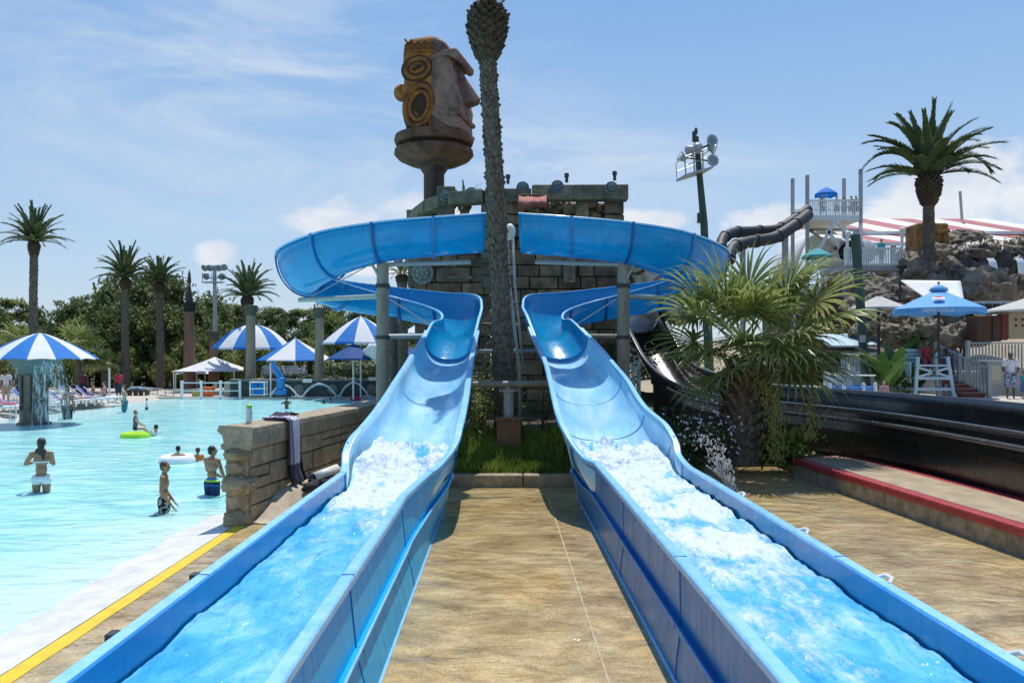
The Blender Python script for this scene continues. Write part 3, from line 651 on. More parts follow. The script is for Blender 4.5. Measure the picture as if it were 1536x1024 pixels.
b = MB(); b.sphere(P(765, 348, 18.85), (.13, .13, .2), 14, 10); b.build('ball_cap', M['white_pvc'], t, smooth=True)

# ------------------------------------------------------------------ kerbs
t = thing('planter_kerb', 'long stained concrete kerb edging the grass bed between the two slides', 'kerb', (0, 15.75, 0))
for x0, x1 in ((-1.15, .42), (.435, 1.9)):
    b = MB(); b.box(((x0 + x1) / 2, 15.76, .06), (x1 - x0, .3, .36)); b.build('kerb_stone', M['concrete'], t, bevel=.03)
t = thing('planter_kerb', 'low concrete kerb around the bed of the fan palm', 'kerb', (4.9, 18.6, 0))
for a, b_ in (((3.2, 18.75), (5.0, 18.6)), ((5.0, 18.6), (6.55, 18.75)), ((6.55, 18.75), (6.6, 21))):
    b = MB(); b.bar((*a, .06), (*b_, .06), .26, .44); b.build('kerb_stone', M['concrete'], t, bevel=.025)
pth = MB(); pth.grid(lambda u, v: (6.75 + .8 * u - .5 * v, 18 + 1.6 * v, .33 + .03 * v), 4, 10); pth.grid(lambda u, v: (6.75 - .5 * v, 18 + 1.6 * v, -.1 + (.43 + .03 * v) * u), 2, 10); struct('path', pth, M['walk'])

# ------------------------------------------------------------------ red-edged walkway
def wxy(s, off):    # s: y position
    y0, y1 = 4.0, 17.2
    xa = 7.02 + (6.16 - 7.02) * (s - y0) / (y1 - y0)
    return xa + off
t = thing('walkway_wall', 'long low concrete walkway with red painted edges beside the black flume', 'walkway', (6.6, 11, 0))
Z = .40
def strip(name, o0, o1, z0, z1, mat, bevel=.015):
    b = MB(); b.add([(wxy(4, o0), 4, z0), (wxy(4, o1), 4, z0), (wxy(17.2, o1), 17.2, z0), (wxy(17.2, o0), 17.2, z0), (wxy(4, o0), 4, z1), (wxy(4, o1), 4, z1), (wxy(17.2, o1), 17.2, z1), (wxy(17.2, o0), 17.2, z1)],
                    [(0, 3, 2, 1), (4, 5, 6, 7), (0, 1, 5, 4), (1, 2, 6, 5), (2, 3, 7, 6), (3, 0, 4, 7)])
    return b.build(name, mat, t, bevel=bevel)
strip('base', .05, 1.5, -.1, Z - .13, M['concrete'])
strip('red_edge', 0, .21, Z - .128, Z + .003, M['red'], .03)
strip('top_slab', .212, 1.28, Z - .128, Z, M['walk'], 0)
strip('red_edge', 1.282, 1.53, Z - .128, Z + .004, M['red'], .02)
b = MB(); b.box((6.16 + .78, 17.26, Z - .06), (1.56, .11, .135)); b.build('red_edge', M['red'], t, bevel=.03)

# ------------------------------------------------------------------ black flume
FB = [(4.62, 26.6, 3.3), (4.75, 25.2, 2.5), (5.0, 23.7, 1.6), (5.5, 22.3, 1.0), (6.4, 21.0, .75), (7.4, 19.6, .68), (8.2, 17.9, .65), (8.62, 16, .64), (8.78, 14, .63), (8.8, 9, .62), (8.8, 3, .62)]
rows = []
for i, (x, y, z) in enumerate(FB):
    a = Vector(FB[max(i - 1, 0)][:2]); c = Vector(FB[min(i + 1, len(FB) - 1)][:2]); tt = (c - a).normalized(); n = Vector((-tt.y, tt.x))
    hw = .62 if i < 4 else .74
    far = Vector((x, y)) + n * hw; near = Vector((x, y)) - n * hw
    rows.append((far.x, far.y, z + (1.06 if i > 2 else .8), near.x, near.y, z + (.74 if i > 2 else .7), .9 if i > 2 else .75, 2.6))
rows = catmull(rows, 8)
t = thing('black_slide', 'glossy black water flume curving down from a dark tube behind the fan palm', 'water slide', (8.8, 14, 0))
b, secs = loft(rows, Mn=20); b.build('flume', M['black_shell'], t, smooth=True, solid=.03)
for k in (0, -1):
    rim_strip([s[k] for s in secs], [s[10] for s in secs], .09, .06).build('rim', M['black_rim'], t, bevel=.008)
pts = [s[-1] for s in secs if s[-1].y < 22.5]; nv = [(s[-1] - s[0]).normalized() for s in secs if s[-1].y < 22.5]
for dz, do, r in ((-.20, .16, .05), (.02, .1, .035)):
    b = MB(); b.tube([p + Vector((n.x, n.y, 0)) * do + Vector((0, 0, dz)) for p, n in zip(pts, nv)], r, 8); b.build('side_rail', M['black_rim'], t, smooth=True)
b = MB(); low = [s[-1] for s in secs if s[-1].y < 23.5]; nn = [(s[-1] - s[0]).normalized() for s in secs if s[-1].y < 23.5]
for p, n in zip(low, nn):
    o = Vector((n.x, n.y, 0)); b.add([p + o * .07 + Vector((0, 0, -.05)), p + o * .10 + Vector((0, 0, -.45)), p + o * .03 + Vector((0, 0, -.47)), Vector((p.x + o.x * .02, p.y, -.05))], [])
for i in range(len(low) - 1):
    for k in range(3): b.f.append((i * 4 + k, i * 4 + k + 1, i * 4 + k + 5, i * 4 + k + 4))
b.build('side_wall', M['black_shell'], t, smooth=True, auto=30)
b = MB(); cm = [Vector((3.7, 29.5, 4.35)), Vector((4.2, 28.2, 4.05)), Vector((4.55, 26.9, 3.73)), Vector((4.68, 26.2, 3.4))]
b.tube(cm, [.8, .8, .82, .85], 24, caps=False); b.build('tube', M['pale_tube'], t, smooth=True, solid=-.05)
b = MB(); b.lathe([(.84, -.06), (.92, -.06), (.92, .06), (.84, .06)], (0, 0, 0), 28, caps=False)
R_ = (cm[3] - cm[2]).to_track_quat('Z', 'Y').to_matrix(); b.v = [R_ @ q + cm[3] for q in b.v]; b.build('mouth_ring', M['black_rim'], t, smooth=False)

# ------------------------------------------------------------------ stone wall by the pool
A = Vector((-3.83, 12.25, 0)); B = Vector((-2.74, 18.7, 0)); dv = (B - A).normalized(); nv = Vector((dv.y, -dv.x, 0)); LEN = (B - A).length
def W(s, o, z): return A + dv * s + nv * o + Vector((0, 0, z))
t = thing('stone_wall', 'rough tan block wall with a moulded cap between the wave pool and the slide', 'wall', tuple(A))
rotW = Matrix.Rotation(math.atan2(dv.y, dv.x), 3, 'Z')
b = MB().color((.45, .42, .38)); b.box(W(LEN / 2, -.22, .5), (LEN, .36, 1.3), rotW); 
rw = random.Random(11); zs = [-.15, .28, .52, .86, 1.15]
for i in range(4):
    s = 0
    while s < LEN:
        l = rw.choice([.45, .6, .8, .95, 1.1]); l = min(l, LEN - s)
        if l < .2: break
        z0, z1 = zs[i], zs[i + 1]
        parts_ = [(z0, z1)] if rw.random() < .75 else [(z0, (z0 + z1) / 2), ((z0 + z1) / 2, z1)]
        for a, c in parts_:
            k = .82 + .3 * rw.random(); b.color((k, k * .98, k * .95)); th = .06 + .05 * rw.random()
            b.box(W(s + l / 2, -.03 + th / 2 - .03, (a + c) / 2), (l - .022, th, c - a - .022), rotW @ Matrix.Rotation(rw.uniform(-.012, .012), 3, 'Y'))
        s += l
b.build('block_face', M['wall_stone'], t, bevel=.018)
b = MB().color((.8, .76, .68))
for i, (z0, z1, pr, wd) in enumerate(((-.1, .2, .10, .40), (.2, .47, .04, .34), (.47, .74, .13, .44), (.74, .98, .06, .36), (.98, 1.16, .10, .40))):
    k_ = rw.uniform(.75, 1.1); b.color((k_, k_ * .96, k_ * .9))
    b.sphere(W(.08 - pr, -.2 - .02 * (i % 2), (z0 + z1) / 2), (.16 + pr * .3, wd * .56, (z1 - z0) * .58), 18, 12, amp=.22, freq=2.6, seed=i * 3.7, rot=rotW); b.box(W(.1 - pr * .6, -.2, (z0 + z1) / 2), (.26, wd, z1 - z0 - .03), rotW @ Matrix.Rotation(rw.uniform(-.08, .08), 3, 'X'))
b.box(W(.02, -.2, .5), (.18, .36, 1.3), rotW); b.build('end_face', M['wall_stone'], t, smooth=True, auto=40, bevel=.02)
prof = [(-.47, 1.50), (.06, 1.48), (.065, 1.40), (.05, 1.20), (.03, 1.15), (-.42, 1.15), (-.44, 1.2), (-.39, 1.24), (-.42, 1.36), (-.5, 1.43)]
b = MB(); n_ = 26
for i in range(n_ + 1):
    s = -.1 + (LEN + .1) * i / n_
    b.add([W(s, o + .015 * noise.noise(Vector((s * 2, o * 4, z * 4))), z + .012 * noise.noise(Vector((s * 1.7, o * 3, 7)))) for o, z in prof], [])
w = len(prof)
for i in range(n_):
    for k in range(w): b.f.append((i * w + k, i * w + (k + 1) % w, (i + 1) * w + (k + 1) % w, (i + 1) * w + k))
b.f.append(tuple(range(w))); b.f.append(tuple(n_ * w + k for k in range(w))[::-1])
b.build('cap', M['cap_stone'], t, bevel=.012)
b = MB()
def foot(u, v):
    s = .02 + (LEN - .6) * u; q = .38 + .12 * math.sin(u * 7) + .06 * noise.noise(Vector((u * 9, 0, 0))) + .1 * ss(.35, 1, u)
    o = -.05 + q * v; z = (.46 - .1 * u) * ss(-.03, .22, u) * (1 - v ** 2.2) - .02 * ss(.9, 1, v) + .02 * noise.noise(Vector((u * 7, v * 3, 4)))
    return W(s, o, z)
b.grid(foot, 60, 14); b.build('footing', M['footing'], t, smooth=True)
# things on the wall
tw = MB(); stripes = lambda u: (0.10, .09, .13) if (u < .09 or .30 < u < .34 or .9 < u) else ((.55, .53, .6) if u < .3 else (1.05, 1.05, 1.12))
def tow(u, v):
    # v 0..0.35 lies on cap, then hangs
    s = 1.02 + .48 * u + .12 * (v - .3) * (u - .5) + .15 * v
    if v < .3: o = -.34 + .44 * (v / .3); z = 1.525 + .025 * math.sin(u * 19 + v * 9) + .02 * noise.noise(Vector((u * 4, v * 8, 1)))
    else: o = .11 + .03 * math.sin(u * 17 + v * 2.2) + .03 * noise.noise(Vector((u * 5, v * 3, 8))) + .05 * ss(.85, 1, v); z = 1.50 - 1.08 * (v - .3) / .7
    return W(s, o, z)
tw.grid(tow, 34, 50, lambda u, v: (lambda c: (c if v < .8 else tuple(x * .2 for x in c)))(stripes(u)))
tag(tw.build('towel', M['towel'], None, smooth=True, solid=.008), 'grey and white striped towel draped over the stone wall', 'towel')
cl = MB().color((.05, .045, .06))
for i, (s, o, z, l) in enumerate(((1.55, .34, .36, .3), (1.95, .5, .36, .34), (1.75, .3, .46, .22), (2.25, .6, .34, .2))):
    cl.sphere(W(s, o, z), (l, .12, .09), 14, 8, amp=.5, freq=1.8, seed=i * 3.1, rot=rotW)
tag(cl.build('wet_clothes', M['towel'], None, smooth=True), 'dark wet cloth dropped at the foot of the towel', 'cloth')
cb = MB().color((.07, .06, .09))
cb.grid(lambda u, v: W(1.35 + .6 * u, -.38 + .3 * v, 1.52 + .07 * abs(noise.noise(Vector((u * 4, v * 4, 2)))) + .05 * math.sin(u * 3.1)), 16, 10)
tag(cb.build('shirt', M['towel'], None, smooth=True, solid=.01), 'crumpled dark shirt lying on top of the stone wall cap', 'shirt')
q = W(.52, -.3, 1.5); t = thing('water_bottle', 'clear drinking bottle with a lime green lid standing on the stone wall', 'bottle', tuple(q))
b = MB(); b.lathe([(.001, 0), (.045, 0), (.05, .01), (.05, .2), (.043, .235), (.03, .245)], q, 16); b.build('body', M['clear'], t, smooth=True, auto=40)
b = MB(); b.lathe([(.04, .243), (.046, .25), (.044, .285), (.025, .30), (.001, .302)], q, 16); b.build('lid', M['lime'], t, smooth=True, auto=40)
q = P(470, 716, 13.8); t = thing('drain_pipe', 'short white plastic pipe sticking out over the wall footing', 'pipe', (q.x, q.y, .25))
b = MB(); d = Vector((.55, .75, .16)).normalized(); b.tube([q, q + d * .55], .07, 16, caps=False); b.build('pipe', M['white_pvc'], t, smooth=True, solid=.012)
b = MB(); b.tube([q + d * .02, q + d * .5], .056, 12); b.build('bore', M['dark'], t)
b = MB(); e = q + d * .5; b.tube([e, e + Vector((.02, .02, -.3))], .05, 12); b.build('elbow', M['white_pvc'], t, smooth=True)
# ================================================================== TOWER
t = thing('stone_tower', 'dark ruined stone block tower with a notched parapet behind both slides', 'tower', (.6, 26, 0))
rt = random.Random(5)
def block_wall(b, x0, x1, y, z0, z1, hmin=.34, hmax=.5, wch=(.5, .7, .9, 1.1), skip=None, th=.14):
    z = z0
    while z < z1 - .05:
        h = min(rt.uniform(hmin, hmax), z1 - z)
        x = x0 - rt.random() * .4
        while x < x1:
            l = rt.choice(wch); a = max(x, x0); c = min(x + l, x1)
            if c - a > .12 and not (skip and skip((a + c) / 2, z + h / 2)):
                k = rt.uniform(.55, 1.45); b.color((k, k * rt.uniform(.93, 1.0), k * rt.uniform(.84, 1)))
                d = th + rt.uniform(-.03, .07)
                b.box(((a + c) / 2, y - d / 2, z + h / 2), (c - a - .03, d, h - .03))
            x += l
        z += h
b = MB().color((.35, .35, .35))
b.box((1.83, 27.0, 3.65), (4.0, 3.6, 7.4)); b.box((-1.55, 27.3, 2.92), (2.3, 4.2, 5.94))
b.build('core', M['stone'], t)
b = MB(); win = lambda x, z: -1.62 < x < -.98 and 4.35 < z < 4.95
block_wall(b, -.15, 3.83, 25.18, -.1, 6.2)
block_wall(b, -2.72, -.2, 25.15, -.1, 5.95, skip=win)
b.build('block_face', M['stone'], t, bevel=.02)
b = MB()   # rounded river stones set in the top storey
for i in range(170):
    x = rt.uniform(.75, 3.2); z = rt.uniform(6.3, 7.38); k = rt.uniform(.5, 1.7); b.color((k, k * .97, k * .9))
    b.sphere((x, 25.14, z), (rt.uniform(.09, .17), .09, rt.uniform(.07, .12)), 10, 6, amp=.35, seed=i)
b.build('cobble_face', M['stone'], t, smooth=True)
for xx_, ww_ in ((3.52, .64), (.05, .7), (.55, .36)):
    b = MB()
    for z0, z1 in ((6.25, 6.6), (6.62, 6.95), (6.97, 7.38)):
        k = rt.uniform(.8, 1.3); b.color((k, k, k)); b.box((xx_, 25.06 + (.04 if ww_ < .5 else 0), (z0 + z1) / 2), (ww_ + rt.uniform(-.05, .05), .3, z1 - z0 - .02))
    b.build('corner_pier', M['stone'], t, bevel=.03)
for x, z, w, h in ((2.52, 6.83, .4, 1.0), (2.13, 5.28, .34, .9)):
    b = MB().color((1.5, 1.4, 1.2)); b.box((x, 24.98, z), (w, .16, h))
    for i in range(9): b.bar((x - w * .35, 24.88, z - h * .42 + i * h * .1), (x + w * .35 * rt.uniform(-.2, 1), 24.88, z - h * .42 + i * h * .1 + rt.uniform(-.1, .12)), .05, .05)
    b.build('carved_panel', M['stone_green'], t, bevel=.01)
b = MB(); b.box((-1.3, 25.2, 4.65), (.5, .2, .55)); wo = b.build('window', M['dark'], t)
for nm_, z_ in (('lintel', 4.98), ('sill', 4.32)):
    b = MB().color((1.1, 1.05, 1)); b.box((-1.3, 25.0, z_), (.8, .2, .11)); b.build(nm_, M['stone_green'], wo, bevel=.02)
beam = [(3.9, 24.75), (2.2, 24.78), (.95, 24.8), (.93, 24.9), (-.5, 24.95), (-1.6, 25.4), (-2.35, 26.5), (-2.9, 28.1), (-3.25, 29.9)]
for i in range(len(beam) - 1):
    a, c = Vector((*beam[i], 0)), Vector((*beam[i + 1], 0))
    if (c - a).length < .2: continue
    top = 7.80 if i < 2 else 7.74 - .01 * i; hh = .46 if i < 2 else .40
    k = rt.uniform(.85, 1.2); b = MB().color((k, k, k * .96)); b.bar((*a.xy, top - hh / 2), (*c.xy, top - hh / 2), .5, hh)
    b.build('parapet_beam', M['stone_green'], t, bevel=.03)
for x, y, w in ((-1.75, 25.6, .5), (-2.6, 27.0, .45), (-3.2, 29.7, .5), (-.45, 25.1, .35)):
    b = MB()
    for k in range(7):
        q = rt.uniform(.7, 1.2); b.color((q, q, q * .95)); b.box((x + rt.uniform(-.02, .02), y, 7.34 - .2 - k * .38), (w + rt.uniform(-.05, .05), w, .36))
    b.build('pillar', M['stone_green'], t, bevel=.03)
for x, y in ((-1.75, 25.6), (-3.2, 29.7)): b = MB().color((.8, .85, .8)); b.box((x, y, 7.6), (.58, .6, .62)); b.build('pillar_cap', M['stone_green'], t, bevel=.03)
def medallion(c, r, rx=0.0):
    b = MB(); rot = Matrix.Rotation(PI / 2, 3, 'X')
    b.lathe([(r, -.05), (r, .04), (r * .8, .06), (r * .74, .035), (.001, .03)], c, 20, rot=rot)
    for k in range(7):
        a = k * .9; p = Vector(c) + Vector((math.cos(a) * r * .42, -.07, math.sin(a) * r * .42)); b.sphere(p, (r * .26, .05, r * .2), 8, 6)
    b.sphere(Vector(c) + Vector((0, -.07, 0)), (r * .25, .06, r * .3), 8, 6)
    return b
for px, py, D, r in ((707, 290, 24.95, .19), (784, 282, 24.72, .2), (836, 280, 24.55, .2), (917, 282, 24.55, .2), (668, 294, 25.3, .18)):
    medallion(P(px, py, D), r).build('medallion', M['medal'], t, smooth=True, auto=40)
mo = medallion(P(634, 410, 24.95), .34).build('medallion', M['grey_relief'], t, smooth=True, auto=40); mo['label'] = 'large round grey palm-leaf relief'
for px, py in ((762, 269), (850, 267), (922, 264)):
    q = P(px, py, 24.9); b = MB(); b.lathe([(.05, -.14), (.05, .02), (.075, .03), (.07, .14), (.02, .16)], q, 10); b.build('lamp', M['dark_metal'], t)
b = MB()
b.grid(lambda u, v: P(778 + 42 * u, 293 + 2 * math.sin(u * 3) + 19 * v + 3 * math.sin(u * 6 + 1) * v + 2 * noise.noise(Vector((u * 5, v * 3, 1))), 24.3 - .5 * math.sin(v * PI) + .06 * math.sin(u * 12)), 24, 10)
t2 = thing('awning', 'faded pink folded awning hanging on the tower above the slide start', 'awning', P(798, 318, 24.3)); b.build('canvas', M['pink'], t2, smooth=True, solid=.02)
b = MB(); b.tube([P(777, 293, 24.3), P(820, 293, 24.3)], .03, 8); b.tube([P(820, 293, 24.3), P(822, 322, 24.6)], .025, 8); b.build('frame', M['maroon'], t2)
# person behind the slide start
# ================================================================== TIKI HEAD ON ITS COLUMN
D = 30.0; k = D / F
def TP(px, py, off=0): return P(px, py, D + off)
c0 = P(651, 240, D)
t = thing('carved_totem', 'giant two faced carved head, orange mask and grey stone face, on a tall dark column', 'sculpture', (c0.x, D, 0))
def lat(name, prof, mat, seg=40, parent=None, **kw):
    b = MB(); b.lathe([(r * k, EYE - (py - CY) * k) for r, py in prof], (c0.x, D, 0), seg); return b.build(name, mat, parent or t, smooth=True, auto=35, **kw)
lat('column', [(15.5, 640), (15.5, 262), (18, 258), (22, 252), (22, 248), (16, 246)], M['maroon'], 28)
lat('lower_ring', [(20, 252), (38, 247), (53, 240), (59.5, 233), (58.5, 226.5), (46, 224.5)], M['tiki_ring'])
lat('upper_ring', [(46, 220), (57, 218.5), (59.5, 213), (58, 206), (50, 203)], M['tiki_ring'])
lat('ring_groove', [(47, 225), (47, 219.5)], M['tiki_k'])
def rx(px): return (px - 651) * k
def rz(py): return EYE - (py - CY) * k
Cz = 0
# grey face: thick profile extruded in depth, bevelled
def face(name, prof, hw0, hw1, mat, bevel, rotz):
    b = MB(); b.prism([(rx(a), rz(c)) for a, c in prof], -hw0, hw1, 'y')
    R_ = Matrix.Rotation(rotz, 3, 'Z'); b.v = [R_ @ q + Vector((c0.x, D, 0)) for q in b.v]
    return b.build(name, mat, t, bevel=bevel, smooth=True, auto=50)
rot = math.radians(-14)
face('grey_face', [(649, 68), (668, 71), (681, 80), (688, 92), (689, 104), (690, 118), (692, 135), (698, 150), (702, 166), (701, 176), (699, 184), (702, 196), (697, 207), (649, 208)], .98, .98, M['moai'], .12, rot)
br = face('brow', [(656, 101), (666, 95), (680, 92), (697, 91), (702, 95), (701, 104), (696, 106), (688, 101), (672, 101), (658, 107)], 1.06, 1.06, M['moai'], .06, rot)
b = MB()
tip = Vector((rx(723), 0, rz(155)));
top = Vector((rx(692), 0, rz(108))); bas = Vector((rx(690), 0, rz(165)))
b.add([top + Vector((0, -.12, 0)), top + Vector((0, .12, 0)), tip + Vector((0, -.12, .02)), tip + Vector((0, .12, .02)), tip + Vector((-.12, -.3, -.12)), tip + Vector((-.12, .3, -.12)), bas + Vector((0, -.48, 0)), bas + Vector((0, .48, 0)), Vector((rx(684), -.16, rz(104))), Vector((rx(684), .16, rz(104)))],
      [(0, 2, 3, 1), (0, 6, 4, 2), (1, 3, 5, 7), (2, 4, 5, 3), (4, 6, 7, 5), (8, 6, 0), (9, 1, 7), (8, 0, 1, 9)])
R_ = Matrix.Rotation(rot, 3, 'Z'); b.v = [R_ @ q + Vector((c0.x, D, 0)) for q in b.v]; b.build('nose', M['moai'], t, bevel=.05)
b = MB()
for s in (-1, 1): b.sphere(R_ @ Vector((rx(685), s * .5, rz(114))) + Vector((c0.x, D, 0)), (.16, .26, .24), 12, 8)
b.build('eye_socket', M['maroon'], t, smooth=True)
for nm, pr in (('lip', [(658, 169), (676, 176), (690, 181), (705, 181), (703, 186), (690, 187), (676, 184), (658, 178)]), ('chin_line', [(660, 173), (676, 188), (690, 198), (704, 200), (702, 205), (688, 204), (672, 195), (660, 184)])):
    face(nm, pr, 1.03, 1.03, M['moai'], .03, rot)
# orange mask facing the other way
rot2 = math.radians(30)
face('orange_mask', [(653, 66), (640, 68), (622, 72), (607, 78), (605, 95), (607, 110), (607, 135), (609, 160), (610, 185), (609, 207), (653, 208)], .99, .95, M['tiki_o'], .18, math.radians(8))
def tube_on_side(name, pts, r, mat, yoff=-1.0, seg=10):
    b = MB(); R2 = Matrix.Rotation(math.radians(8), 3, 'Z')
    b.tube([R2 @ Vector((rx(a), yoff + (e[0] if e else 0), rz(c))) + Vector((c0.x, D, 0)) for a, c, *e in pts], r, seg); return b.build(name, mat, t, smooth=True)
def ellipse(cx, cy, ax, ay, tilt=0, n=26):
    o = []
    for i in range(n + 1):
        a = 2 * PI * i / n; x = ax * math.cos(a); y = ay * math.sin(a)
        o.append((cx + x * math.cos(tilt) - y * math.sin(tilt), cy + x * math.sin(tilt) + y * math.cos(tilt)))
    return o
tube_on_side('eye_groove', ellipse(625, 118, 21, 16, -.45), .09, M['tiki_k'], -.93); tube_on_side('eye_groove', ellipse(625, 118, 13.5, 8.5, -.45), .1, M['tiki_k'], -.95)
for a, c_ in ((23, 35), (16.5, 25.5), (10, 17)): tube_on_side('mouth_groove', ellipse(627, 172, a * .78, c_, .25), .085, M['tiki_k'], -.93)
tube_on_side('eye_ring', ellipse(625, 118, 18, 13, -.45), .085, M['tiki_y'])
b = tube_on_side('eye', ellipse(624, 118, 9, 4.5, -.45), .10, M['tiki_y'], -.98)
tube_on_side('pupil', [(618, 122), (630, 114)], .07, M['tiki_k'], -1.06)
for a, c_, r_ in ((25, 30, .10), (17, 21, .09)): tube_on_side('mouth_ring', ellipse(627, 172, a * .78, c_, .25), r_, M['tiki_y'], -.99)
b = MB(); R2 = Matrix.Rotation(math.radians(8), 3, 'Z'); b.sphere(R2 @ Vector((rx(628), -.93, rz(170))) + Vector((c0.x, D, 0)), (.26, .12, .42), 14, 10, rot=Matrix.Rotation(.25, 3, 'Y')); b.build('mouth', M['tiki_k'], t, smooth=True)
b = MB(); b.sphere(R2 @ Vector((rx(603), -.45, rz(148))) + Vector((c0.x, D, 0)), (.30, .42, .30), 16, 10); b.sphere(R2 @ Vector((rx(612), -.8, rz(146))) + Vector((c0.x, D, 0)), (.26, .24, .22), 14, 10); b.build('bulb_nose', M['tiki_o'], t, smooth=True)
tube_on_side('band', [(606, 93), (650, 91)], .07, M['tiki_o'], -.98)
for dz in (0, 8): tube_on_side('zigzag', [(607 + i * 4.7, 80 + dz + (3 if i % 2 else -3)) for i in range(10)], .045, M['tiki_y'], -1.0)
for i in range(7): pass
for x in (612, 619, 626, 633, 640, 646): tube_on_side('groove', [(x, 205), (x + .5, 190 - (3 if x > 626 else 0))], .03, M['tiki_k'], -.985)

# ================================================================== PALMS
def palm_trunk(pts, r0, r1, mat, rows=70, per=12, scale_len=.16, seed=1, lift=.03, name='trunk', parent=None):
    """tapered trunk covered with rows of leaf-scar scales"""
    rnd = random.Random(seed); b = MB(); n = len(pts)
    cr = catmull([tuple(p) for p in pts], 8); m = len(cr)
    b.tube(cr, [r0 + (r1 - r0) * i / (m - 1) for i in range(m)], 16)
    for i in range(rows):
        f = (i + .5) / rows * (m - 1); j = int(f); q = Vector(cr[j]).lerp(Vector(cr[min(j + 1, m - 1)]), f - j)
        r = r0 + (r1 - r0) * f / (m - 1)
        for kx in range(per):
            a = 2 * PI * (kx + .5 * (i % 2)) / per + rnd.uniform(-.13, .13); o = Vector((math.cos(a), math.sin(a), 0)); tg = Vector((-o.y, o.x, 0))
            w = PI * r / per * rnd.uniform(.85, 1.15); h = scale_len * rnd.uniform(.7, 1.25); l = lift * rnd.choice((rnd.uniform(.1, .5), rnd.uniform(.6, 1.4), rnd.uniform(.8, 1.9)))
            p = q + o * (r * .97)
            b.add([p - tg * w, p + tg * w, p + o * l + Vector((0, 0, h * .62)) + tg * w * .5, p + o * l + Vector((0, 0, h * .62)) - tg * w * .5, p + Vector((0, 0, h))], [(0, 1, 2, 3), (0, 3, 4), (1, 4, 2), (3, 2, 4)])
    return b.build(name, mat, parent)
def boss(c, r, h, mat, parent, seed=2):
    rnd = random.Random(seed); b = MB(); c = Vector(c)
    prof = lambda v: r * (.62 + .5 * math.sin(min(1, v * 1.25) * PI * .62)) * (1 if v < .75 else 1 - .75 * (v - .75) / .25 * .6)
    b.lathe([(prof(i / 10) * .9, h * i / 10) for i in range(11)], c, 16)
    for i in range(13):
        v = (i + .3) / 13
        for kx in range(13):
            a = 2 * PI * (kx + .5 * (i % 2)) / 13; o = Vector((math.cos(a), math.sin(a), 0)); tg = Vector((-o.y, o.x, 0)); p = c + o * prof(v) * .88 + Vector((0, 0, h * v))
            w = r * .2; l = r * rnd.uniform(.12, .3)
            tip = p + o * l + Vector((0, 0, h * rnd.uniform(.07, .14)))
            b.add([p - tg * w, p + tg * w, tip + tg * w * .6, tip - tg * w * .6, p + Vector((0, 0, h * .12))], [(0, 1, 2, 3), (3, 2, 4), (0, 3, 4), (1, 4, 2)])
    return b.build('boot', mat, parent)
def frond(b, base, az, el, L, droop, rnd, n=26, lw=.045, ll=.5, curl=1.0):
    """one feather frond: rachis bending under its weight, leaflets in a shallow V"""
    d = Vector((math.cos(az) * math.cos(el), math.sin(az) * math.cos(el), math.sin(el))); p = Vector(base); pts = [p.copy()]; ds = [d.copy()]
    for i in range(n):
        f = i / n; d = (d + Vector((0, 0, -droop * (.25 + 1.5 * f) / n))).normalized(); p = p + d * (L / n); pts.append(p.copy()); ds.append(d.copy())
    b.tube(pts[::3], [.028 * L / 3 * (1 - .85 * i / (n / 3)) + .004 for i in range(len(pts[::3]))], 4, caps=False)
    for i in range(3, n + 1):
        f = i / n; d = ds[i]; side = d.cross(Vector((0, 0, 1)))
        if side.length < .05: side = Vector((-math.sin(az), math.cos(az), 0))
        side.normalize(); up = side.cross(d).normalized()
        l = ll * L / 3 * (.5 + .55 * math.sin(min(1, f * 1.15 + .12) * PI)) * rnd.uniform(.85, 1.1)
        for s in (-1, 1):
            for jj in (0, .5):
                q = pts[i] - ds[i] * (L / n) * jj
                dd = (side * s * (.72 - .25 * f) + d * (.55 + .4 * f) + up * (.38 * rnd.uniform(.6, 1.3)) ).normalized()
                e = q + dd * l + Vector((0, 0, -l * l * .16 * curl))
                m_ = q + dd * l * .55
                w = lw * L / 3 * .5; wv = dd.cross(up).normalized() * w if dd.cross(up).length > .01 else Vector((0, 0, w))
                b.add([q - wv * .6, q + wv * .6, m_ + wv, e, m_ - wv], [(0, 1, 2, 3, 4)])
def date_palm(label, base, top, tr, boss_r, boss_h, nf, L, seed, group=None, els=(78, -12), droop=1.25, mat='frond', extra=(), name='date_palm', rows=60, nleaf=26, lw=.045, spec_az=None):
    base = Vector(base); top = Vector(top); rnd = random.Random(seed)
    t = thing(name, label, 'palm tree', tuple(base), group)
    mid = base.lerp(top, .5) + Vector((rnd.uniform(-.08, .08), 0, 0))
    palm_trunk([base, mid, top], tr * 1.1, tr * .88, M['trunk'], rows=rows, per=11, scale_len=(top - base).length / rows * 1.25, seed=seed, parent=t, lift=tr * .12)
    if boss_r: boss(top - Vector((0, 0, .1)), boss_r, boss_h, M['trunk_dark'], t, seed)
    b = MB(); c = top + Vector((0, 0, boss_h * .9))
    for i in range(nf):
        f = i / (nf - 1); el = math.radians(els[0] + (els[1] - els[0]) * f ** 1.1 + rnd.uniform(-6, 6)); az = i * 2.39996 + rnd.uniform(-.2, .2)
        frond(b, c + Vector((math.cos(az), math.sin(az), 0)) * boss_r * .35, az, el, L * rnd.uniform(.85, 1.08) * (1 - .12 * f), droop * rnd.uniform(.8, 1.2), rnd, n=nleaf, lw=lw)
    for az, el, l, dr in extra: frond(b, c, math.radians(az), math.radians(el), l, dr, rnd, n=nleaf, lw=lw)
    b.build('crown', M[mat], t)
    return t
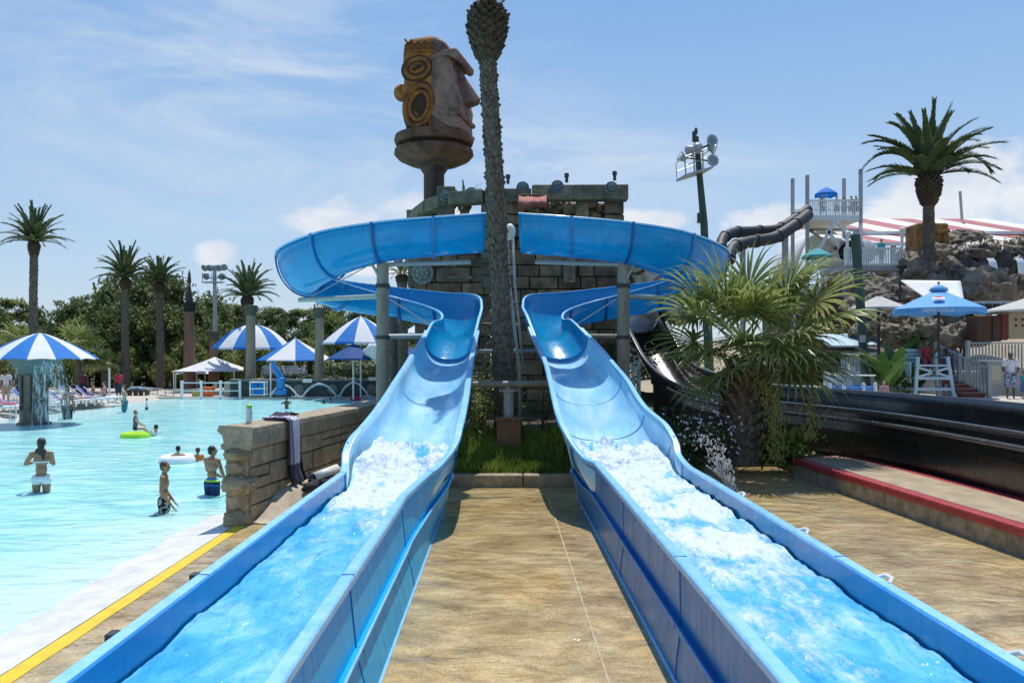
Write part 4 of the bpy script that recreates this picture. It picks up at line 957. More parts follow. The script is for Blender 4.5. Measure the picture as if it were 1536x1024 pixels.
# the palm right in the middle
D = 18.2
bs = P(760, 660, D); tp = P(731, 92, D)
t = thing('tall_palm', 'tall scaly palm trunk rising in the middle between the two slides', 'palm tree', tuple(bs))
palm_trunk([bs, P(754, 520, D), P(744, 300, D), tp], .25, .175, M['trunk'], rows=84, per=11, scale_len=.155, lift=.04, parent=t)
c = P(731, 90, D); boss(c, .42, 1.18, M['trunk_dark'], t, 5)
b = MB(); rn = random.Random(8); c = P(732, 12, D)
for i in range(9): frond(b, c + Vector((rn.uniform(-.1, .1), rn.uniform(-.1, .1), 0)), i * 2.4, math.radians(88 - i * 1.3), 1.7, .35, rn, lw=.05)
frond(b, P(738, 20, D), .25, math.radians(50), 1.5, .9, rn); frond(b, P(727, 20, D), 2.9, math.radians(62), 1.3, .7, rn)
b.build('crown', M['frond'], t)
# tall palm on the right
D = 45; bs = P(1398, 470, D); tp = P(1393, 306, D); bs.z = 2.2
date_palm('tall feather palm standing alone among the rocks before the striped roof', bs, tp, .31, .62, 1.75, 40, 3.9, 21, els=(86, 14), droop=1.05, rows=56,
          extra=((178, 48, 4.4, 2.3), (4, 46, 4.3, 2.2), (172, 55, 4.2, 1.5), (10, 58, 4.0, 1.5), (200, 62, 4.0, 1.3), (-12, 66, 4, 1.2)), lw=.075, nleaf=32)
# palms at the far side of the wave pool
for (px, pyb, pyt, D, tr, L, lab, seed, ph) in ((51, 600, 384, 45, .22, 2.1, 'tallest palm at the far left behind the fountain umbrella', 31, .25), (188, 583, 434, 56, .25, 2.45, 'taller of the two close palms among the trees past the loungers', 32, .2),
                                 (239, 580, 440, 58, .26, 2.1, 'shorter of the two close palms among the trees past the loungers', 33, .2), (371, 575, 462, 55, .30, 2.4, 'bushy palm rising right behind a tall stone pillar by the far umbrellas', 34, .2)):
    a = P(px + 2, pyb, D); a.z = max(a.z, 0); date_palm(lab, a, P(px, pyt, D), tr, tr * 1.3, .9, 40, L, seed, els=(84, 6), droop=1.0, rows=44, nleaf=24, lw=.085)
for (px, py, D, L, lab, s) in ((603, 432, 40, 1.3, 'small palm top seen in the gap left of the tower', 35),):
    date_palm(lab, P(px, 560, D), P(px, py - 8, D), .28, .3, .5, 20, L, s, els=(80, -5), rows=30, nleaf=16, lw=.07)
date_palm('palm top peeping through the arch of the stone tower', P(697, 560, 40), P(697, 316, 40), .25, .3, .4, 16, 1.2, 37, els=(75, -5), rows=30, nleaf=14, lw=.07)
# ------------------------------------------------------------------ fan palm
def fan(bl, bs_, base, d, L, size, rnd, spread=2.35, n=30, face=None):
    """costapalmate fan leaf: petiole then a pleated fan whose tips droop"""
    d = Vector(d).normalized(); p = Vector(base); pts = [p.copy()]; dd = d.copy()
    for i in range(6): dd = (dd + Vector((0, 0, -.035))).normalized(); p = p + dd * L / 6; pts.append(p.copy())
    bs_.tube(pts, [.024, .022, .02, .018, .017, .016, .014], 5)
    ax = dd; side = ax.cross(Vector((0, 0, 1)))
    if side.length < .1: side = Vector((1, 0, 0))
    side.normalize(); nrm = side.cross(ax).normalized()
    roll = rnd.uniform(-.5, .5); side2 = side * math.cos(roll) + nrm * math.sin(roll); nrm = side2.cross(ax).normalized()
    for i in range(n):
        a = (i + .5) / n * 2 - 1; ang = a * spread
        rd = ax * math.cos(ang) + side2 * math.sin(ang)
        l = size * (1 - .34 * abs(a) ** 1.6) * rnd.uniform(.9, 1.06)
        rd = (rd + nrm * .12 * (1 if i % 2 else -1) * .4 + nrm * .12).normalized()
        wv = (ax * -math.sin(ang) + side2 * math.cos(ang)).normalized()
        q = p.copy(); dr = rd.copy(); w0 = size * spread / n * .82; prev = None; ks = 7
        hang = rnd.uniform(.8, 1.4)
        for s_ in range(ks + 1):
            f = s_ / ks; w = w0 * (math.sin(min(1, f * 1.7 + .06) * PI * .5)) * (1 if f < .45 else max(.04, 1 - (f - .45) / .55)) * 1.0
            cur = (q - wv * w * .5 + nrm * w * .16 * 0, q + nrm * w * .22, q + wv * w * .5)
            if prev: bl.add([*prev, *cur], [(0, 1, 4, 3), (1, 2, 5, 4)])
            prev = cur; dr = (dr + Vector((0, 0, -1)) * (.03 + .42 * f * f * hang)).normalized(); q = q + dr * l / ks
# fan palm
D = 17.6
base = P(1112, 694, D)
t = thing('fan_palm', 'bushy fan palm with drooping split leaves in the kerbed bed by the black flume', 'palm tree', tuple(base))
rn = random.Random(77); b = MB(); apex = P(1122, 556, D)
b.tube([base, base + Vector((0, 0, .6)), apex, P(1123, 532, D)], [.46, .42, .38, .12], 16)
for i in range(15):
    for kx in range(9):
        a = 2 * PI * (kx + .5 * (i % 2)) / 9 + rn.uniform(-.1, .1); o = Vector((math.cos(a), math.sin(a), 0)); tg = Vector((-o.y, o.x, 0)); q = base.lerp(apex, i / 14) + o * .40
        s_ = 1 if (i + kx) % 2 else -1; e = q + o * rn.uniform(.08, .2) + tg * s_ * .16 + Vector((0, 0, rn.uniform(.28, .42)))
        b.bar(q, e, .10, .035, up=o)
b.build('trunk', M['trunk'], t)
lv = MB(); st = MB()
spec = [((.60, -.25, .80), 1.35, 1.25), ((.45, -.1, 1.0), 1.5, 1.2), ((.95, -.3, .28), 1.25, 1.3), ((.9, -.5, .05), 1.0, 1.25), ((.85, .1, .5), 1.4, 1.2), ((-.25, -.3, 1), 1.25, 1.1), ((-.55, -.3, .85), 1.3, 1.15), ((-.8, -.25, .62), 1.45, 1.1),
        ((-.85, -.35, .22), 1.2, 1.15), ((-1.0, -.45, -.32), 1.1, .85), ((.05, -.8, .75), 1.0, 1.15), ((-.35, -.8, .35), .9, 1.15), ((.35, -.85, .25), .9, 1.2), ((.1, -.9, -.1), .8, 1.1), ((.15, .2, 1), 1.3, 1.1), ((-.5, .4, .75), 1.2, 1.1), ((.5, .5, .7), 1.2, 1.15), ((-.75, -.5, .05), 1.05, 1.05), ((.7, -.65, -.15), .85, 1.1),
        ((-.1, .8, .5), 1.2, 1.1), ((.8, .6, .2), 1.1, 1.1), ((-.85, .5, .2), 1.1, 1.1), ((.2, -.5, 1.0), 1.15, 1.05), ((-.15, -.55, .62), 1.2, 1.0), ((.62, -.55, .5), 1.2, 1.15),
        ((.62, .0, 1.0), 1.75, 1.3), ((-.4, 0, 1.1), 1.6, 1.2), ((-.7, 0, .9), 1.65, 1.15), ((.85, -.2, .7), 1.65, 1.3), ((1, -.4, .45), 1.5, 1.3), ((1, -.55, -.05), 1.15, 1.25), ((-.6, -.7, -.05), .8, 1.0),]
for d, L, s_ in spec: fan(lv, st, apex + Vector((rn.uniform(-.12, .12), rn.uniform(-.12, .12), rn.uniform(.1, .75))), d, L, s_ * 1.14, rn, n=30)
lv.build('crown', M['fan'], t); st.build('leaf_stalk', M['fan_y'], t, smooth=True)
for (x0, y0, x1, y1, x2, y2) in ((1150, 520, 1205, 545, 1216, 650), (1140, 560, 1160, 600, 1164, 680)):
    sd = MB(); pts = catmull([tuple(P(1130, 520, D)), tuple(P(x0, y0, D - .5)), tuple(P(x1, y1, D - .8)), tuple(P(x2, y2, D - .8))], 8); sd.tube(pts, .012, 5)
    for p in pts[8:]:
        for j in range(34):
            q = Vector(p) + Vector((rn.gauss(0, .13), rn.gauss(0, .13), rn.uniform(-.12, .1))); sd.leaf(q, (rn.uniform(-.6, .6), rn.uniform(-.6, .6), -1), (rn.random(), 1, .2), rn.uniform(.07, .15), .03)
    sd.build('seed_spray', M['seed'], t)
for px, pyb, pyt, D_, sz, lab, sd_ in ((118, 600, 520, 54, 1.5, 'small fan-leaved palm in front of the woods right of the fountain umbrella', 51), (156, 598, 545, 55, 1.0, 'slim young palm in front of the woods near the thin white pole', 52), (28, 600, 512, 55, 1.4, 'small fan-leaved palm in front of the woods left of the tallest palm', 53)):
    a = P(px, pyb, D_); a.z = 0; ap = P(px, pyt, D_); t = thing('young_palm', lab, 'palm tree', tuple(a)); rn = random.Random(sd_); b = MB(); b.tube([a, ap], [.2, .15], 10); b.build('trunk', M['trunk'], t, smooth=True); lv = MB(); st = MB()
    for i in range(16): az = i * 2.4; el = math.radians(rn.uniform(-20, 75)); fan(lv, st, ap, (math.cos(az) * math.cos(el), math.sin(az) * math.cos(el), math.sin(el)), sz * .6, sz * .75, rn, n=16)
    lv.build('crown', M['fan'], t); st.build('leaf_stalk', M['fan_y'], t)
# ------------------------------------------------------------------ low planting in the beds
def bush(name, label, c, rx_, ry_, rz_, n, mat, seed, ls=.12, group=None, cat='shrub', stems=True):
    rnd = random.Random(seed); c = Vector(c); t = thing(name, label, cat, tuple(c), group); b = MB()
    cl = [Vector((rnd.gauss(0, .45), rnd.gauss(0, .45), abs(rnd.gauss(.45, .3)))) for _ in range(14)]
    for _ in range(n):
        q = rnd.choice(cl) + Vector((rnd.gauss(0, .2), rnd.gauss(0, .2), rnd.gauss(0, .17)))
        p = c + Vector((q.x * rx_, q.y * ry_, max(.02, q.z) * rz_)); b.leaf(p, (rnd.gauss(0, 1), rnd.gauss(0, 1), rnd.uniform(-.4, .9)), (rnd.gauss(0, .4), rnd.gauss(0, .4), 1), ls * rnd.uniform(.6, 1.4), ls * .55 * rnd.uniform(.7, 1.2))
    b.build('foliage', mat, t)
    if stems:
        s_ = MB()
        for q in cl[:8]: s_.tube([c, c + Vector((q.x * rx_ * .5, q.y * ry_ * .5, q.z * rz_ * .5)), c + Vector((q.x * rx_, q.y * ry_, q.z * rz_))], .012, 4)
        s_.build('stem', M['bark'], t)
    return t
q = P(1035, 690, 17.2); q.z = .2
fb = bush('flowering_shrub', 'leafy shrub dotted with small white flowers beside the fan palm trunk', q, .85, .6, 1.05, 1900, M['bush'], 3, .12)
b = MB(); rn = random.Random(4)
for _ in range(130):
    p = q + Vector((rn.gauss(.2, .42), rn.gauss(-.25, .35), abs(rn.gauss(.7, .3)))); b.leaf(p, (rn.gauss(0, 1), rn.gauss(0, 1), .3), (0, -1, .3), .05, .05); b.leaf(p, (rn.gauss(0, 1), .2, rn.gauss(0, 1)), (0, -1, .3), .045, .045)
tag(b.build('blossoms', M['flower'], fb), kind='stuff')
bush('ground_shrub', 'low yellow-green shrub along the chute edge left of the flowering shrub', P(1010, 660, 17.8), .8, .7, .55, 900, M['bush'], 5, .1)
bush('ground_shrub', 'small grassy clump at the right foot of the fan palm', P(1165, 690, 17.5), .7, .5, .5, 800, M['grass'], 6, .22, stems=False)
bush('dark_shrub', 'sprawling dark shrub beside the beam column behind the grass', P(722, 655, 18.0), .5, .5, 1.25, 1000, M['leaf1'], 7, .09)
bush('dark_shrub', 'dark shrub in the shade of the far chute under the tower', P(812, 650, 18.6), .45, .5, .9, 700, M['leaf0'], 8, .09)
bush('dark_shrub', 'climbing bush against the tower base by the palm trunk', P(708, 640, 21), .55, .4, 2.2, 900, M['leaf0'], 9, .11)
bush('dark_shrub', 'taller shrub behind the grey legs of the pale tubes', P(1030, 595, 29), 1.5, .8, 1.9, 1200, M['leaf0'], 62, .16)
bush('dark_shrub', 'shrub in the corner below the black flume mouth', P(935, 590, 25), .8, .7, 1.4, 1000, M['leaf0'], 63, .14)
# grass: one mass nobody could count
gb = MB(); rn = random.Random(12)
for _ in range(9500):
    x = rn.uniform(-1.25, 1.55); y = rn.uniform(15.95, 18.0) ** 1
    if x > .75 and rn.random() < .5: continue
    z = .16 + .62 * ss(16.2, 18.2, y); h = rn.uniform(.10, .30) * (1.0 + .5 * noise.noise(Vector((x * 2, y * 2, 3)))); a = rn.uniform(0, 2 * PI); l = rn.uniform(.1, .5) * h
    o = Vector((math.cos(a), math.sin(a), 0)); w = Vector((-o.y, o.x, 0)) * .009; p = Vector((x, y, z))
    gb.add([p - w, p + w, p + o * l * .35 + Vector((0, 0, h * .65)) + w * .7, p + o * l + Vector((0, 0, h)), p + o * l * .35 + Vector((0, 0, h * .65)) - w * .7], [(0, 1, 2, 3, 4)])
tag(gb.build('grass', M['grass']), 'bright grass and weeds behind the long kerb', kind='stuff')
gb = MB()
for _ in range(2600):
    x = rn.uniform(3.1, 6.4); y = rn.uniform(18.9, 21); p = Vector((x, y, .3)); a = rn.uniform(0, 6.3); h = rn.uniform(.1, .3); o = Vector((math.cos(a), math.sin(a), 0)); w = Vector((-o.y, o.x, 0)) * .01
    gb.add([p - w, p + w, p + o * .1 + Vector((0, 0, h))], [(0, 1, 2)])
tag(gb.build('ground_cover', M['grass']), 'low green ground cover in the fan palm bed', kind='stuff')
# water jet by the shrub
wj = MB(); rn = random.Random(19); s0 = P(1098, 738, 15.2)
for _ in range(420):
    f = rn.random(); sp = .05 + .16 * f; x = -.75 * f * f * .8; z = 1.35 * f * (1 - .1 * f) * 1.0
    p = s0 + Vector((x + rn.gauss(0, sp * .6), rn.gauss(0, sp * .6), z + rn.gauss(0, .06) - .15)); r = rn.uniform(.006, .02) * (1.2 - .4 * f)
    wj.sphere(p, (r, r, r * rn.uniform(1, 2.6)), 5, 4)
for i in range(14):
    a = i * .45; pts = [s0 + Vector((.03 * math.cos(a) - .75 * (f / 8) ** 2 * .8 * (.4 + .1 * (i % 5)) , .03 * math.sin(a), 1.0 * f / 8 * (.5 + .04 * (i % 9)) - .15)) for f in range(9)]; wj.tube(pts, .009, 4)
tag(wj.build('water_jet', M['drop'], None, smooth=True), 'fountain of splashing drops by the flowering shrub', kind='stuff')

# ================================================================== FOREST
def crown_mesh(seed, kind):
    rnd = random.Random(seed); b = MB(); cl = []
    if kind == 'pine':        # flat-topped, open
        for i in range(26):
            z = rnd.uniform(.25, 1.0) ** .8; r = (.95 if z > .55 else .65) * (1.06 - .45 * max(0, z - .8) / .2); a = rnd.uniform(0, 2 * PI); q = math.sqrt(rnd.random()) * r
            cl.append((Vector((q * math.cos(a), q * math.sin(a), z)), rnd.uniform(.17, .30), .42))
    else:
        for i in range(34):
            z = rnd.uniform(.02, 1.0); r = (math.sin(min(1, z * .9 + .15) * PI) ** .6) * .95; a = rnd.uniform(0, 2 * PI); q = math.sqrt(rnd.random()) * r
            cl.append((Vector((q * math.cos(a), q * math.sin(a), z)), rnd.uniform(.2, .34), .75))
    for c, r, fl in cl:
        for _ in range(150):
            d = Vector((rnd.gauss(0, 1), rnd.gauss(0, 1), rnd.gauss(0, 1))).normalized() * r * rnd.random() ** .45; p = c + Vector((d.x, d.y, d.z * fl))
            b.leaf(p, (rnd.gauss(0, 1), rnd.gauss(0, 1), rnd.gauss(0, .6)), (d.x * 2 + rnd.gauss(0, .4), d.y * 2 + rnd.gauss(0, .4), 1), rnd.uniform(.055, .12), rnd.uniform(.035, .07))
    return b, cl
def tree_proto(seed, kind, mat, cr, ch, th):
    t = thing('pine_tree' if kind == 'pine' else 'broadleaf_tree', 'x', 'tree')
    b, cl = crown_mesh(seed, kind); b.v = [Vector((q.x * cr, q.y * cr, th + q.z * ch)) for q in b.v]; b.build('crown', mat, t)
    k_ = MB(); k_.tube([(0, 0, -.3), (.1, 0, th * .5), (0, .05, th + ch * .6)], [.22, .18, .07], 8)
    for c, r, fl in cl[:11]:
        e = Vector((c.x * cr, c.y * cr, th + c.z * ch)); z = max(th * .55, e.z - (abs(c.x) + abs(c.y)) * cr * .55); s_ = Vector((.03, .03, z)); k_.tube([s_, s_.lerp(e, .55) + Vector((0, 0, .12)), e], [.07, .05, .02], 5)
    k_.build('trunk', M['bark'], t, smooth=True)
    return t
protos = [tree_proto(101, 'pine', M['leaf0'], 2.7, 3.0, 4.6), tree_proto(102, 'pine', M['leaf1'], 2.4, 2.6, 4.8), tree_proto(103, 'broad', M['leaf0'], 2.4, 4.6, 1.6), tree_proto(104, 'broad', M['leaf2'], 2.8, 5.0, 1.3), tree_proto(105, 'broad', M['leaf1'], 2.2, 3.0, .7)]
LB = ['dark flat-topped pine in the woods beyond the pool', 'sunlit yellow-green pine in the woods beyond the pool', 'dark round broadleaf tree in the woods beyond the pool', 'deep green wide broadleaf tree in the woods beyond the pool', 'low bright leafy tree at the edge of the woods beyond the pool']
GR = ['dark pines of the woods', 'bright pines of the woods', 'dark round trees of the woods', 'deep green wide trees of the woods', 'low bright trees of the woods']
usedp = set(); rn = random.Random(40)
def plant(k_, px, D, topy, sy=None):
    H = (protos_h[k_]); z0 = 0.0; top = (EYE - (topy - CY) * D / F) * .9; s_ = max(.35, top / H)
    w = s_ * rn.uniform(.85, 1.15) if sy is None else sy
    x = (px - CX) * D / F
    if k_ not in usedp: o = protos[k_]; usedp.add(k_); o.location = (x, D, z0); o.scale = (w, w, s_); o.rotation_euler = (0, 0, rn.uniform(0, 6.28)); o['label'] = LB[k_]; o['group'] = GR[k_]
    else: o = dup(protos[k_], (x, D, z0), rn.uniform(0, 6.28), (w, w, s_), LB[k_], GR[k_])
protos_h = [7.5, 7.3, 6.3, 6.4, 3.9]
# skyline row: heights read off the photograph
sky_line = [(-60, 452, 78), (-20, 445, 80), (10, 440, 76), (48, 452, 82), (88, 455, 78), (122, 438, 72), (150, 428, 74), (175, 410, 70), (205, 415, 66), (232, 398, 70), (262, 412, 66), (290, 440, 70), (318, 436, 72), (345, 448, 78), (372, 452, 80), (400, 450, 82),
            (428, 454, 80), (455, 456, 82), (485, 450, 78), (512, 455, 80), (545, 455, 82), (575, 450, 80), (605, 446, 84), (640, 450, 84)]
for i, (px, ty, D) in enumerate(sky_line):
    plant([0, 2, 1, 3, 0, 0, 1, 2, 2, 3, 2][i % 11], px, D, ty)
for i in range(30):
    px = -40 + i * 23.5 + rn.uniform(-9, 9); plant([2, 3, 2, 4][i % 4], px, rn.uniform(64, 74), rn.uniform(452, 496))
for i in range(24):
    px = -30 + i * 28 + rn.uniform(-9, 9); plant([4, 4, 1, 4, 3][i % 5], px, rn.uniform(58, 65), rn.uniform(500, 540))
for px, D, ty in ((1010, 60, 505), (975, 62, 500)): plant(3, px, D, ty)
# understorey hedge band on the woods' floor
hb = MB(); 
for _ in range(9000):
    x = rn.uniform(-72, 2); y = rn.uniform(72, 90); hb.leaf((x, y, rn.uniform(0, 2.6)), (rn.gauss(0, 1), rn.gauss(0, 1), rn.gauss(0, .6)), (0, -.4, 1), rn.uniform(.5, 1.0), rn.uniform(.3, .6))
tag(hb.build('undergrowth', M['leaf0']), 'dark undergrowth filling the floor of the woods', kind='stuff')
# ================================================================== PEOPLE
def solid_mesh(b, vox, smooth_it=3):
    me = b.mesh('tmp'); o = bpy.data.objects.new('tmp', me); COL.objects.link(o)
    r = o.modifiers.new('r', 'REMESH'); r.mode = 'VOXEL'; r.voxel_size = vox; r.use_smooth_shade = True
    s_ = o.modifiers.new('s', 'SMOOTH'); s_.factor = .5; s_.iterations = smooth_it
    dg = bpy.context.evaluated_depsgraph_get(); ev = o.evaluated_get(dg); m2 = bpy.data.meshes.new_from_object(ev, depsgraph=dg)
    bpy.data.objects.remove(o); bpy.data.meshes.remove(me); return m2
def paint(me, fn):
    if 'Col' in me.color_attributes: me.color_attributes.remove(me.color_attributes['Col'])
    a = me.color_attributes.new('Col', 'FLOAT_COLOR', 'POINT'); buf = []
    for v in me.vertices: c = fn(v.co); buf += [c[0], c[1], c[2], 1]
    a.data.foreach_set('color', buf); me.shade_smooth()
def limb(b, a, ra, c, rc): b.cone(a, ra, c, rc, 12)
def hand(b, w, d, h, side, curl=.35):
    """palm, four unequal fingers with a knuckle bend and a thumb from the side of the palm"""
    d = Vector(d).normalized(); x = d.cross(Vector((0, 1, 0)))
    if x.length < .2: x = d.cross(Vector((1, 0, 0)))
    x.normalize(); n = x.cross(d).normalized(); w = Vector(w); p = w + d * .030 * h
    b.sphere(p, (.0001 + .021 * h, .012 * h, .030 * h), 10, 8, rot=Matrix((x, n, d)).transposed())
    for i, (o, l) in enumerate(((-.017, .036), (-.006, .043), (.006, .040), (.017, .031))):
        q = p + d * .022 * h + x * o * h; k = q + d * l * .55 * h; e = k + (d * (1 - curl) + n * curl).normalized() * l * .55 * h
        b.cone(q, .0062 * h, k, .0056 * h, 6); b.cone(k, .0056 * h, e, .0046 * h, 6)
    q = p - x * side * .018 * h - d * .008 * h; e = q + (d * .6 - x * side * .8).normalized() * .03 * h; b.cone(q, .0075 * h, e, .0055 * h, 6)
TAN = (.48, .27, .16); PALE = (.62, .40, .28); BROWN = (.17, .085, .05); DARK = (.07, .04, .028)
HB = (.065, .035, .02); HK = (.012, .010, .009); HL = (.20, .11, .05)
def person(label, loc, h, rz, skin=TAN, hair=HB, pose=None, clothes=(), long_hair=False, group=None, female=False, vox=.010, eyes=False, girth=1.0):
    J = dict(pel=(0, 0, .52), che=(0, .005, .71), nec=(0, .0, .845), hea=(0, .012, .925), sL=(-.098, 0, .805), sR=(.098, 0, .805), eL=(-.13, -.015, .635), eR=(.13, -.015, .635),
             wL=(-.135, .03, .485), wR=(.135, .03, .485), hL=(-.05, 0, .505), hR=(.05, 0, .505), kL=(-.055, .01, .285), kR=(.055, .01, .285), aL=(-.055, -.01, .045), aR=(.055, -.01, .045))
    if pose: J.update(pose)
    V_ = {k: Vector(v) * h for k, v in J.items()}; g_ = girth
    loc = Vector(loc); t = thing('person', label, 'person', tuple(loc), group); b = MB()
    up = (V_['nec'] - V_['pel']).normalized(); sx = (V_['sR'] - V_['sL']).normalized(); fw = up.cross(sx).normalized(); Rm = Matrix((sx, fw, up)).transposed()
    T_ = lambda a, f: V_['pel'].lerp(V_['nec'], f) + fw * a * h
    b.sphere(V_['pel'] + up * .0 * h, (.082 * h * g_ * (1.08 if female else 1), .058 * h * g_, .065 * h), 14, 10, rot=Rm)
    b.sphere(T_(.002, .3), (.070 * h * g_ * (.9 if female else 1), .050 * h * g_, .085 * h), 14, 10, rot=Rm)
    b.sphere(T_(.004, .66), (.086 * h * g_, .056 * h * g_, .088 * h), 14, 10, rot=Rm)
    b.sphere(T_(-.004, .86), (.082 * h * g_, .042 * h * g_, .05 * h), 14, 10, rot=Rm)
    for s in ('L', 'R'):
        q = 1 if s == 'R' else -1
        limb(b, V_['nec'] - up * .012 * h, .026 * h, V_['s' + s], .030 * h * g_)
        limb(b, V_['s' + s], .032 * h * g_, V_['e' + s], .023 * h * g_); limb(b, V_['e' + s], .023 * h * g_, V_['w' + s], .0145 * h)
        b.cone(V_['e' + s].lerp(V_['w' + s], .15), .0245 * h, V_['e' + s].lerp(V_['w' + s], .45), .021 * h, 10)
        hand(b, V_['w' + s], V_['w' + s] - V_['e' + s], h, q)
        limb(b, V_['h' + s], .056 * h * g_, V_['k' + s], .034 * h * g_); limb(b, V_['k' + s], .033 * h, V_['a' + s], .020 * h)
        b.cone(V_['k' + s].lerp(V_['a' + s], .15) - fw * .008 * h, .032 * h, V_['k' + s].lerp(V_['a' + s], .45) - fw * .008 * h, .027 * h, 10)
        shin = (V_['a' + s] - V_['k' + s]).normalized(); f2 = (fw - shin * fw.dot(shin)); f2 = f2.normalized() if f2.length > .2 else fw
        b.cone(V_['a' + s] - f2 * .012 * h + shin * .022 * h, .020 * h, V_['a' + s] + f2 * .085 * h + shin * .03 * h, .0145 * h, 8)
    limb(b, V_['nec'] - up * .02 * h, .031 * h, V_['hea'] - Vector((0, 0, .03)) * h, .028 * h)
    hc = V_['hea']; fh = Vector((0, 1, 0)) if not (pose and 'look' in pose) else Vector(pose['look']).normalized(); hs = fh.cross(Vector((0, 0, 1))).normalized()
    b.sphere(hc + Vector((0, 0, .012)) * h, (.044 * h, .052 * h, .054 * h), 14, 10, rot=Matrix((hs, fh, hs.cross(fh))).transposed())
    b.sphere(hc + fh * .014 * h - Vector((0, 0, .030)) * h, (.033 * h, .036 * h, .036 * h), 12, 8)
    b.cone(hc + fh * .050 * h + Vector((0, 0, .008)) * h, .006 * h, hc + fh * .060 * h - Vector((0, 0, .012)) * h, .0085 * h, 8)
    b.sphere(hc + fh * .044 * h - Vector((0, 0, .033)) * h, (.014 * h, .010 * h, .006 * h), 8, 6)
    for s in (-1, 1): b.sphere(hc + hs * s * .045 * h - fh * .004 * h, (.008 * h, .014 * h, .018 * h), 8, 6)
    me = solid_mesh(b, vox); lips = hc + fh * .05 * h - Vector((0, 0, .033)) * h
    paint(me, lambda p: (skin[0] * .8, skin[1] * .6, skin[2] * .6) if (p - lips).length < .014 * h else skin)
    me.materials.append(M['skin']); bo = bpy.data.objects.new('body', me); COL.objects.link(bo); bo.parent = t
    hb_ = MB(); hb_.sphere(hc - fh * .012 * h + Vector((0, 0, .021)) * h, (.0485 * h, .053 * h, .054 * h), 16, 10, amp=.08, freq=6, seed=h * 7, rot=Matrix((hs, fh, hs.cross(fh))).transposed())
    hb_.sphere(hc - fh * .026 * h - Vector((0, 0, .012)) * h, (.041 * h, .030 * h, .034 * h), 14, 8, amp=.08, freq=5)
    if long_hair:
        hb_.cone(hc - fh * .03 * h, .040 * h, V_['nec'] - fh * .035 * h - Vector((0, 0, .03)) * h, .030 * h, 12); hb_.cone(V_['nec'] - fh * .035 * h + hs * .03 * h, .028 * h, V_['nec'] - fh * .05 * h + hs * .028 * h - Vector((0, 0, .10)) * h, .014 * h, 10)
        hb_.cone(V_['nec'] - fh * .03 * h - hs * .035 * h, .028 * h, V_['nec'] + fh * .0 * h - hs * .06 * h - Vector((0, 0, .07)) * h, .014 * h, 10)
    hm = solid_mesh(hb_, max(vox, .009), 2); paint(hm, lambda p: hair); hm.materials.append(M['hair']); ho = bpy.data.objects.new('hair', hm); COL.objects.link(ho); ho.parent = t
    if eyes:
        for s in (-1, 1):
            e = MB(); e.sphere(hc + fh * .0475 * h + hs * s * .018 * h + Vector((0, 0, .008)) * h, .0062 * h, 8, 6); me_ = e.build('eye', M['dark'], None, smooth=True); me_.parent = t; me_.location = me_.location
    for nm, fn_shape, fn_col in clothes:
        cb = MB(); fn_shape(cb, V_, h, up, fw, sx, Rm); cm_ = solid_mesh(cb, max(vox, .009), 2); paint(cm_, fn_col(h)); cm_.materials.append(M['cloth']); c_ = bpy.data.objects.new(nm, cm_); COL.objects.link(c_); c_.parent = t
    t.rotation_euler = (0, 0, rz)
    return t
def shorts(length=.7, loose=1.16, waist=.03):
    def f(b, V_, h, up, fw, sx, Rm):
        b.sphere(V_['pel'] + up * .005 * h, (.086 * h * loose * .99, .064 * h * loose, .066 * h), 14, 10, rot=Rm)
        for s in ('L', 'R'): b.cone(V_['h' + s], .058 * h * loose, V_['h' + s].lerp(V_['k' + s], length), .047 * h * loose, 12)
    return f
def shirt(long=.35):
    def f(b, V_, h, up, fw, sx, Rm):
        T_ = lambda a, q: V_['pel'].lerp(V_['nec'], q) + fw * a * h
        b.sphere(T_(.0, .12), (.088 * h, .066 * h, .07 * h), 14, 10, rot=Rm); b.sphere(T_(.002, .36), (.084 * h, .064 * h, .09 * h), 14, 10, rot=Rm); b.sphere(T_(.004, .66), (.096 * h, .066 * h, .09 * h), 14, 10, rot=Rm); b.sphere(T_(-.002, .85), (.09 * h, .050 * h, .045 * h), 14, 10, rot=Rm)
        for s in ('L', 'R'): b.cone(V_['s' + s], .041 * h, V_['s' + s].lerp(V_['e' + s], .2 + long), .036 * h, 12)
    return f
def top_band(b, V_, h, up, fw, sx, Rm):
    c = V_['pel'].lerp(V_['nec'], .60)
    b.lathe([(.001, -.012 * h), (.091 * h, -.012 * h), (.092 * h, .006 * h), (.001, .006 * h)], (0, 0, 0), 24); n = len(b.v)
    for i in range(n): b.v[i] = c + Rm @ Vector((b.v[i].x, b.v[i].y * .66, b.v[i].z))
    for s in (-1, 1): b.sphere(c + fw * .05 * h + sx * s * .04 * h + up * .012 * h, (.036 * h, .022 * h, .03 * h), 10, 8); b.cone(c + fw * .05 * h + sx * s * .04 * h + up * .03 * h, .008 * h, V_['nec'] - fw * .03 * h + sx * s * .01 * h, .007 * h, 6)
def brief(b, V_, h, up, fw, sx, Rm):
    b.sphere(V_['pel'] - up * .012 * h, (.094 * h, .074 * h, .052 * h), 14, 10, rot=Rm)
    for s in ('L', 'R'): b.cone(V_['h' + s], .062 * h, V_['h' + s].lerp(V_['k' + s], .12), .060 * h, 12)
solidc = lambda c: (lambda h: (lambda p: c))
def bands(*bs):
    def g_(h):
        def f(p):
            for z, c in bs:
                if p.z > z * h: return c
            return bs[-1][1]
        return f
    return g_
def speck(c1, c2, fr=14, th=.1):
    return lambda h: (lambda p: c1 if noise.noise(p * fr) > th else c2)
WZ = -.1
def wade(px, py, top, h, **k):
    D = (EYE - WZ) * F / (py - CY); x = (px - CX) * D / F; above = (py - top) * D / F
    return (x, D, WZ + above - .99 * h)
hips_in = dict(kL=(-.06, .03, .27), kR=(.06, -.01, .28))
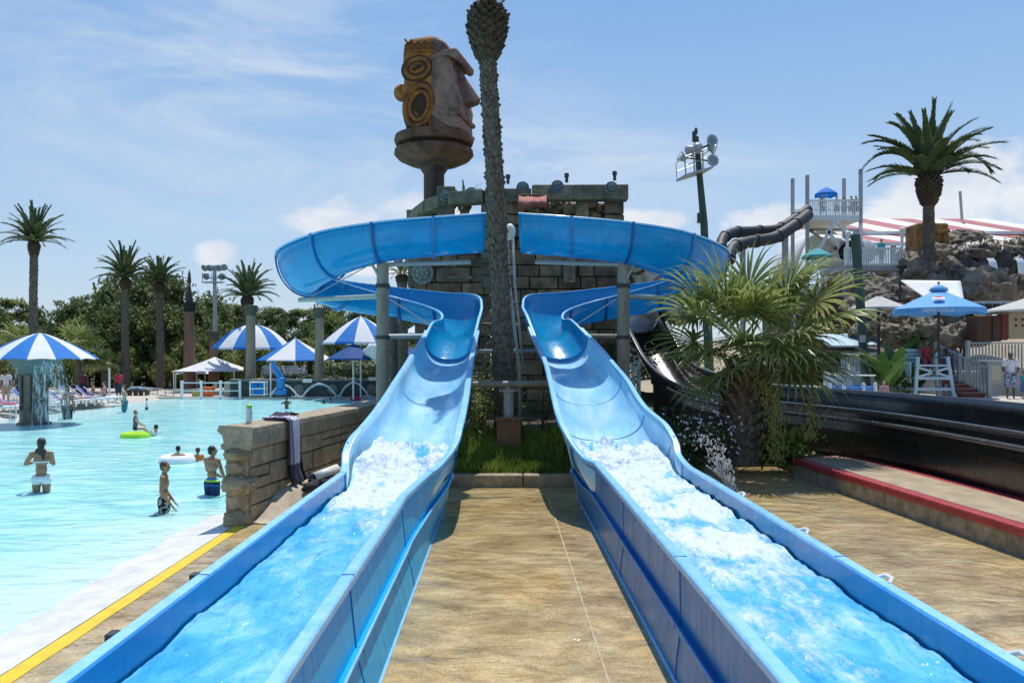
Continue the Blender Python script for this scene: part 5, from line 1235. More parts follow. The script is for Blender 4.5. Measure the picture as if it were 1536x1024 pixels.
person('woman with brown pigtails in a white bikini wading with her back turned', wade(62, 738, 657, 1.64), 1.64, .35, skin=(.40, .20, .11), hair=HB, long_hair=True, female=True, vox=.008, eyes=True,
       pose=dict(eL=(-.175, .05, .685), wL=(-.07, .14, .70), eR=(.115, .09, .67), wR=(.02, .16, .73)), clothes=[('bikini_bottom', brief, solidc((.95, .93, .95))), ('bikini_top', top_band, solidc((.9, .9, .95)))])
person('boy with a brown bowl cut in dark patterned trunks wading side-on by the pool edge', wade(246, 768, 692, 1.42), 1.42, -1.35, skin=(.42, .22, .12), hair=(.12, .06, .03), vox=.007, eyes=True,
       pose=dict(eL=(-.115, -.02, .65), wL=(-.105, .09, .50), eR=(.12, -.01, .64), wR=(.11, .10, .485)), clothes=[('swim_trunks', shorts(.75), speck((.01, .01, .012), (.5, .48, .45), 22, -.05))])
person('boy seen from behind in blue trunks with lime stripes beside the stone wall', wade(318, 742, 669, 1.46), 1.46, -.35, skin=(.40, .20, .11), hair=HK, vox=.007, eyes=True,
       pose=dict(look=(.6, .8, 0), eR=(.15, .02, .645), wR=(.15, .09, .505), eL=(-.125, .06, .66), wL=(-.06, .14, .60)), clothes=[('swim_trunks', shorts(.75), bands((.555, (.05, .25, .6)), (.53, (.45, .85, .1)), (.50, (.02, .03, .03)), (.47, (.02, .12, .45)), (0, (.02, .05, .15))))])
def tube_float(label, px, py, R_, r_, col, name='swim_ring'):
    D = (EYE - WZ) * F / (py - CY); c = Vector(((px - CX) * D / F, D, WZ + r_ * .25)); b = MB().color(col)
    b.grid(lambda u, v: c + Vector(((R_ + r_ * math.cos(2 * PI * v)) * math.cos(2 * PI * u), (R_ + r_ * math.cos(2 * PI * v)) * math.sin(2 * PI * u), r_ * math.sin(2 * PI * v))), 36, 14)
    tag(b.build(name, M['cloth'], None, smooth=True), label, 'swim ring'); return c
c = tube_float('white swim ring carrying two boys', 267, 692, .32, .14, (1, 1, 1.05))
person('dark haired boy leaning in the white swim ring', (c.x - .02, c.y + .05, -.95), 1.25, .5, skin=PALE, hair=HK, pose=dict(eL=(-.17, .09, .70), wL=(-.16, .2, .72), eR=(.16, .09, .7), wR=(.13, .2, .72)))
person('boy in an orange vest holding the white swim ring', (c.x + .46, c.y + .1, -.93), 1.18, .8, skin=PALE, hair=HB, pose=dict(eL=(-.17, .09, .72), wL=(-.2, .2, .74)), clothes=[('swim_vest', shirt(.0), solidc((.9, .2, .02)))])
c = tube_float('lime green swim ring with a child sitting in it', 203, 655, .33, .13, (.5, .9, .05))
person('child sitting on the lime green swim ring', (c.x, c.y, -.42), 1.2, -1.2, skin=PALE, hair=HL, pose=dict(kL=(-.07, .2, .50), kR=(.07, .2, .5), aL=(-.07, .33, .38), aR=(.07, .33, .38), eL=(-.13, .08, .64), wL=(-.1, .2, .58), eR=(.13, .08, .64), wR=(.1, .2, .58)), clothes=[('swimsuit', brief, solidc((.06, .05, .08))), ('swim_top', shirt(-.1), solidc((.16, .12, .2)))])
c = P(234, 653, 26.6); person('dark haired swimmer in white pushing the lime green ring', (c.x, c.y, -1.13), 1.4, 1.2, skin=PALE, hair=HK, pose=dict(eL=(-.14, .1, .74), wL=(-.12, .23, .75), eR=(.14, .1, .74), wR=(.12, .23, .75)), clothes=[('rash_vest', shirt(.4), solidc((.85, .85, .9)))])
person('man in black shorts standing in the shallows near the fountain umbrella', wade(101, 628, 582, 1.75), 1.75, .2, skin=(.42, .23, .14), hair=HK, clothes=[('shorts', shorts(.95, 1.22), solidc((.015, .02, .022)))])
person('woman in a teal skirt standing in the shallows near the loungers', wade(187, 618, 577, 1.66), 1.66, 1.9, skin=PALE, hair=HB, female=True, long_hair=True, clothes=[('skirt', shorts(.95, 1.45), solidc((.03, .22, .30))), ('top', top_band, solidc((.03, .04, .06)))])
person('small child in a white shirt paddling at the far shallow end', wade(220, 614, 597, 1.0), 1.0, -1.0, skin=PALE, hair=HK, vox=.012, clothes=[('shirt', shirt(.3), solidc((.9, .9, .92))), ('shorts', shorts(), solidc((.03, .03, .04)))])
for px, py, top, h, rz, lb, sk in ((430, 613, 595, 1.4, .4, 'dark haired swimmer up to the shoulders behind the lime lidded bottle', BROWN), (486, 605, 599, 1.3, 0, 'swimmer with only the head showing, left of the pair beyond the wall', DARK), (496, 604, 597, 1.3, 1, 'pale faced swimmer, right of the pair beyond the wall', PALE), (543, 598, 590, 1.4, -1.2, 'swimmer leaning on a red float beyond the wall', PALE), (552, 598, 591, 1.3, 1.2, 'dark haired swimmer beside the one with the red float', TAN)):
    person(lb, wade(px, py, top, h), h, rz, skin=sk, hair=HK, vox=.013, pose=dict(eL=(-.16, .08, .74), wL=(-.14, .2, .76), eR=(.16, .08, .74), wR=(.14, .2, .76)))
D = 47; q = P(533, 597, D); b = MB().color((.6, .03, .12)); b.sphere((q.x, D, WZ + .08), (.33, .18, .16), 14, 8); tag(b.build('float', M['cloth'], None, smooth=True), 'red foam float held by a swimmer far behind the wall', 'float')

# ================================================================== FOUNTAIN UMBRELLA AND SHADES
def umbrella(name, label, c, R_, zr, za, n=12, dome=.55, mats=('blue_cloth', 'white_cloth'), pole=.05, val=.22, group=None, z0=0.0, scallop=.35, rot=0.0, pole_mat='white'):
    c = Vector(c); t = thing(name, label, 'umbrella', (c.x, c.y, z0), group); b = MB(); sub = 4; rad = 8
    def pt(i, j):
        a = rot + 2 * PI * i / (n * sub); f = j / rad; seg = (i % sub) / sub; sag = 1 - .05 * math.sin(seg * PI) * f
        r = R_ * f * sag; z = za - (za - zr) * (f ** (1 + dome)); return c.x + r * math.cos(a), c.y + r * math.sin(a), z
    V0 = [pt(i, j) for i in range(n * sub) for j in range(rad + 1)]
    fs = []; mi = []
    for i in range(n * sub):
        i2 = (i + 1) % (n * sub)
        for j in range(rad): fs.append((i * (rad + 1) + j, i * (rad + 1) + j + 1, i2 * (rad + 1) + j + 1, i2 * (rad + 1) + j)); mi.append((i // sub) % 2)
    b.add(V0, fs); o = len(b.v)
    for i in range(n * sub):
        a = rot + 2 * PI * i / (n * sub); seg = (i % sub) / sub; x, y, z = pt(i, rad); d = val * (1 - scallop * math.sin(seg * PI)); b.add([(x, y, z), (x + .03 * math.cos(a), y + .03 * math.sin(a), z - d)], [])
    for i in range(n * sub):
        i2 = (i + 1) % (n * sub); b.f.append((o + 2 * i, o + 2 * i + 1, o + 2 * i2 + 1, o + 2 * i2)); mi.append((i // sub) % 2)
    cn = b.build('canopy', [M[m] for m in mats], t, smooth=True, auto=60)
    for p, k_ in zip(cn.data.polygons, mi): p.material_index = k_
    if pole:
        pb = MB(); pb.tube([(c.x, c.y, z0), (c.x, c.y, za + .06)], pole, 10); pb.build('pole', M[pole_mat], t, smooth=True, auto=40)
        rb = MB()
        for i in range(n): a = rot + 2 * PI * i / n; rb.tube([(c.x, c.y, za - .08), (c.x + R_ * .96 * math.cos(a), c.y + R_ * .96 * math.sin(a), zr - .03)], .014, 4)
        rb.build('frame', M[pole_mat], t)
    return t
D = 30.8; q = P(60, 637, D)
t = umbrella('fountain_umbrella', 'blue and white striped fountain umbrella on a tiled pillar standing in the pool', (q.x, D, 0), 2.02, 2.45, 3.42, n=14, dome=.35, val=.06, pole=0, z0=-.3, scallop=.8, rot=.1)
M['pillar_tile'] = pmat('pillar_tile', (0.20, 0.16, 0.11), (0.06, 0.075, 0.06), rough=.5, scale=5, bump=.03, bscale=14)
b = MB(); xx = q.x - .22
b.lathe([(.60, -.3), (.60, -.02), (.50, .0), (.48, .42), (.44, .45), (.37, .55), (.36, 1.75), (.42, 1.8)], (xx, D, 0), 10); b.build('pillar', M['pillar_tile'], t)
for i in range(5):
    a = i * 2 * PI / 5 - PI / 2; fb = MB(); fb.box((xx + .44 * math.cos(a), D + .44 * math.sin(a), .9), (.1, .22, 1.9), a); fb.build('pillar_rib', M['pillar_tile'], t, bevel=.03)
b = MB(); b.lathe([(.36, 1.75), (.5, 1.9), (.85, 2.3), (.9, 2.42), (.8, 2.42)], (xx, D, 0), 22); b.build('bowl', M['medal'], t, smooth=True, auto=40)
wc = MB(); rn = random.Random(9)
def curtain(a0, a1, r0, r1, ztop, zbot):
    wc.grid(lambda u, v: (lambda a, r: (q.x + r * math.cos(a), D + r * math.sin(a), ztop + (zbot - ztop) * v))(a0 + (a1 - a0) * u, r0 + (r1 - r0) * v ** .6 + .05 * noise.noise(Vector((u * 6, v * 2, 1)))), 20, 14)
curtain(-1.35, .5, .55, .95, 2.3, -.1); curtain(-1.0, .1, .8, 1.15, 2.35, .1); curtain(3.0, 4.1, .7, 1.05, 2.3, -.1)
wc.build('water_curtain', M['fall'], t, smooth=True)
b = MB(); rn = random.Random(10)
for _ in range(260):
    a = rn.choice([rn.uniform(-1.3, .5), rn.uniform(3.0, 4.0)]); r = rn.uniform(.6, 1.15); b.sphere((q.x + r * math.cos(a), D + r * math.sin(a), rn.uniform(-.05, 2.2)), (.012, .012, rn.uniform(.02, .06)), 4, 4)
tag(b.build('falling_drops', M['drop'], t), kind='stuff')
GRP = 'striped umbrellas across the pool'
umbrella('striped_umbrella', 'domed blue and white umbrella partly behind the stone pillar, widest at the far side', P(379, 520, 53), 2.56, 3.02, 4.56, n=14, dome=1.0, val=.14, group=GRP, rot=.05)
umbrella('striped_umbrella', 'low tent shaped blue and white umbrella between the two stone pillars', P(443, 540, 51.5), 2.42, 2.24, 3.65, n=8, dome=-.06, val=.1, group=GRP, rot=.25)
umbrella('striped_umbrella', 'tall pointed blue and white umbrella seen under the slide beside the timber post', P(541, 515, 48), 2.32, 3.3, 4.86, n=12, dome=.3, val=.14, group=GRP, rot=.02)
umbrella('striped_umbrella', 'blue and white umbrella half hidden by the chute and the tower', P(655, 500, 52), 2.4, 3.9, 5.0, n=12, dome=.5, val=.14, group=GRP)
umbrella('folded_umbrella', 'navy umbrella with a tilted canopy below the tall pointed one', P(530, 540, 46), 1.5, 2.35, 3.2, n=8, dome=.1, mats=('navy_cloth', 'navy_cloth'), val=.12)
umbrella('folded_umbrella', 'navy umbrella peeping out between the timber post and the chute', P(606, 540, 46), 1.3, 2.4, 3.15, n=8, dome=.1, mats=('navy_cloth', 'navy_cloth'), val=.2)
b = MB(); c = P(585, 0, 44)
t = thing('tarp', 'crumpled silver white tarp bundle under the tall pointed umbrella', 'tarp', tuple(P(566, 537, 45)))
b = MB(); b.sphere(P(566, 527, 45.2), (.75, .5, .45), 16, 12, amp=.5, freq=2, seed=3); b.build('cloth', M['white_cloth'], t, smooth=True)
for px, py, D, w, hh, lb in ((322, 556, 55, 2.1, .95, 'white peaked tent roof left of the far umbrellas'), (294, 560, 58, 1.1, .5, 'smaller white peaked tent roof by the brown pillar')):
    q = P(px, py, D); t = thing('tent', lb, 'tent', (q.x, D, 0)); b = MB()
    z0 = q.z; b.grid(lambda u, v: (q.x + (u - .5) * 2 * w, D + (v - .5) * 2 * w, z0 + hh * (1 - max(abs(u - .5), abs(v - .5)) * 2) ** 1.2), 12, 12); b.build('roof', M['white_cloth'], t, smooth=True)
    for sx in (-1, 1):
        for sy in (-1, 1): p = MB(); p.tube([(q.x + sx * w * .95, D + sy * w * .95, 0), (q.x + sx * w * .95, D + sy * w * .95, z0)], .04, 6); p.build('pole', M['white'], t)
# pillars
def pillar(label, px, ptop, pbot, D, w0, w1, mat, cap=True, finial=False):
    a = P(px, pbot, D); b_ = P(px, ptop, D); t = thing('stone_pillar', label, 'pillar', (a.x, D, max(0, a.z))); b = MB(); b.lathe([(w0, max(0, a.z) - .2), (w0, a.z + .2), (w0 * .92, a.z + .4), (w1, b_.z)], (a.x, D, 0), 14); b.build('shaft', mat, t, smooth=True, auto=40)
    if cap: c_ = MB(); c_.lathe([(w1 * 1.25, b_.z - .45), (w1 * 1.3, b_.z - .05), (w1 * 1.5, b_.z), (w1 * 1.5, b_.z + .16), (.05, b_.z + .2)], (a.x, D, 0), 14); c_.build('capital', M['dark'] if finial else M['stone_cap'], t, smooth=True, auto=40)
    if finial: c_ = MB(); c_.lathe([(w1 * .8, b_.z), (w1 * .9, b_.z + .3), (w1 * .6, b_.z + .9), (w1 * .25, b_.z + 1.4), (w1 * .45, b_.z + 1.7), (w1 * .3, b_.z + 2.2), (.02, b_.z + 2.5)], (a.x, D, 0), 10); c_.build('finial', M['maroon'], t, smooth=True)
M['stone_cap'] = pmat('mossy_capital', (0.10, 0.11, 0.08), (0.05, 0.055, 0.04), rough=.9)
M['pillar_stone'] = pmat('plain_pillar', (0.30, 0.24, 0.17), (0.19, 0.155, 0.11), rough=.9, scale=3, stretch=(1, 1, .2)); M['pillar_brown'] = pmat('brown_pillar', (0.22, 0.125, 0.085), (0.14, 0.08, 0.055), rough=.9, scale=3, stretch=(1, 1, .2))
for px in (376, 479):
    pillar('tall smooth stone pillar before the domed umbrella' if px == 376 else 'tall smooth stone pillar before the tent shaped umbrella', px, 462 if px == 376 else 466, 572, 49.3 if px == 376 else 48.9, .34 if px == 376 else .31, .27, M['pillar_stone'])
pillar('brown tapered pillar topped by a dark carved finial among the trees', 284, 458, 578, 56, .46, .30, M['pillar_brown'], True, True)
pillar('thick tree-like brown post just right of the finial pillar', 270 + 50, 500, 570, 57, .36, .28, M['pillar_brown'])
# light pole with floodlights
def flood(parent, c, d, r=.32, mat='glass'):
    d = Vector(d).normalized(); R_ = d.to_track_quat('Z', 'Y').to_matrix(); b = MB(); b.lathe([(.08, -.32), (.14, -.28), (r * .7, -.15), (r, .0), (r * 1.04, .05), (r * .98, .05)], (0, 0, 0), 18); b.v = [R_ @ q + Vector(c) for q in b.v]; h_ = b.build('floodlight', M['steel'], parent, smooth=True, auto=40)
    l = MB(); l.lathe([(r * .98, .02), (r * .6, .06), (.01, .07)], (0, 0, 0), 18); l.v = [R_ @ q + Vector(c) for q in l.v]; l.build('lens', M[mat], h_, smooth=True)
D = 60; a = P(323, 575, D); tpz = P(322, 398, D)
t = thing('light_pole', 'floodlight pole standing between the left palms and the bushy palm', 'light pole', (a.x, D, 0))
b = MB(); b.tube([(a.x, D, 0), (tpz.x, D, tpz.z)], [.2, .13], 10); b.build('pole', M['pole'] if 'pole' in M else M['steel'], t, smooth=True, auto=40)
b = MB(); 
for dz, hw in ((-.35, .75), (-.95, .75)): b.bar((tpz.x - hw, D, tpz.z + dz), (tpz.x + hw, D, tpz.z + dz), .08)
b.box((tpz.x, D - .3, tpz.z - 1.3), (1.5, .7, .06))
for x in (-.7, 0, .7): b.bar((tpz.x + x, D - .6, tpz.z - 1.3), (tpz.x + x, D - .6, tpz.z - .6), .04)
b.build('crossarm', M['steel'], t)
for x, dz in ((-.7, -.2), (-.3, -.2), (.35, -.2), (.75, -.15), (-.6, -.85), (.6, -.85)): flood(t, (tpz.x + x, D - .15, tpz.z + dz), (x * .6, -1, -.6), .26)

# ================================================================== FAR POOL WALL AND FOUNTAINS
M['far_wall'] = pmat('dark_far_wall', (0.075, 0.08, 0.07), (0.035, 0.04, 0.035), rough=.8, scale=2, bump=.03)
D = 48.6; x0 = P(345, 0, D).x; x1 = P(650, 0, D).x
t = thing('pool_wall', 'long dark wall behind the fountains at the far end of the wave pool', 'wall', ((x0 + x1) / 2, D, -.1))
b = MB(); b.box(((x0 + x1) / 2, D + .2, .42), (x1 - x0, .4, 1.1)); b.build('wall_face', M['far_wall'], t, bevel=.03)
b = MB(); b.box(((x0 + x1) / 2, D + .2, 1.03), (x1 - x0, .55, .12)); b.build('coping', M['grey_relief'], t, bevel=.03)
for px in (448, 499, 557): medallion(P(px, 584, D - .02), .3).build('face_relief', M['grey_relief'], t, smooth=True, auto=40)
for px, py in ((461, 571), (560, 568)): b = MB(); q = P(px, py, D - .2); b.box(q, (.55, .03, .2)); tag(b.build('notice_sign', M['white']), 'small white notice on the far wall, %s' % ('left one near the blue water cannon' if px < 500 else 'right one near the timber post'), 'sign')
slab('far_terrace', x0 - .5, x1 + 3, D + .4, 62, .9, M['deck'], .8)
for i, (a_, b_, ap) in enumerate(((404, 447, 577), (453, 506, 575), (508, 553, 573))):
    p0 = P(a_, 595, 47.9); p1 = P(b_, 595, 47.9); zt = P(0, ap, 47.9).z; w = MB(); rn = random.Random(i)
    for s_ in range(3): w.tube([p0.lerp(p1, f / 14) + Vector((0, rn.uniform(-.03, .03) + .04 * s_, (zt - p0.z) * 4 * (f / 14) * (1 - f / 14) - .03 * s_)) for f in range(15)], .045, 5)
    for _ in range(40): q = p1 + Vector((rn.gauss(0, .15), rn.gauss(0, .1), abs(rn.gauss(0, .06)))); w.sphere(q, rn.uniform(.02, .04), 5, 4)
    tag(w.build('fountain_jet', M['drop'], None, smooth=True), 'arching water jet at the far wall, %s' % ('nearest the blue water cannon', 'middle one of three', 'nearest the timber post')[i], 'fountain')
b = MB(); rn = random.Random(2)
for i in range(7): pass
def hedge(name, label, px0, px1, py, D, hh, n, mat, seed, dep=.5):
    rnd = random.Random(seed); a = P(px0, py, D); c = P(px1, py, D); t = thing(name, label, 'hedge', ((a.x + c.x) / 2, D, a.z)); b = MB()
    for _ in range(n):
        f = rnd.random(); h_ = hh * (.6 + .4 * noise.noise(Vector((f * 9, seed, 0)))); b.leaf((a.x + (c.x - a.x) * f, D + rnd.uniform(-dep, dep), a.z + h_ * rnd.random() ** .7), (rnd.gauss(0, 1), rnd.gauss(0, 1), rnd.uniform(-.3, 1)), (0, -.4, 1), rnd.uniform(.12, .26), rnd.uniform(.07, .14))
    b.build('foliage', mat, t)
hedge('hedge', 'purple-dark low hedge on top of the far pool wall', 395, 600, 571, 49.4, .55, 1800, pm if False else M['leaf2'], 4)
hedge('hedge', 'leafy green planting above the wall below the tall pointed umbrella', 490, 572, 566, 50.2, 1.5, 1700, M['bush'], 5)
# blue water cannon
q = P(421, 592, 47.6)
t = thing('water_cannon', 'bright blue bent tube play fountain at the far pool wall', 'play fountain', tuple(q))
b = MB(); b.lathe([(.36, 0), (.36, .3), (.25, .36), (.25, .75), (.29, .8), (.29, 1.0), (.2, 1.05)], q, 16); b.build('base', M['slide_blue'], t, smooth=True, auto=40)
b = MB(); b.tube([q + Vector((0, 0, 1)), q + Vector((-.08, 0, 1.2)), q + Vector((-.35, 0, 1.6)), q + Vector((-.5, 0, 2.0))], [.2, .2, .15, .1], 14); b.build('spout', M['slide_blue'], t, smooth=True, auto=40)
q = P(406, 592, 47.8); b = MB(); b.tube([q, q + Vector((0, 0, 1.9))], .05, 8); b.lathe([(.09, 0), (.09, .08), (.05, .1)], q, 8); tag(b.build('depth_pole', M['white'], None), 'thin white pole beside the blue water cannon', 'pole')
q = P(388, 593, 47.6); t = thing('pump_cart', 'white framed cart with blue panels at the far pool edge', 'cart', tuple(q))
b = MB(); 
for z in (.05, .42, .8): b.box(q + Vector((0, 0, z)), (.95, .6, .06))
for sx in (-1, 1):
    for sy in (-1, 1): b.bar(q + Vector((sx * .42, sy * .26, 0)), q + Vector((sx * .42, sy * .26, .85)), .07)
b.build('frame', M['white'], t)
for x, z, w in ((-.2, .6, .4), (.25, .62, .3), (.05, .22, .6)): b = MB(); b.box(q + Vector((x, -.24, z)), (w, .1, .3)); b.build('panel', M['blue_cloth'], t, bevel=.02)
# white fence
D = 47.9; t = thing('white_fence', 'white rail fence at the far left corner of the pool', 'fence', tuple(P(320, 598, D)))
pxs = (273, 302, 331, 360)
for px in pxs: a = P(px, 599, D); b = MB(); b.box((a.x, D, a.z + .53), (.13, .13, 1.1)); b.box((a.x, D, a.z + 1.1), (.17, .17, .05)); b.build('fence_post', M['white'], t, bevel=.01)
for py in (574, 586, 597): b = MB(); b.bar(P(pxs[0], py, D), P(pxs[-1], py, D), .05, .06); b.build('rail', M['white'], t)
t = thing('ramp_rail', 'grey handrail of the ramp left of the white fence', 'handrail', tuple(P(250, 596, 49)))
b = MB()
for dy in (0, 9): b.tube([P(222, 581 + dy, 50), P(272, 587 + dy, 48.5)], .03, 6)
for px in (224, 236, 248, 260, 271): f = (px - 222) / 50; b.tube([P(px, 581 + 6 * f, 50 - 1.5 * f), P(px, 598, 50 - 1.5 * f)], .03, 6)
b.build('rail', M['steel'], t)
q = P(313, 594, 49); t = thing('storage_crate', 'orange plastic crate behind the white fence', 'crate', tuple(q)); b = MB(); b.box(q + Vector((0, 0, .25)), (.6, .5, .5)); b.build('body', M['orange'], t, bevel=.04); b = MB(); b.box(q + Vector((0, 0, .53)), (.66, .56, .08)); b.build('lid', M['orange'], t, bevel=.02)
q = P(295, 596, 49); b = MB().color((.5, .45, .1)); b.box(q + Vector((0, 0, .2)), (.45, .4, .4)); tag(b.build('cooler', M['cloth'], None, bevel=.04), 'yellow cooler box behind the white fence', 'cooler')
# terrace furniture
def chair_proto():
    t = thing('plastic_chair', 'x', 'chair'); b = MB(); b.box((0, 0, .44), (.48, .46, .04)); b.build('seat', M['white'], t, bevel=.01)
    b = MB()
    for i in range(4): b.bar((-.18 + .12 * i, -.22, .46), (-.18 + .12 * i, -.3, .9), .07, .03)
    b.bar((-.24, -.3, .9), (.24, -.3, .9), .06); b.build('backrest', M['white'], t)
    for sx in (-1, 1):
        for sy in (-1, 1): b = MB(); b.bar((sx * .21, sy * .2, 0), (sx * .2, sy * .19, .43), .045); b.build('leg', M['white'], t)
        b = MB(); b.bar((sx * .25, -.24, .66), (sx * .25, .2, .66), .05, .03); b.bar((sx * .25, .2, .45), (sx * .25, .2, .66), .04); b.build('armrest', M['white'], t)
    return t
rn = random.Random(3); first = None
for i, (px, D) in enumerate(((398, 52), (406, 53.5), (415, 51.5), (427, 52.5), (436, 51.8), (446, 53), (455, 52), (402, 55), (431, 55), (450, 55.5))):
    q = P(px, 0, D); lb = 'white plastic chair among the tables behind the far pool wall'
    if first is None: first = chair_proto(); o = first; o.location = (q.x, D, .9); o['label'] = lb; o['group'] = 'white chairs on the far terrace'; o.rotation_euler = (0, 0, .4)
    else: o = dup(first, (q.x, D, .9), rn.uniform(0, 6.28), 1, lb, 'white chairs on the far terrace')
for px, D, lb in ((411, 53, 'white round table under the gap between two far umbrellas'), (441, 53.8, 'white round table under the tent shaped umbrella')):
    q = P(px, 0, D); t = thing('round_table', lb, 'table', (q.x, D, .9)); b = MB(); b.lathe([(.02, .70), (.55, .70), (.55, .74), (.02, .74)], (q.x, D, .9), 20); b.build('tabletop', M['white'], t); b = MB(); b.lathe([(.28, 0), (.05, .08), (.04, .7)], (q.x, D, .9), 12); b.build('pedestal', M['white'], t)
person('person in dark clothes standing on the terrace by the stone pillar', (P(465, 0, 50.5).x, 50.5, .9), 1.72, 2.6, skin=BROWN, hair=HK, vox=.014, clothes=[('shirt', shirt(.3), solidc((.02, .02, .03))), ('shorts', shorts(1.0), solidc((.02, .02, .025)))])
# ================================================================== LOUNGERS ON THE BEACH
def lounger_proto():
    t = thing('sun_lounger', 'x', 'sun lounger'); b = MB(); b.box((0, .35, .32), (.6, 1.3, .05)); b.build('seat', M['white'], t, bevel=.01)
    b = MB(); b.bar((0, -.28, .33), (0, -.85, .85), .6, .05); b.build('backrest', M['white'], t, bevel=.01)
    for sx in (-1, 1):
        b = MB(); b.bar((sx * .32, -.4, .3), (sx * .32, 1.0, .3), .05, .07); b.build('side_rail', M['white'], t)
        for y in (-.35, .9): b = MB(); b.bar((sx * .3, y, 0), (sx * .3, y, .3), .06); b.build('leg', M['white'], t)
    return t
first = None; rn = random.Random(6); TCOL = [(.05, .35, .3), (.75, .05, .12), (.55, .25, .55), (.06, .2, .6), (.85, .85, .9), (.75, .45, .65), (.1, .35, .75), (.8, .6, .2), (.3, .1, .4), (.9, .88, .85), (.15, .15, .5)]
TN = ['green', 'red', 'purple', 'navy blue', 'white', 'pink', 'bright blue', 'sand yellow', 'violet', 'cream', 'indigo']
spots = [(4, 620), (22, 617), (36, 615), (70, 613), (84, 611), (98, 609), (114, 608), (126, 607), (137, 606), (148, 605), (158, 604), (168, 603)]
for i, (px, py) in enumerate(spots):
    D = (EYE - .08) * F / (py - CY) * .985; x = (px - CX) * D / F - .5; lb = 'white sun lounger in the row along the far left waterline'
    rz = -1.15 + rn.uniform(-.2, .2); z = .07
    if first is None: first = lounger_proto(); o = first; o.location = (x, D, z); o.rotation_euler = (0, 0, rz); o['label'] = lb; o['group'] = 'sun loungers by the waterline'
    else: o = dup(first, (x, D, z), rz, 1, lb, 'sun loungers by the waterline')
    if i < 11:
        b = MB().color(TCOL[i]); b.grid(lambda u, v: ((u - .5) * .56, -.9 + 1.35 * v, (.35 + max(0, (-.28 - (-.9 + 1.35 * v)) * .9)) + .035 + .02 * noise.noise(Vector((u * 4, v * 5, i)))), 8, 16)
        Rz = Matrix.Rotation(rz, 3, 'Z'); b.v = [Rz @ p + Vector((x, D, z)) for p in b.v]; tag(b.build('beach_towel', M['cloth'], None, smooth=True, solid=.015), '%s towel spread on a lounger by the far left waterline' % TN[i], 'towel', 'towels on the loungers')
for px, py, h, rz, lb, sk, cl in ((140, 603, 1.6, 2.0, 'sunbather bent forward on the edge of a lounger, left of two', TAN, (.02, .02, .03)), (157, 603, 1.6, 1.8, 'sunbather sitting upright on a lounger, right of two', PALE, (.1, .03, .05)), (56, 606, 1.6, 2.2, 'sunbather in red sitting behind the fountain pillar', PALE, (.5, .03, .06))):
    D = (EYE - .08) * F / (py - CY); person(lb, ((px - CX) * D / F, D, -.42), h, rz, skin=sk, hair=HB, vox=.013, pose=dict(kL=(-.07, .24, .50), kR=(.07, .24, .50), aL=(-.07, .26, .29), aR=(.07, .26, .29), eL=(-.14, .06, .66), wL=(-.09, .2, .56), eR=(.14, .06, .66), wR=(.09, .2, .56)), clothes=[('swimsuit', shorts(.4, 1.1), solidc(cl)), ('top', top_band, solidc(cl))])
for px, py, h, rz, lb, c1, c2, sk in ((9, 606, 1.75, .5, 'person in a white shirt walking on the far left deck', (.85, .83, .8), (.5, .4, .3), TAN), (125, 602, 1.65, .3, 'person in a maroon shirt standing behind the loungers', (.12, .03, .04), (.02, .02, .03), BROWN), (33, 604, 1.7, 2.2, 'person in navy standing behind the fountain umbrella', (.03, .06, .18), (.03, .05, .12), TAN), (178, 600, 1.65, 1, 'person in a red top behind the loungers near the thin white pole', (.6, .03, .07), (.03, .04, .08), BROWN)):
    D = (EYE - .1) * F / (py - CY); person(lb, ((px - CX) * D / F, D, .1), h, rz, skin=sk, hair=HK, vox=.014, clothes=[('shirt', shirt(.35), solidc(c1)), ('shorts', shorts(.95), solidc(c2))])
q = P(164, 600, 46); b = MB(); b.tube([q, P(164, 552, 46)], .06, 8); b.lathe([(.12, 0), (.12, .06), (.05, .08)], q, 8); tag(b.build('shower_pole', M['white'], None), 'thin white pole behind the row of loungers', 'pole')
for i, (px, py, lb) in enumerate(((203, 597, 'dark table with folded blue towels by the lounger row end'), (212, 598, 'second dark table beside the ramp handrail'))):
    D = 48.6; q = P(px, py, D); t = thing('side_table', lb, 'table', tuple(q)); b = MB(); b.box(q + Vector((0, 0, .5)), (.8, .6, .06)); b.build('tabletop', M['dark_metal'], t); b = MB()
    for sx in (-1, 1): b = MB(); b.box(q + Vector((sx * .34, 0, .24)), (.06, .5, .48)); b.build('leg', M['dark_metal'], t)
    b = MB(); b.box(q + Vector((0, 0, .62)), (.6, .4, .16)); tag(b.build('folded_towels', M['pale_blue'], None, bevel=.03), 'stack of pale blue towels on the dark table, %s' % ('left' if i == 0 else 'right by the ramp'), 'towel')
# ================================================================== RIGHT SIDE
def text_mesh(tx):
    o = bpy.data.objects.new('tmp', tx); COL.objects.link(o); dg = bpy.context.evaluated_depsgraph_get(); me = bpy.data.meshes.new_from_object(o.evaluated_get(dg), depsgraph=dg); bpy.data.objects.remove(o)
    o = bpy.data.objects.new('lettering', me); COL.objects.link(o); return o
# raised ground under the right hand rocks
hill = MB()
hill.grid(lambda u, v: (lambda x, y: (x, y, .5 + 3.2 * ss(44, 58, y) * ss(10, 20, x)))(8 + 62 * u, 44 + 40 * v), 30, 20); struct('terrain', hill, M['walk'], smooth=True)
D = 30.0
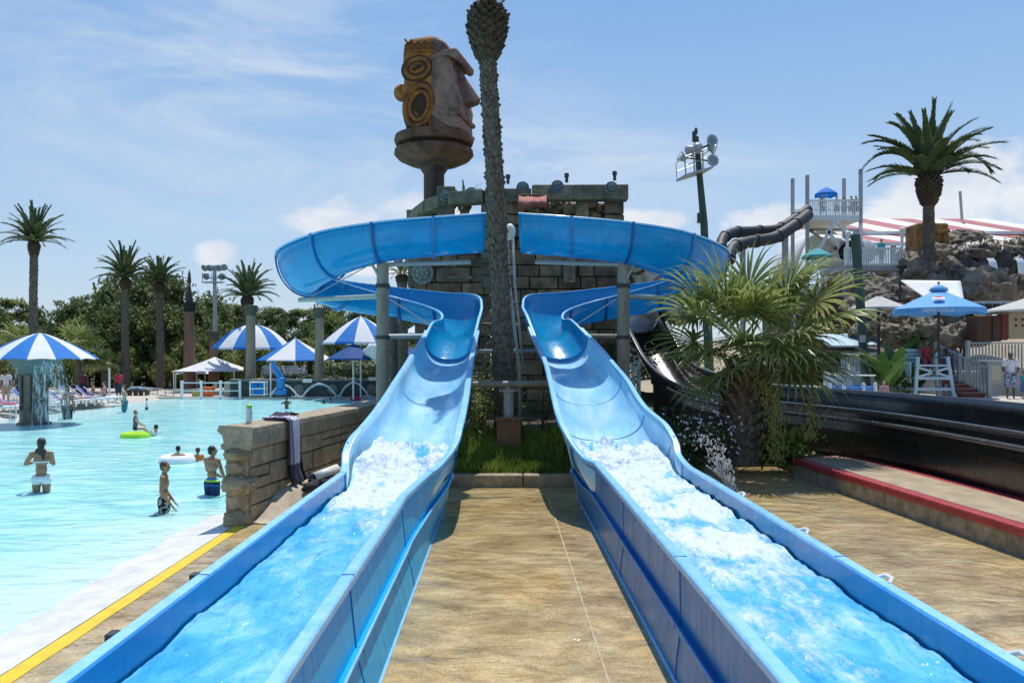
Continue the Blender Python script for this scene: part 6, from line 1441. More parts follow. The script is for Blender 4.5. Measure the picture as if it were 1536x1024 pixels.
# ---- lifeguard chair
q = P(1390, 588, 30); q.z = .96
t = thing('lifeguard_chair', 'tall pale blue wooden lifeguard chair on the deck by the red steps', 'lifeguard chair', tuple(q))
Zs = q.z; w0, w1 = .58, .46; Ht = 1.22
def LP(x, y, z): return Vector((q.x + x, q.y + y, Zs + z))
for sx in (-1, 1):
    for sy in (-1, 1):
        b = MB(); b.bar(LP(sx * .72, sy * .55, 0), LP(sx * .55, sy * .42, Ht + (.62 if sy > 0 else .28)), .11, .09); b.build('leg', M['pale_blue'], t)
for z in (.35, .75): 
    f = z / Ht; b = MB(); b.bar(LP(-.72 + .14 * f, -.55 + .1 * f, z), LP(.72 - .14 * f, -.55 + .1 * f, z), .07, .10); b.build('step', M['pale_blue'], t)
    for sx in (-1, 1): b = MB(); b.bar(LP(sx * (.72 - .14 * f), -.55 + .1 * f, z), LP(sx * (.72 - .14 * f), .55 - .1 * f, z), .06, .1); b.build('side_brace', M['pale_blue'], t)
for sx in (-1, 1): b = MB(); b.bar(LP(-.6 * sx, -.5, .8), LP(.6 * sx, -.5, 1.15), .05, .08); b.build('cross_brace', M['pale_blue'], t)
b = MB(); b.box(LP(0, 0, Ht), (1.15, .95, .07)); b.build('seat', M['pale_blue'], t, bevel=.01)
for i in range(4): b = MB(); b.box(LP(0, .42, Ht + .14 + i * .14), (1.1, .04, .11)); b.build('back_slat', M['pale_blue'], t)
for sx in (-1, 1): b = MB(); b.box(LP(sx * .56, 0, Ht + .30), (.12, .95, .05)); b.build('armrest', M['pale_blue'], t)
b = MB(); b.box(LP(-.75, .1, .95), (.05, .8, .75)); b.build('side_panel', M['pale_blue'], t, bevel=.01)
sit = dict(kL=(-.07, .22, .50), kR=(.07, .22, .50), aL=(-.07, .24, .28), aR=(.07, .24, .28), eL=(-.14, .06, .66), wL=(-.08, .2, .55), eR=(.14, .06, .66), wR=(.08, .2, .55))
person('lifeguard in a dark red top sitting on the tall pale blue chair', tuple(LP(0, .05, Ht - .75)), 1.72, PI * .92, skin=BROWN, hair=HK, vox=.012, pose=sit, clothes=[('shirt', shirt(.3), solidc((.30, .03, .04))), ('shorts', shorts(.8), solidc((.28, .02, .03)))])
# ---- sky blue market umbrella with its round emblem
c = P(1408, 474, 31.2); R_ = 1.68; zr = P(0, 468, 31.2).z; za = P(0, 432, 31.2).z
t = umbrella('market_umbrella', 'sky blue canvas umbrella with a round red white and blue emblem by the lifeguard chair', (c.x, 31.2, 0), R_, zr + .12, za, n=8, dome=-.10, mats=('sky_cloth', 'sky_cloth'), pole=.045, val=.26, z0=.96, scallop=.35, rot=math.atan2(-.877, -.48) - PI / 8, pole_mat='bark')
b = MB(); b.lathe([(.34, -.10), (.30, .02), (.12, .12), (.02, .16)], (c.x, 31.2, za - .02), 12); b.build('top_vent', M['sky_cloth'], t, smooth=True); b = MB(); b.sphere((c.x, 31.2, za + .2), .05, 8, 6); b.build('finial', M['dark'], t)
# emblem: flat disc of three waves lying on the front canopy panel
sl = math.atan2(za - zr - .12, R_ * .92); fd = Vector((-.48, -.877, 0)); cen = Vector((c.x, 31.2, za - (za - zr - .12) * .5 + .05)) + fd * R_ * .66 - Vector((0, 0, (za - zr - .12) * .16)); xA = Vector((.877, -.48, 0)); yA = -fd * math.cos(sl) + Vector((0, 0, math.sin(sl))); nA = xA.cross(yA)
def emb(name, poly, col, off): m_ = MB(); m_.add([cen + xA * x + yA * y + nA * off for x, y in poly], [tuple(range(len(poly)))]); return m_.build(name, col, t)
M['emb_red'] = pmat('emblem_red', (.62, .02, .03), rough=.7); M['emb_blue'] = pmat('emblem_blue', (.01, .05, .35), rough=.7)
r = .2; circ = [(r * math.cos(a * PI / 18), r * math.sin(a * PI / 18) * .95) for a in range(36)]
emb('emblem', circ, M['white'], .03)
arc = lambda a0, a1, k=.9: [(r * k * math.cos(a0 + (a1 - a0) * i / 12), r * k * .95 * math.sin(a0 + (a1 - a0) * i / 12)) for i in range(13)]
emb('emblem_red', arc(.35, PI - .1) + [(-.14, .07), (0, .02), (.14, .08)], M['emb_red'], .038)
emb('emblem_blue', arc(PI + .35, 2 * PI - .1) + [(.14, -.07), (0, -.09), (-.14, -.04)], M['emb_blue'], .038)
tx = bpy.data.curves.new('lettering', 'FONT'); tx.body = 'PEPSI COLA'; tx.size = .2; tx.align_x = 'CENTER'; tx.align_y = 'CENTER'; tx.extrude = .002; to = text_mesh(tx)
to.data.materials.clear(); to.data.materials.append(M['white']); rf = R_ * math.cos(PI / 8) + .05; to.parent = t; to.location = Vector((c.x, 31.2, zr - .015)) + fd * (rf + .03) - Vector(t.location); to.rotation_euler = (PI / 2, 0, math.atan2(-.48, .877))
# ---- grey shade canopies on posts
for px, py, D, w, lb in ((1318, 462, 34, 1.25, 'grey flat canopy left of the sky blue umbrella'), (1540, 466, 33, 1.7, 'grey flat canopy at the right edge over the brown counter')):
    q = P(px, py, D); t = umbrella('shade_canopy', lb, (q.x, D, 0), w, q.z, q.z + .55, n=6, dome=-.1, mats=('grey_cloth', 'grey_cloth'), pole=.07, val=.1, z0=.96, pole_mat='maroon')
D = 37; t = thing('shade_sail', 'white tilted shade roof behind the sky blue umbrella', 'canopy', tuple(P(1400, 470, D)))
b = MB(); A0, B0, C0, D0 = P(1350, 420, 38), P(1441, 421, 38), P(1446, 449, 35.5), P(1392, 449, 35.5)
b.grid(lambda u, v: (A0.lerp(B0, u)).lerp(D0.lerp(C0, u), v) - Vector((0, 0, .12 * math.sin(u * PI) * math.sin(v * PI))), 10, 8); b.build('canvas', M['white_cloth'], t, smooth=True, solid=.02)
for p in (A0, B0, C0, D0): m_ = MB(); m_.tube([(p.x, p.y, .9), p], .06, 8); m_.build('pole', M['maroon'], t)
# ---- counter and cabinets
D = 33.5
def boxt(name, label, cat, px0, py0, px1, py1, D, mat, dep=.8, group=None):
    a = P(px0, py1, D); c_ = P(px1, py0, D); t = thing(name, label, cat, ((a.x + c_.x) / 2, D, a.z), group); b = MB(); b.box(((a.x + c_.x) / 2, D + dep / 2, (a.z + c_.z) / 2), (c_.x - a.x, dep, c_.z - a.z)); b.build('body', M[mat], t, bevel=.02); return t, a, c_
t, a, c_ = boxt('brown_cabinet', 'tall dark brown cabinet beside the tan locker', 'cabinet', 1466, 474, 1502, 512, D, 'brown_box')
b = MB(); b.box(((a.x + c_.x) / 2 + .12, D - .02, (a.z + c_.z) / 2), (.03, .03, c_.z - a.z - .1)); b.build('door_edge', M['dark'], t)
t, a, c_ = boxt('wood_cabinet', 'narrow reddish wood panel between the brown cabinet and the tan locker', 'cabinet', 1503, 472, 1512, 510, D, 'red_step')
t, a, c_ = boxt('tan_locker', 'tan locker with round vent holes at the right edge', 'locker', 1513, 470, 1540, 508, D, 'tan_box')
for x in (.3, .58):
    for z in (.55, .8): b = MB(); b.lathe([(.05, -.02), (.05, .01), (.01, .012)], (a.x + x, D - .005, a.z + z), 12, rot=Matrix.Rotation(PI / 2, 3, 'X')); b.build('vent', M['dark'], t)
t, a, c_ = boxt('counter', 'long dark counter shelf with glassware boxes above the brown cabinet', 'counter', 1462, 452, 1540, 470, 34.5, 'grey_wood')
for i in range(6): b = MB(); b.box((a.x + .2 + i * .36, 34.45, (a.z + c_.z) / 2), (.26, .1, .3)); b.build('window', M['dark'], t)
# ---- deck fence, stairs
def rail_fence(name, label, pts, h, mat, gap=.13, posts=True, cat='fence'):
    t = thing(name, label, cat, tuple(Vector(pts[0])))
    for i in range(len(pts) - 1):
        a, c_ = Vector(pts[i]), Vector(pts[i + 1]); n = max(1, int((c_ - a).length / gap)); b = MB()
        for k_ in range(n): p = a.lerp(c_, (k_ + .5) / n); b.box(p + Vector((0, 0, h * .5)), (.045, .045, h - .1))
        b.build('baluster_row', mat, t)
        for z in (.08, h): m_ = MB(); m_.bar(a + Vector((0, 0, z)), c_ + Vector((0, 0, z)), .08 if z < 1 and z < h else .12, .06); m_.build('rail', mat, t)
    if posts:
        for p in pts: m_ = MB(); p = Vector(p); m_.box(p + Vector((0, 0, h * .5 + .04)), (.14, .14, h + .1)); m_.build('fence_post', mat, t, bevel=.01)
    return t
g_ = P(1472, 548, 31.5)
rail_fence('deck_fence', 'pale picket fence on the upper deck behind the man in white', [(P(1452, 0, 32.4).x, 32.4, 1.9), (P(1540, 0, 32.4).x, 32.4, 1.9)], 1.15, M['grey_wood'])
slab('upper_deck', P(1415, 0, 32).x, 34, 32.2, 47, 1.9, M['deck'], 1.0)
sx0, sx1 = P(1428, 0, 31).x, P(1463, 0, 31).x
t = thing('red_steps', 'dark red wooden steps climbing to the upper deck', 'stairs', (sx0, 30.5, .96))
for i in range(6): b = MB(); b.box(((sx0 + sx1) / 2 - .05 * i, 30.5 + i * .3, .96 + .075 + i * .155), (sx1 - sx0 - .06 * i, .32, .15)); b.build('step', M['red_step'], t, bevel=.01); m_ = MB(); m_.box(((sx0 + sx1) / 2 - .05 * i, 30.5 + i * .3 - .04, .96 + .165 + i * .155), (sx1 - sx0 - .06 * i, .3, .03)); m_.build('tread', M['walk'], t)
rail_fence('stair_railing', 'pale sloping railing on the right of the red steps', [(sx1 + .1, 30.3, .96), (sx1 - .45, 31.3, 1.5), (sx1 - .85, 32.2, 1.95)], 1.05, M['grey_wood'], gap=.14)
t, a, c_ = boxt('trash_bin', 'grey square bin enclosure standing against the picket fence', 'bin', 1481, 543, 1504, 576, 31.2, 'bin', .55); b = MB(); b.box(((a.x + c_.x) / 2, 31.47, c_.z + .03), (c_.x - a.x + .08, .63, .07)); b.build('lid', M['grey_wood'], t, bevel=.02)
b = MB(); b.box(((a.x + c_.x) / 2, 31.19, (a.z + c_.z) / 2), (.42, .02, .58)); b.build('door', M['tan_box'], t)
person('man in a white shirt and blue patterned shorts walking head down on the deck', (P(1516, 0, 29.6).x, 29.6, .96), 1.74, PI - .5, skin=BROWN, hair=HK, vox=.011, girth=1.12, pose=dict(hea=(0, .045, .915), kL=(-.055, .06, .285), aL=(-.055, .03, .05), kR=(.055, .0, .28), aR=(.055, -.08, .06), eL=(-.14, .02, .63), wL=(-.09, .12, .54), eR=(.14, .02, .63), wR=(.10, .12, .53)),
       clothes=[('shirt', shirt(.45), solidc((.9, .9, .92))), ('shorts', shorts(1.0, 1.28), speck((.04, .08, .25), (.5, .55, .65), 16))])
person('child in a teal shirt at the right edge beside the man in white', (P(1535, 0, 29.4).x, 29.4, .96), 1.05, PI + .4, skin=TAN, hair=HK, vox=.012, clothes=[('shirt', shirt(.4), solidc((.03, .33, .38))), ('shorts', shorts(1.0, 1.2), solidc((.05, .15, .35)))])
person('dark skinned person standing under the sky blue umbrella by the steps', (P(1419, 0, 31.6).x, 31.6, 1.1), 1.75, PI - .2, skin=DARK, hair=HK, vox=.012, clothes=[('shirt', shirt(.3), solidc((.12, .09, .16))), ('shorts', shorts(.95), solidc((.05, .04, .05)))])
# ---- banana plants and the low white railing behind the black flume
def banana(label, c, h, n, seed):
    rnd = random.Random(seed); c = Vector(c); t = thing('banana_plant', label, 'plant', tuple(c)); st = MB(); b = MB()
    for i in range(n):
        az = i * 2.4 + rnd.uniform(-.4, .4); el = math.radians(rnd.uniform(48, 82)); d = Vector((math.cos(az) * math.cos(el), math.sin(az) * math.cos(el), math.sin(el))); p = c + Vector((rnd.uniform(-.3, .3), rnd.uniform(-.2, .2), 0)); L_ = h * rnd.uniform(.75, 1.1); pts = [p.copy()]; k_ = 9
        for j in range(k_): d = (d + Vector((0, 0, -.20 * (j / k_)))).normalized(); p = p + d * L_ / k_; pts.append(p.copy())
        st.tube(pts[:6], [.03, .027, .024, .02, .016, .012], 5); wv = d.cross(Vector((0, 0, 1))).normalized() if d.cross(Vector((0, 0, 1))).length > .05 else Vector((1, 0, 0)); up = wv.cross(d)
        prev = None
        for j in range(3, k_ + 1):
            f = (j - 3) / (k_ - 3); w = .26 * math.sin(min(1, f * .92 + .08) * PI) ** .7 * h / 1.8; cur = (pts[j] - wv * w + Vector((0, 0, .05)), pts[j], pts[j] + wv * w + Vector((0, 0, .05)))
            if prev: b.add([*prev, *cur], [(0, 1, 4, 3), (1, 2, 5, 4)])
            prev = cur
    st.build('stalk', M['fan_y'], t, smooth=True); b.build('leaf', M['banana'], t, smooth=True)
banana('big leafy banana plant left of the lifeguard chair', (P(1352, 0, 31).x, 31, .96), 2.4, 15, 3); banana('lower banana plant behind the low white railing', (P(1328, 0, 30).x, 30, .96), 1.7, 13, 4); banana('dark leafed banana plant squeezed between railing and lifeguard chair', (P(1366, 0, 30.2).x, 30.2, .96), 1.3, 10, 8)
D = 27.5; t = thing('low_railing', 'low white posts joined by a rail behind the black flume', 'railing', tuple(P(1290, 590, D)))
for px, dd in ((1236, 26.8), (1245, 27), (1266, 27.3), (1295, 27.6), (1313, 27.8)): p = P(px, 590, dd); p.z = .96; b = MB(); b.lathe([(.06, 0), (.06, .62), (.03, .66)], p, 10); b.build('railing_post', M['white'], t, smooth=True, auto=40)
b = MB(); b.tube([P(1236, 562, 26.8), P(1313, 563, 27.8)], .025, 6); b.build('rail', M['white'], t)
for px, h, lb, hr, c1 in ((1326, 1.15, 'child in a red cap and pink top behind the black flume', (.5, .03, .04), (.6, .3, .35)), (1300, 1.0, 'child in white bathing behind the low railing', HB, (.8, .75, .75)), (1250, 1.1, 'bather with brown hair at the left end of the low railing', HB, (.5, .3, .2))):
    person(lb, (P(px, 0, 28.6).x, 28.6, .5), h, PI - .3, skin=PALE, hair=hr, vox=.012, clothes=[('shirt', shirt(.2), solidc(c1))])
for px, w, lb in ((1270, 1.6, 'blue pool tub behind the low white railing'),):
    q = P(px, 588, 28.4); t = thing('pool_tub', lb, 'tub', (q.x, 28.4, .96)); b = MB(); b.lathe([(w / 2, 0), (w / 2 + .05, .5), (w / 2 - .03, .52), (w / 2 - .06, .1)], (q.x, 28.4, .96), 24); b.build('shell', M['slide_blue'], t, smooth=True, auto=40)
t = umbrella('closed_umbrella', 'folded pale blue umbrella standing behind the low railing', (P(1273, 0, 28).x, 28, 0), .2, 1.05, 2.2, n=8, dome=-.35, mats=('pale_blue', 'pale_blue'), pole=.03, val=.05, z0=.9)
# ---- pale blue deck house with railing
D = 36; t = thing('deck_cabin', 'pale blue low cabin with a balustrade behind the banana plants', 'building', tuple(P(1310, 560, D)))
a, c_ = P(1262, 558, D), P(1345, 532, D)
b = MB(); b.box(((a.x + c_.x) / 2, D + 1, (.9 + a.z) / 2), (c_.x - a.x, 2, a.z - .9)); b.build('wall', M['pale_blue'], t, bevel=.02)
b = MB()
for i in range(22): f = i / 21; b.box((a.x + (c_.x - a.x) * f, D - .05, (a.z + c_.z) / 2), (.06, .05, c_.z - a.z))
b.build('balustrade', M['pale_blue'], t)
b = MB(); b.box(((a.x + c_.x) / 2, D - .05, c_.z + .05), (c_.x - a.x + .1, .16, .1)); b.build('handrail', M['white'], t)
b = MB(); b.grid(lambda u, v: (a.x - .3 + (c_.x - a.x + .6) * u, D + .5 + 2.5 * v, c_.z + .35 + .6 * v), 4, 4); b.build('roof', M['pale_blue'], t, solid=.08)
# ---- tall green pole and right floodlight pole
t = thing('green_pole', 'leaning dark green utility pole rising behind the fan palm', 'pole', tuple(P(1300, 590, 33))); b = MB(); b.tube([P(1300, 592, 33), P(1283, 352, 33)], [.17, .19], 14); b.build('pole', M['green_post'], t, smooth=True, auto=40)
b = MB(); b.box(P(1294, 508, 32.75), (.2, .1, .3)); b.build('junction_box', M['steel'], t)
D = 40; t = thing('floodlight_pole', 'leaning floodlight pole with a caged platform right of the tower', 'light pole', tuple(P(1060, 560, D)))
b = MB(); b.tube([P(1064, 560, D), P(1056, 335, D), P(1044, 205, D)], [.24, .19, .13], 12); b.build('pole', M['green_post'], t, smooth=True, auto=40)
b = MB(); b.box(P(1041, 205, D), (.16, .16, .5)); b.sphere(P(1044, 197, D), (.09, .09, .2), 8, 6); b.build('finial', M['dark_metal'], t)
rotp = Matrix.Rotation(.45, 3, 'Y') @ Matrix.Rotation(-.25, 3, 'Z')
b = MB(); pc = P(1042, 261, D - .3); Rp = Matrix.Rotation(-.33, 3, 'Y') @ Matrix.Rotation(.3, 3, 'Z')
b.box(pc, (1.6, 1.0, .09), Rp); b.build('platform', M['steel'], t)
b = MB()
for sx in (-.78, -.26, .26, .78):
    for sy in (-.46, .46): p = pc + Rp @ Vector((sx, sy, 0)); b.tube([p, p + Vector((-.05, 0, .85 + .2 * (sx > 0)))], .022, 5)
for sy in (-.46, .46):
    for z in (.45, .9): b.tube([pc + Rp @ Vector((-.78, sy, 0)) + Vector((-.04, 0, z)), pc + Rp @ Vector((.78, sy, 0)) + Vector((-.04, 0, z + .12))], .022, 5)
for sx in (-.78, .78): b.tube([pc + Rp @ Vector((sx, -.46, 0)) + Vector((-.04, 0, .9)), pc + Rp @ Vector((sx, .46, 0)) + Vector((-.04, 0, .9))], .022, 5)
b.build('cage', M['steel'], t)
b = MB(); b.bar(P(1018, 240, D - .4), P(1070, 214, D - .2), .09); b.bar(P(1024, 236, D - .2), P(1066, 242, D - .2), .06); b.build('crossarm', M['dark_metal'], t)
for px, py, d, m_ in ((1068, 211, (.25, -1, .1), 'glass'), (1071, 224, (1, -.5, -.5), 'white'), (1069, 241, (.2, -1, .05), 'glass'), (1021, 235, (-1, -.35, .45), 'white'), (1035, 226, (-.4, .8, -.2), 'glass'), (1046, 222, (.2, 1, 0), 'glass')): flood(t, P(px, py, D - .45), d, .29 if m_ == 'glass' else .24, m_)
b = MB(); q = P(1050, 327, D - .2); b.box(q, (.26, .22, .5)); b.build('junction_box', M['dark_metal'], t, bevel=.02)
# ---- slide tower with dark twin tubes
D = 62; t = thing('slide_tower', 'tall pale slide tower with a railed top deck, posts reaching above it', 'tower', tuple(P(1252, 470, D)))
zd = P(0, 331, D).z; xl, xr = P(1213, 0, D).x, P(1291, 0, D).x
b = MB(); b.box(((xl + xr) / 2, D + 2, zd + .2), (xr - xl, 4.2, .45)); b.build('deck', M['white'], t, bevel=.03)
for px, top, dd in ((1211, 263, 0), (1291, 254, 0), (1189, 268, 4), (1266, 268, 4)): b = MB(); x = P(px, 0, D).x * (D + dd) / D; b.tube([(x, D + dd, 0), (x, D + dd, P(0, top, D + dd).z)], .16, 8); b.build('post', M['grey_wood'], t)
b = MB()
for i in range(30): f = i / 29; b.box((xl + (xr - xl) * f, D - .05, zd + .95), (.06, .06, 1.1))
b.build('balustrade', M['white'], t)
b = MB(); b.bar((xl, D - .05, zd + 1.55), (xr, D - .05, zd + 1.55), .12); b.bar((xl, D + 4, zd + 1.55), (xr, D + 4, zd + 1.55), .12); b.build('handrail', M['white'], t)
for a_, b_ in (((1212, 405), (1252, 332)), ((1254, 332), (1296, 372)), ((1291, 300 + 35), (1291, 420)), ((1240, 345), (1296, 415))): m_ = MB(); m_.bar(P(*a_, D - .2), P(*b_, D - .2), .22, .22); m_.build('brace', M['white'], t)
for a_, b_ in (((1214, 345), (1290, 400)), ((1290, 345), (1214, 400)), ((1214, 400), (1290, 400)), ((1214, 345), (1290, 345))): m_ = MB(); m_.bar(P(*a_, D + 3.8), P(*b_, D + 3.8), .2, .2); m_.build('brace', M['grey_wood'], t)
umbrella('tower_umbrella', 'small royal blue umbrella on the top deck of the slide tower', (P(1239, 0, 64).x, 64, 0), .88, P(0, 291, 64).z, P(0, 281, 64).z, n=8, dome=.3, mats=('blue_cloth', 'blue_cloth'), pole=.04, val=.25, z0=zd + .4)
for px, lb, cc in ((1233, 'attendant in black under the small blue umbrella on the tower', (.02, .02, .03)), (1255, 'rider in white waiting on the tower deck', (.7, .7, .72)), (1266, 'taller rider waiting beside the post on the tower deck', (.05, .05, .12)), (1277, 'rider in grey waiting near the right end of the tower deck', (.3, .3, .32)), (1284, 'last rider at the right end of the tower deck', (.03, .05, .04))):
    person(lb, (P(px, 0, 63).x, 63, zd + .42), 1.72, PI, skin=TAN, hair=HK, vox=.02, clothes=[('shirt', shirt(.3), solidc(cc)), ('shorts', shorts(.9), solidc((.06, .06, .1)))])
TD = 58
for lb, pts, r in (('upper of two dark tubes dropping left from the slide tower', [(1212, 314, 61), (1190, 330, 60), (1165, 344, 59), (1130, 347, 58), (1100, 349, 57), (1085, 358, 56), (1080, 375, 55)], .38), ('lower of two dark tubes dropping left from the slide tower', [(1212, 322, 60), (1186, 342, 58), (1160, 357, 57), (1125, 363, 56), (1100, 372, 55), (1092, 392, 54)], .42)):
    pt = catmull([tuple(P(*p)) for p in pts], 7); t = thing('tube_slide', lb, 'water slide', pt[-1]); b = MB(); b.tube(pt, r, 16); b.build('tube', M['grey_tube'], t, smooth=True, auto=40)
    for i in range(5, len(pt) - 1, 7):
        m_ = MB(); d = (Vector(pt[i + 1]) - Vector(pt[i])).normalized(); m_.tube([Vector(pt[i]) - d * .08, Vector(pt[i]) + d * .08], r * 1.16, 16); m_.build('joint_flange', M['dark_metal'], t)
    m_ = MB(); 
    for i in (10, 24): m_.tube([(pt[i][0], pt[i][1], 0), pt[i]], .12, 6)
    m_.build('leg', M['grey_wood'], t)
for k_, (lb, pts) in enumerate((('pale grey tube bending down left behind the right hand post', [(930, 372, 34), (950, 390, 34), (965, 405, 34.5), (982, 432, 35)]), ('pale grey tube rising right behind the blue slide', [(968, 418, 35), (990, 402, 35.5), (1010, 388, 36), (1035, 380, 37)]), ('short pale tube piece low behind the right hand post', [(935, 415, 36), (950, 408, 36), (965, 412, 36.5)]), ('pale tube curving behind the black flume mouth', [(950, 458, 33), (975, 452, 32.5), (1000, 462, 33), (1020, 475, 34)]))):
    pt = catmull([tuple(P(*p)) for p in pts], 6); t = thing('tube_slide', lb, 'water slide', pt[0]); b = MB(); b.tube(pt, .42, 16); b.build('tube', M['pale_tube'], t, smooth=True, auto=40)
    for i in range(3, len(pt) - 1, 6): m_ = MB(); d = (Vector(pt[i + 1]) - Vector(pt[i])).normalized(); m_.tube([Vector(pt[i]) - d * .07, Vector(pt[i]) + d * .07], .48, 16); m_.build('joint_flange', M['dark_metal'], t)
    m_ = MB(); j = len(pt) // 2; m_.tube([(pt[j][0], pt[j][1], -.2), pt[j]], .1, 8); m_.build('leg', M['grey_wood'], t)
# ---- lower timber deck with ramp
D = 47; zt = P(0, 402, D).z; xl, xr = P(1266, 0, D).x, P(1352, 0, D).x
t = thing('timber_deck', 'pale timber viewing deck on cross braced legs before the striped roof', 'deck', ((xl + xr) / 2, D, 1.5))
b = MB(); b.box(((xl + xr) / 2, D + 1.5, zt), (xr - xl, 3.2, .3)); b.build('platform', M['grey_wood'], t)
b = MB()
for i in range(26): f = i / 25; b.box((xl + (xr - xl) * f, D - .08, zt + .62), (.07, .06, 1.0))
b.build('balustrade', M['white'], t)
for z in (.22, 1.15): m_ = MB(); m_.bar((xl, D - .08, zt + z), (xr, D - .08, zt + z), .14, .1); m_.build('handrail', M['white'], t)
for px in (1270, 1306, 1348): m_ = MB(); x = P(px, 0, D).x; m_.box((x, D + .2, (zt + 1) / 2), (.22, .22, zt - 1)); m_.build('leg', M['grey_wood'], t)
for a_, b_ in (((1272, 408), (1304, 448)), ((1304, 408), (1274, 448)), ((1308, 408), (1338, 446)), ((1344, 408), (1310, 448))): m_ = MB(); m_.bar(P(*a_, D + .1), P(*b_, D + .1), .13); m_.build('brace', M['white'], t)
m_ = MB(); m_.box(((xl + xr) / 2, D + 2.6, (zt + 1) / 2 - .1), (xr - xl - .3, .3, zt - 1.4)); m_.build('back_wall', M['dark'], t)
for px, top in ((1352, 345), (1270, 350)): m_ = MB(); x = P(px, 0, D).x; m_.tube([(x, D, zt), (x + .05, D, P(0, top, D).z)], .09, 8); m_.sphere((x + .05, D, P(0, top, D).z), .16, 8, 6); m_.build('lamp_post', M['white'], t)
rail_fence('ramp_railing', 'pale picket railing of the ramp running down right from the timber deck', [(xr, D, zt - .1), (P(1400, 0, 46).x, 46, P(0, 432, 46).z - .9), (P(1432, 0, 45).x, 45, P(0, 428, 45).z - .9)], 1.05, M['grey_wood'], gap=.18)
rail_fence('rock_railing', 'grey picket railing at the foot of the waterfall rocks', [(P(1432, 0, 44).x, 44, P(0, 438, 44).z), (P(1462, 0, 44).x, 44, P(0, 438, 44).z)], 1.1, M['grey_wood'], gap=.16)
person('visitor in teal leaning on the railing of the timber deck', (P(1322, 0, 47.8).x, 47.8, zt + .15), 1.7, PI, skin=PALE, hair=HB, vox=.016, clothes=[('shirt', shirt(.3), solidc((.05, .45, .5))), ('shorts', shorts(.9), solidc((.1, .1, .2)))])
for px, lb, cc in ((1246, 'seated visitor in red on the terrace behind the fan palm', (.5, .05, .06)), (1234, 'visitor in white on the terrace behind the fan palm', (.7, .7, .7)), (1258, 'bare chested visitor on the terrace behind the fan palm', None)):
    person(lb, (P(px, 0, 45).x, 45, P(0, 455, 45).z), 1.7, PI, skin=PALE, hair=HB, vox=.016, clothes=([('shirt', shirt(.3), solidc(cc))] if cc else []) + [('shorts', shorts(.9), solidc((.1, .12, .3)))])
D = 44; xl, xr = P(1170, 0, D).x, P(1284, 0, D).x; z0 = P(0, 446, D).z
t = thing('terrace_wall', 'dark timber retaining wall with a rail behind the fan palm', 'wall', ((xl + xr) / 2, D, .9)); b = MB(); b.box(((xl + xr) / 2, D + 1.5, (z0 + .4) / 2), (xr - xl, 3, z0 - .4)); b.build('wall_face', M['brown_box'], t); b = MB(); b.bar((xl, D - .02, z0 + .1), (xr, D - .02, z0 + .1), .1); b.bar((xl, D - .02, z0 + .95), (xr, D - .02, z0 + .95), .07); b.build('rail', M['grey_wood'], t)
umbrella('teal_umbrella', 'small teal umbrella on the terrace under the slide tower', (P(1226, 0, 50).x, 50, 0), .95, P(0, 384, 50).z, P(0, 372, 50).z, n=8, dome=.2, mats=('teal_cloth', 'teal_cloth'), pole=.04, val=.18, z0=1)
# white arched tent behind the tower
D = 78; t = thing('arched_shelter', 'big white arched shelter roof under the slide tower', 'shelter', tuple(P(1240, 420, D))); c = P(1238, 0, D); b = MB()
b.grid(lambda u, v: (c.x + 2.9 * math.cos(PI * u), D + 8 * v, 9.2 + 5.6 * math.sin(PI * u)), 18, 4); b.build('roof', M['white_cloth'], t, smooth=True, solid=.05); m_ = MB(); m_.box((c.x, D + 4, 4.6), (5.7, 7.8, 9.2)); m_.build('wall', M['grey_wood'], t)
q = P(1276, 378, 60); t = thing('tube_mouth', 'round pale tube end poking out under the slide tower', 'water slide', tuple(q)); b = MB(); b.tube([q, q + Vector((1, 2, .3)), q + Vector((2.5, 3, .4))], .85, 20, caps=False); b.build('tube', M['pale_tube'], t, smooth=True, solid=.06)
m_ = MB(); m_.tube([q + Vector((.05, .1, 0)), q + Vector((1, 2, .25))], .74, 18); m_.build('bore', M['dark'], t); m_ = MB(); m_.tube([(q.x + .6, q.y + 1, 2), (q.x + .6, q.y + 1, q.z - .6)], .15, 8); m_.build('leg', M['grey_wood'], t)
# ---- striped roof building
D0 = 64; t = thing('striped_roof_hall', 'long open hall with a red and white striped double roof', 'building', tuple(P(1430, 420, D0)))
def striped(name, y0, y1, D, dd, px0, px1, n, ph):
    a, c_ = P(px0, 0, D).x, P(px1, 0, D).x; zt_, zb = P(0, y0, D + dd).z, P(0, y1, D).z; b = MB(); mi = []
    for i in range(n): xa = a + (c_ - a) * i / n; xb = a + (c_ - a) * (i + 1) / n; sh = -2.6; b.add([(xa, D, zb), (xb, D, zb), (xb + sh, D + dd, zt_), (xa + sh, D + dd, zt_)], [(0, 1, 2, 3)]); mi.append((i + ph) % 2)
    o = b.build(name, [M['roof_red'], M['roof_white']], t)
    for p, k_ in zip(o.data.polygons, mi): p.material_index = k_
    e = MB(); e.box(((a + c_) / 2, D - .03, zb - .12), (c_ - a, .12, .26)); e.build('eave', M['white'], o)
striped('upper_roof', 328, 347, D0 + 3, 7, 1280, 1600, 8, 0); striped('lower_roof', 352, 364, D0, 3, 1284, 1604, 8, 1)
b = MB(); a, c_ = P(1288, 0, D0 + 3).x, P(1585, 0, D0 + 3).x; b.box(((a + c_) / 2, D0 + 4, P(0, 350, D0 + 3).z), (c_ - a, .3, .8)); b.build('clerestory', M['dark'], t)
for px in (1300, 1340, 1385, 1425, 1462, 1483, 1513, 1545): m_ = MB(); x = P(px, 0, D0 + .6).x; m_.box((x, D0 + .6, P(0, 366, D0).z / 2 + 1.2), (.3, .3, P(0, 366, D0).z - 2.4)); m_.build('column', M['grey_wood'], t)
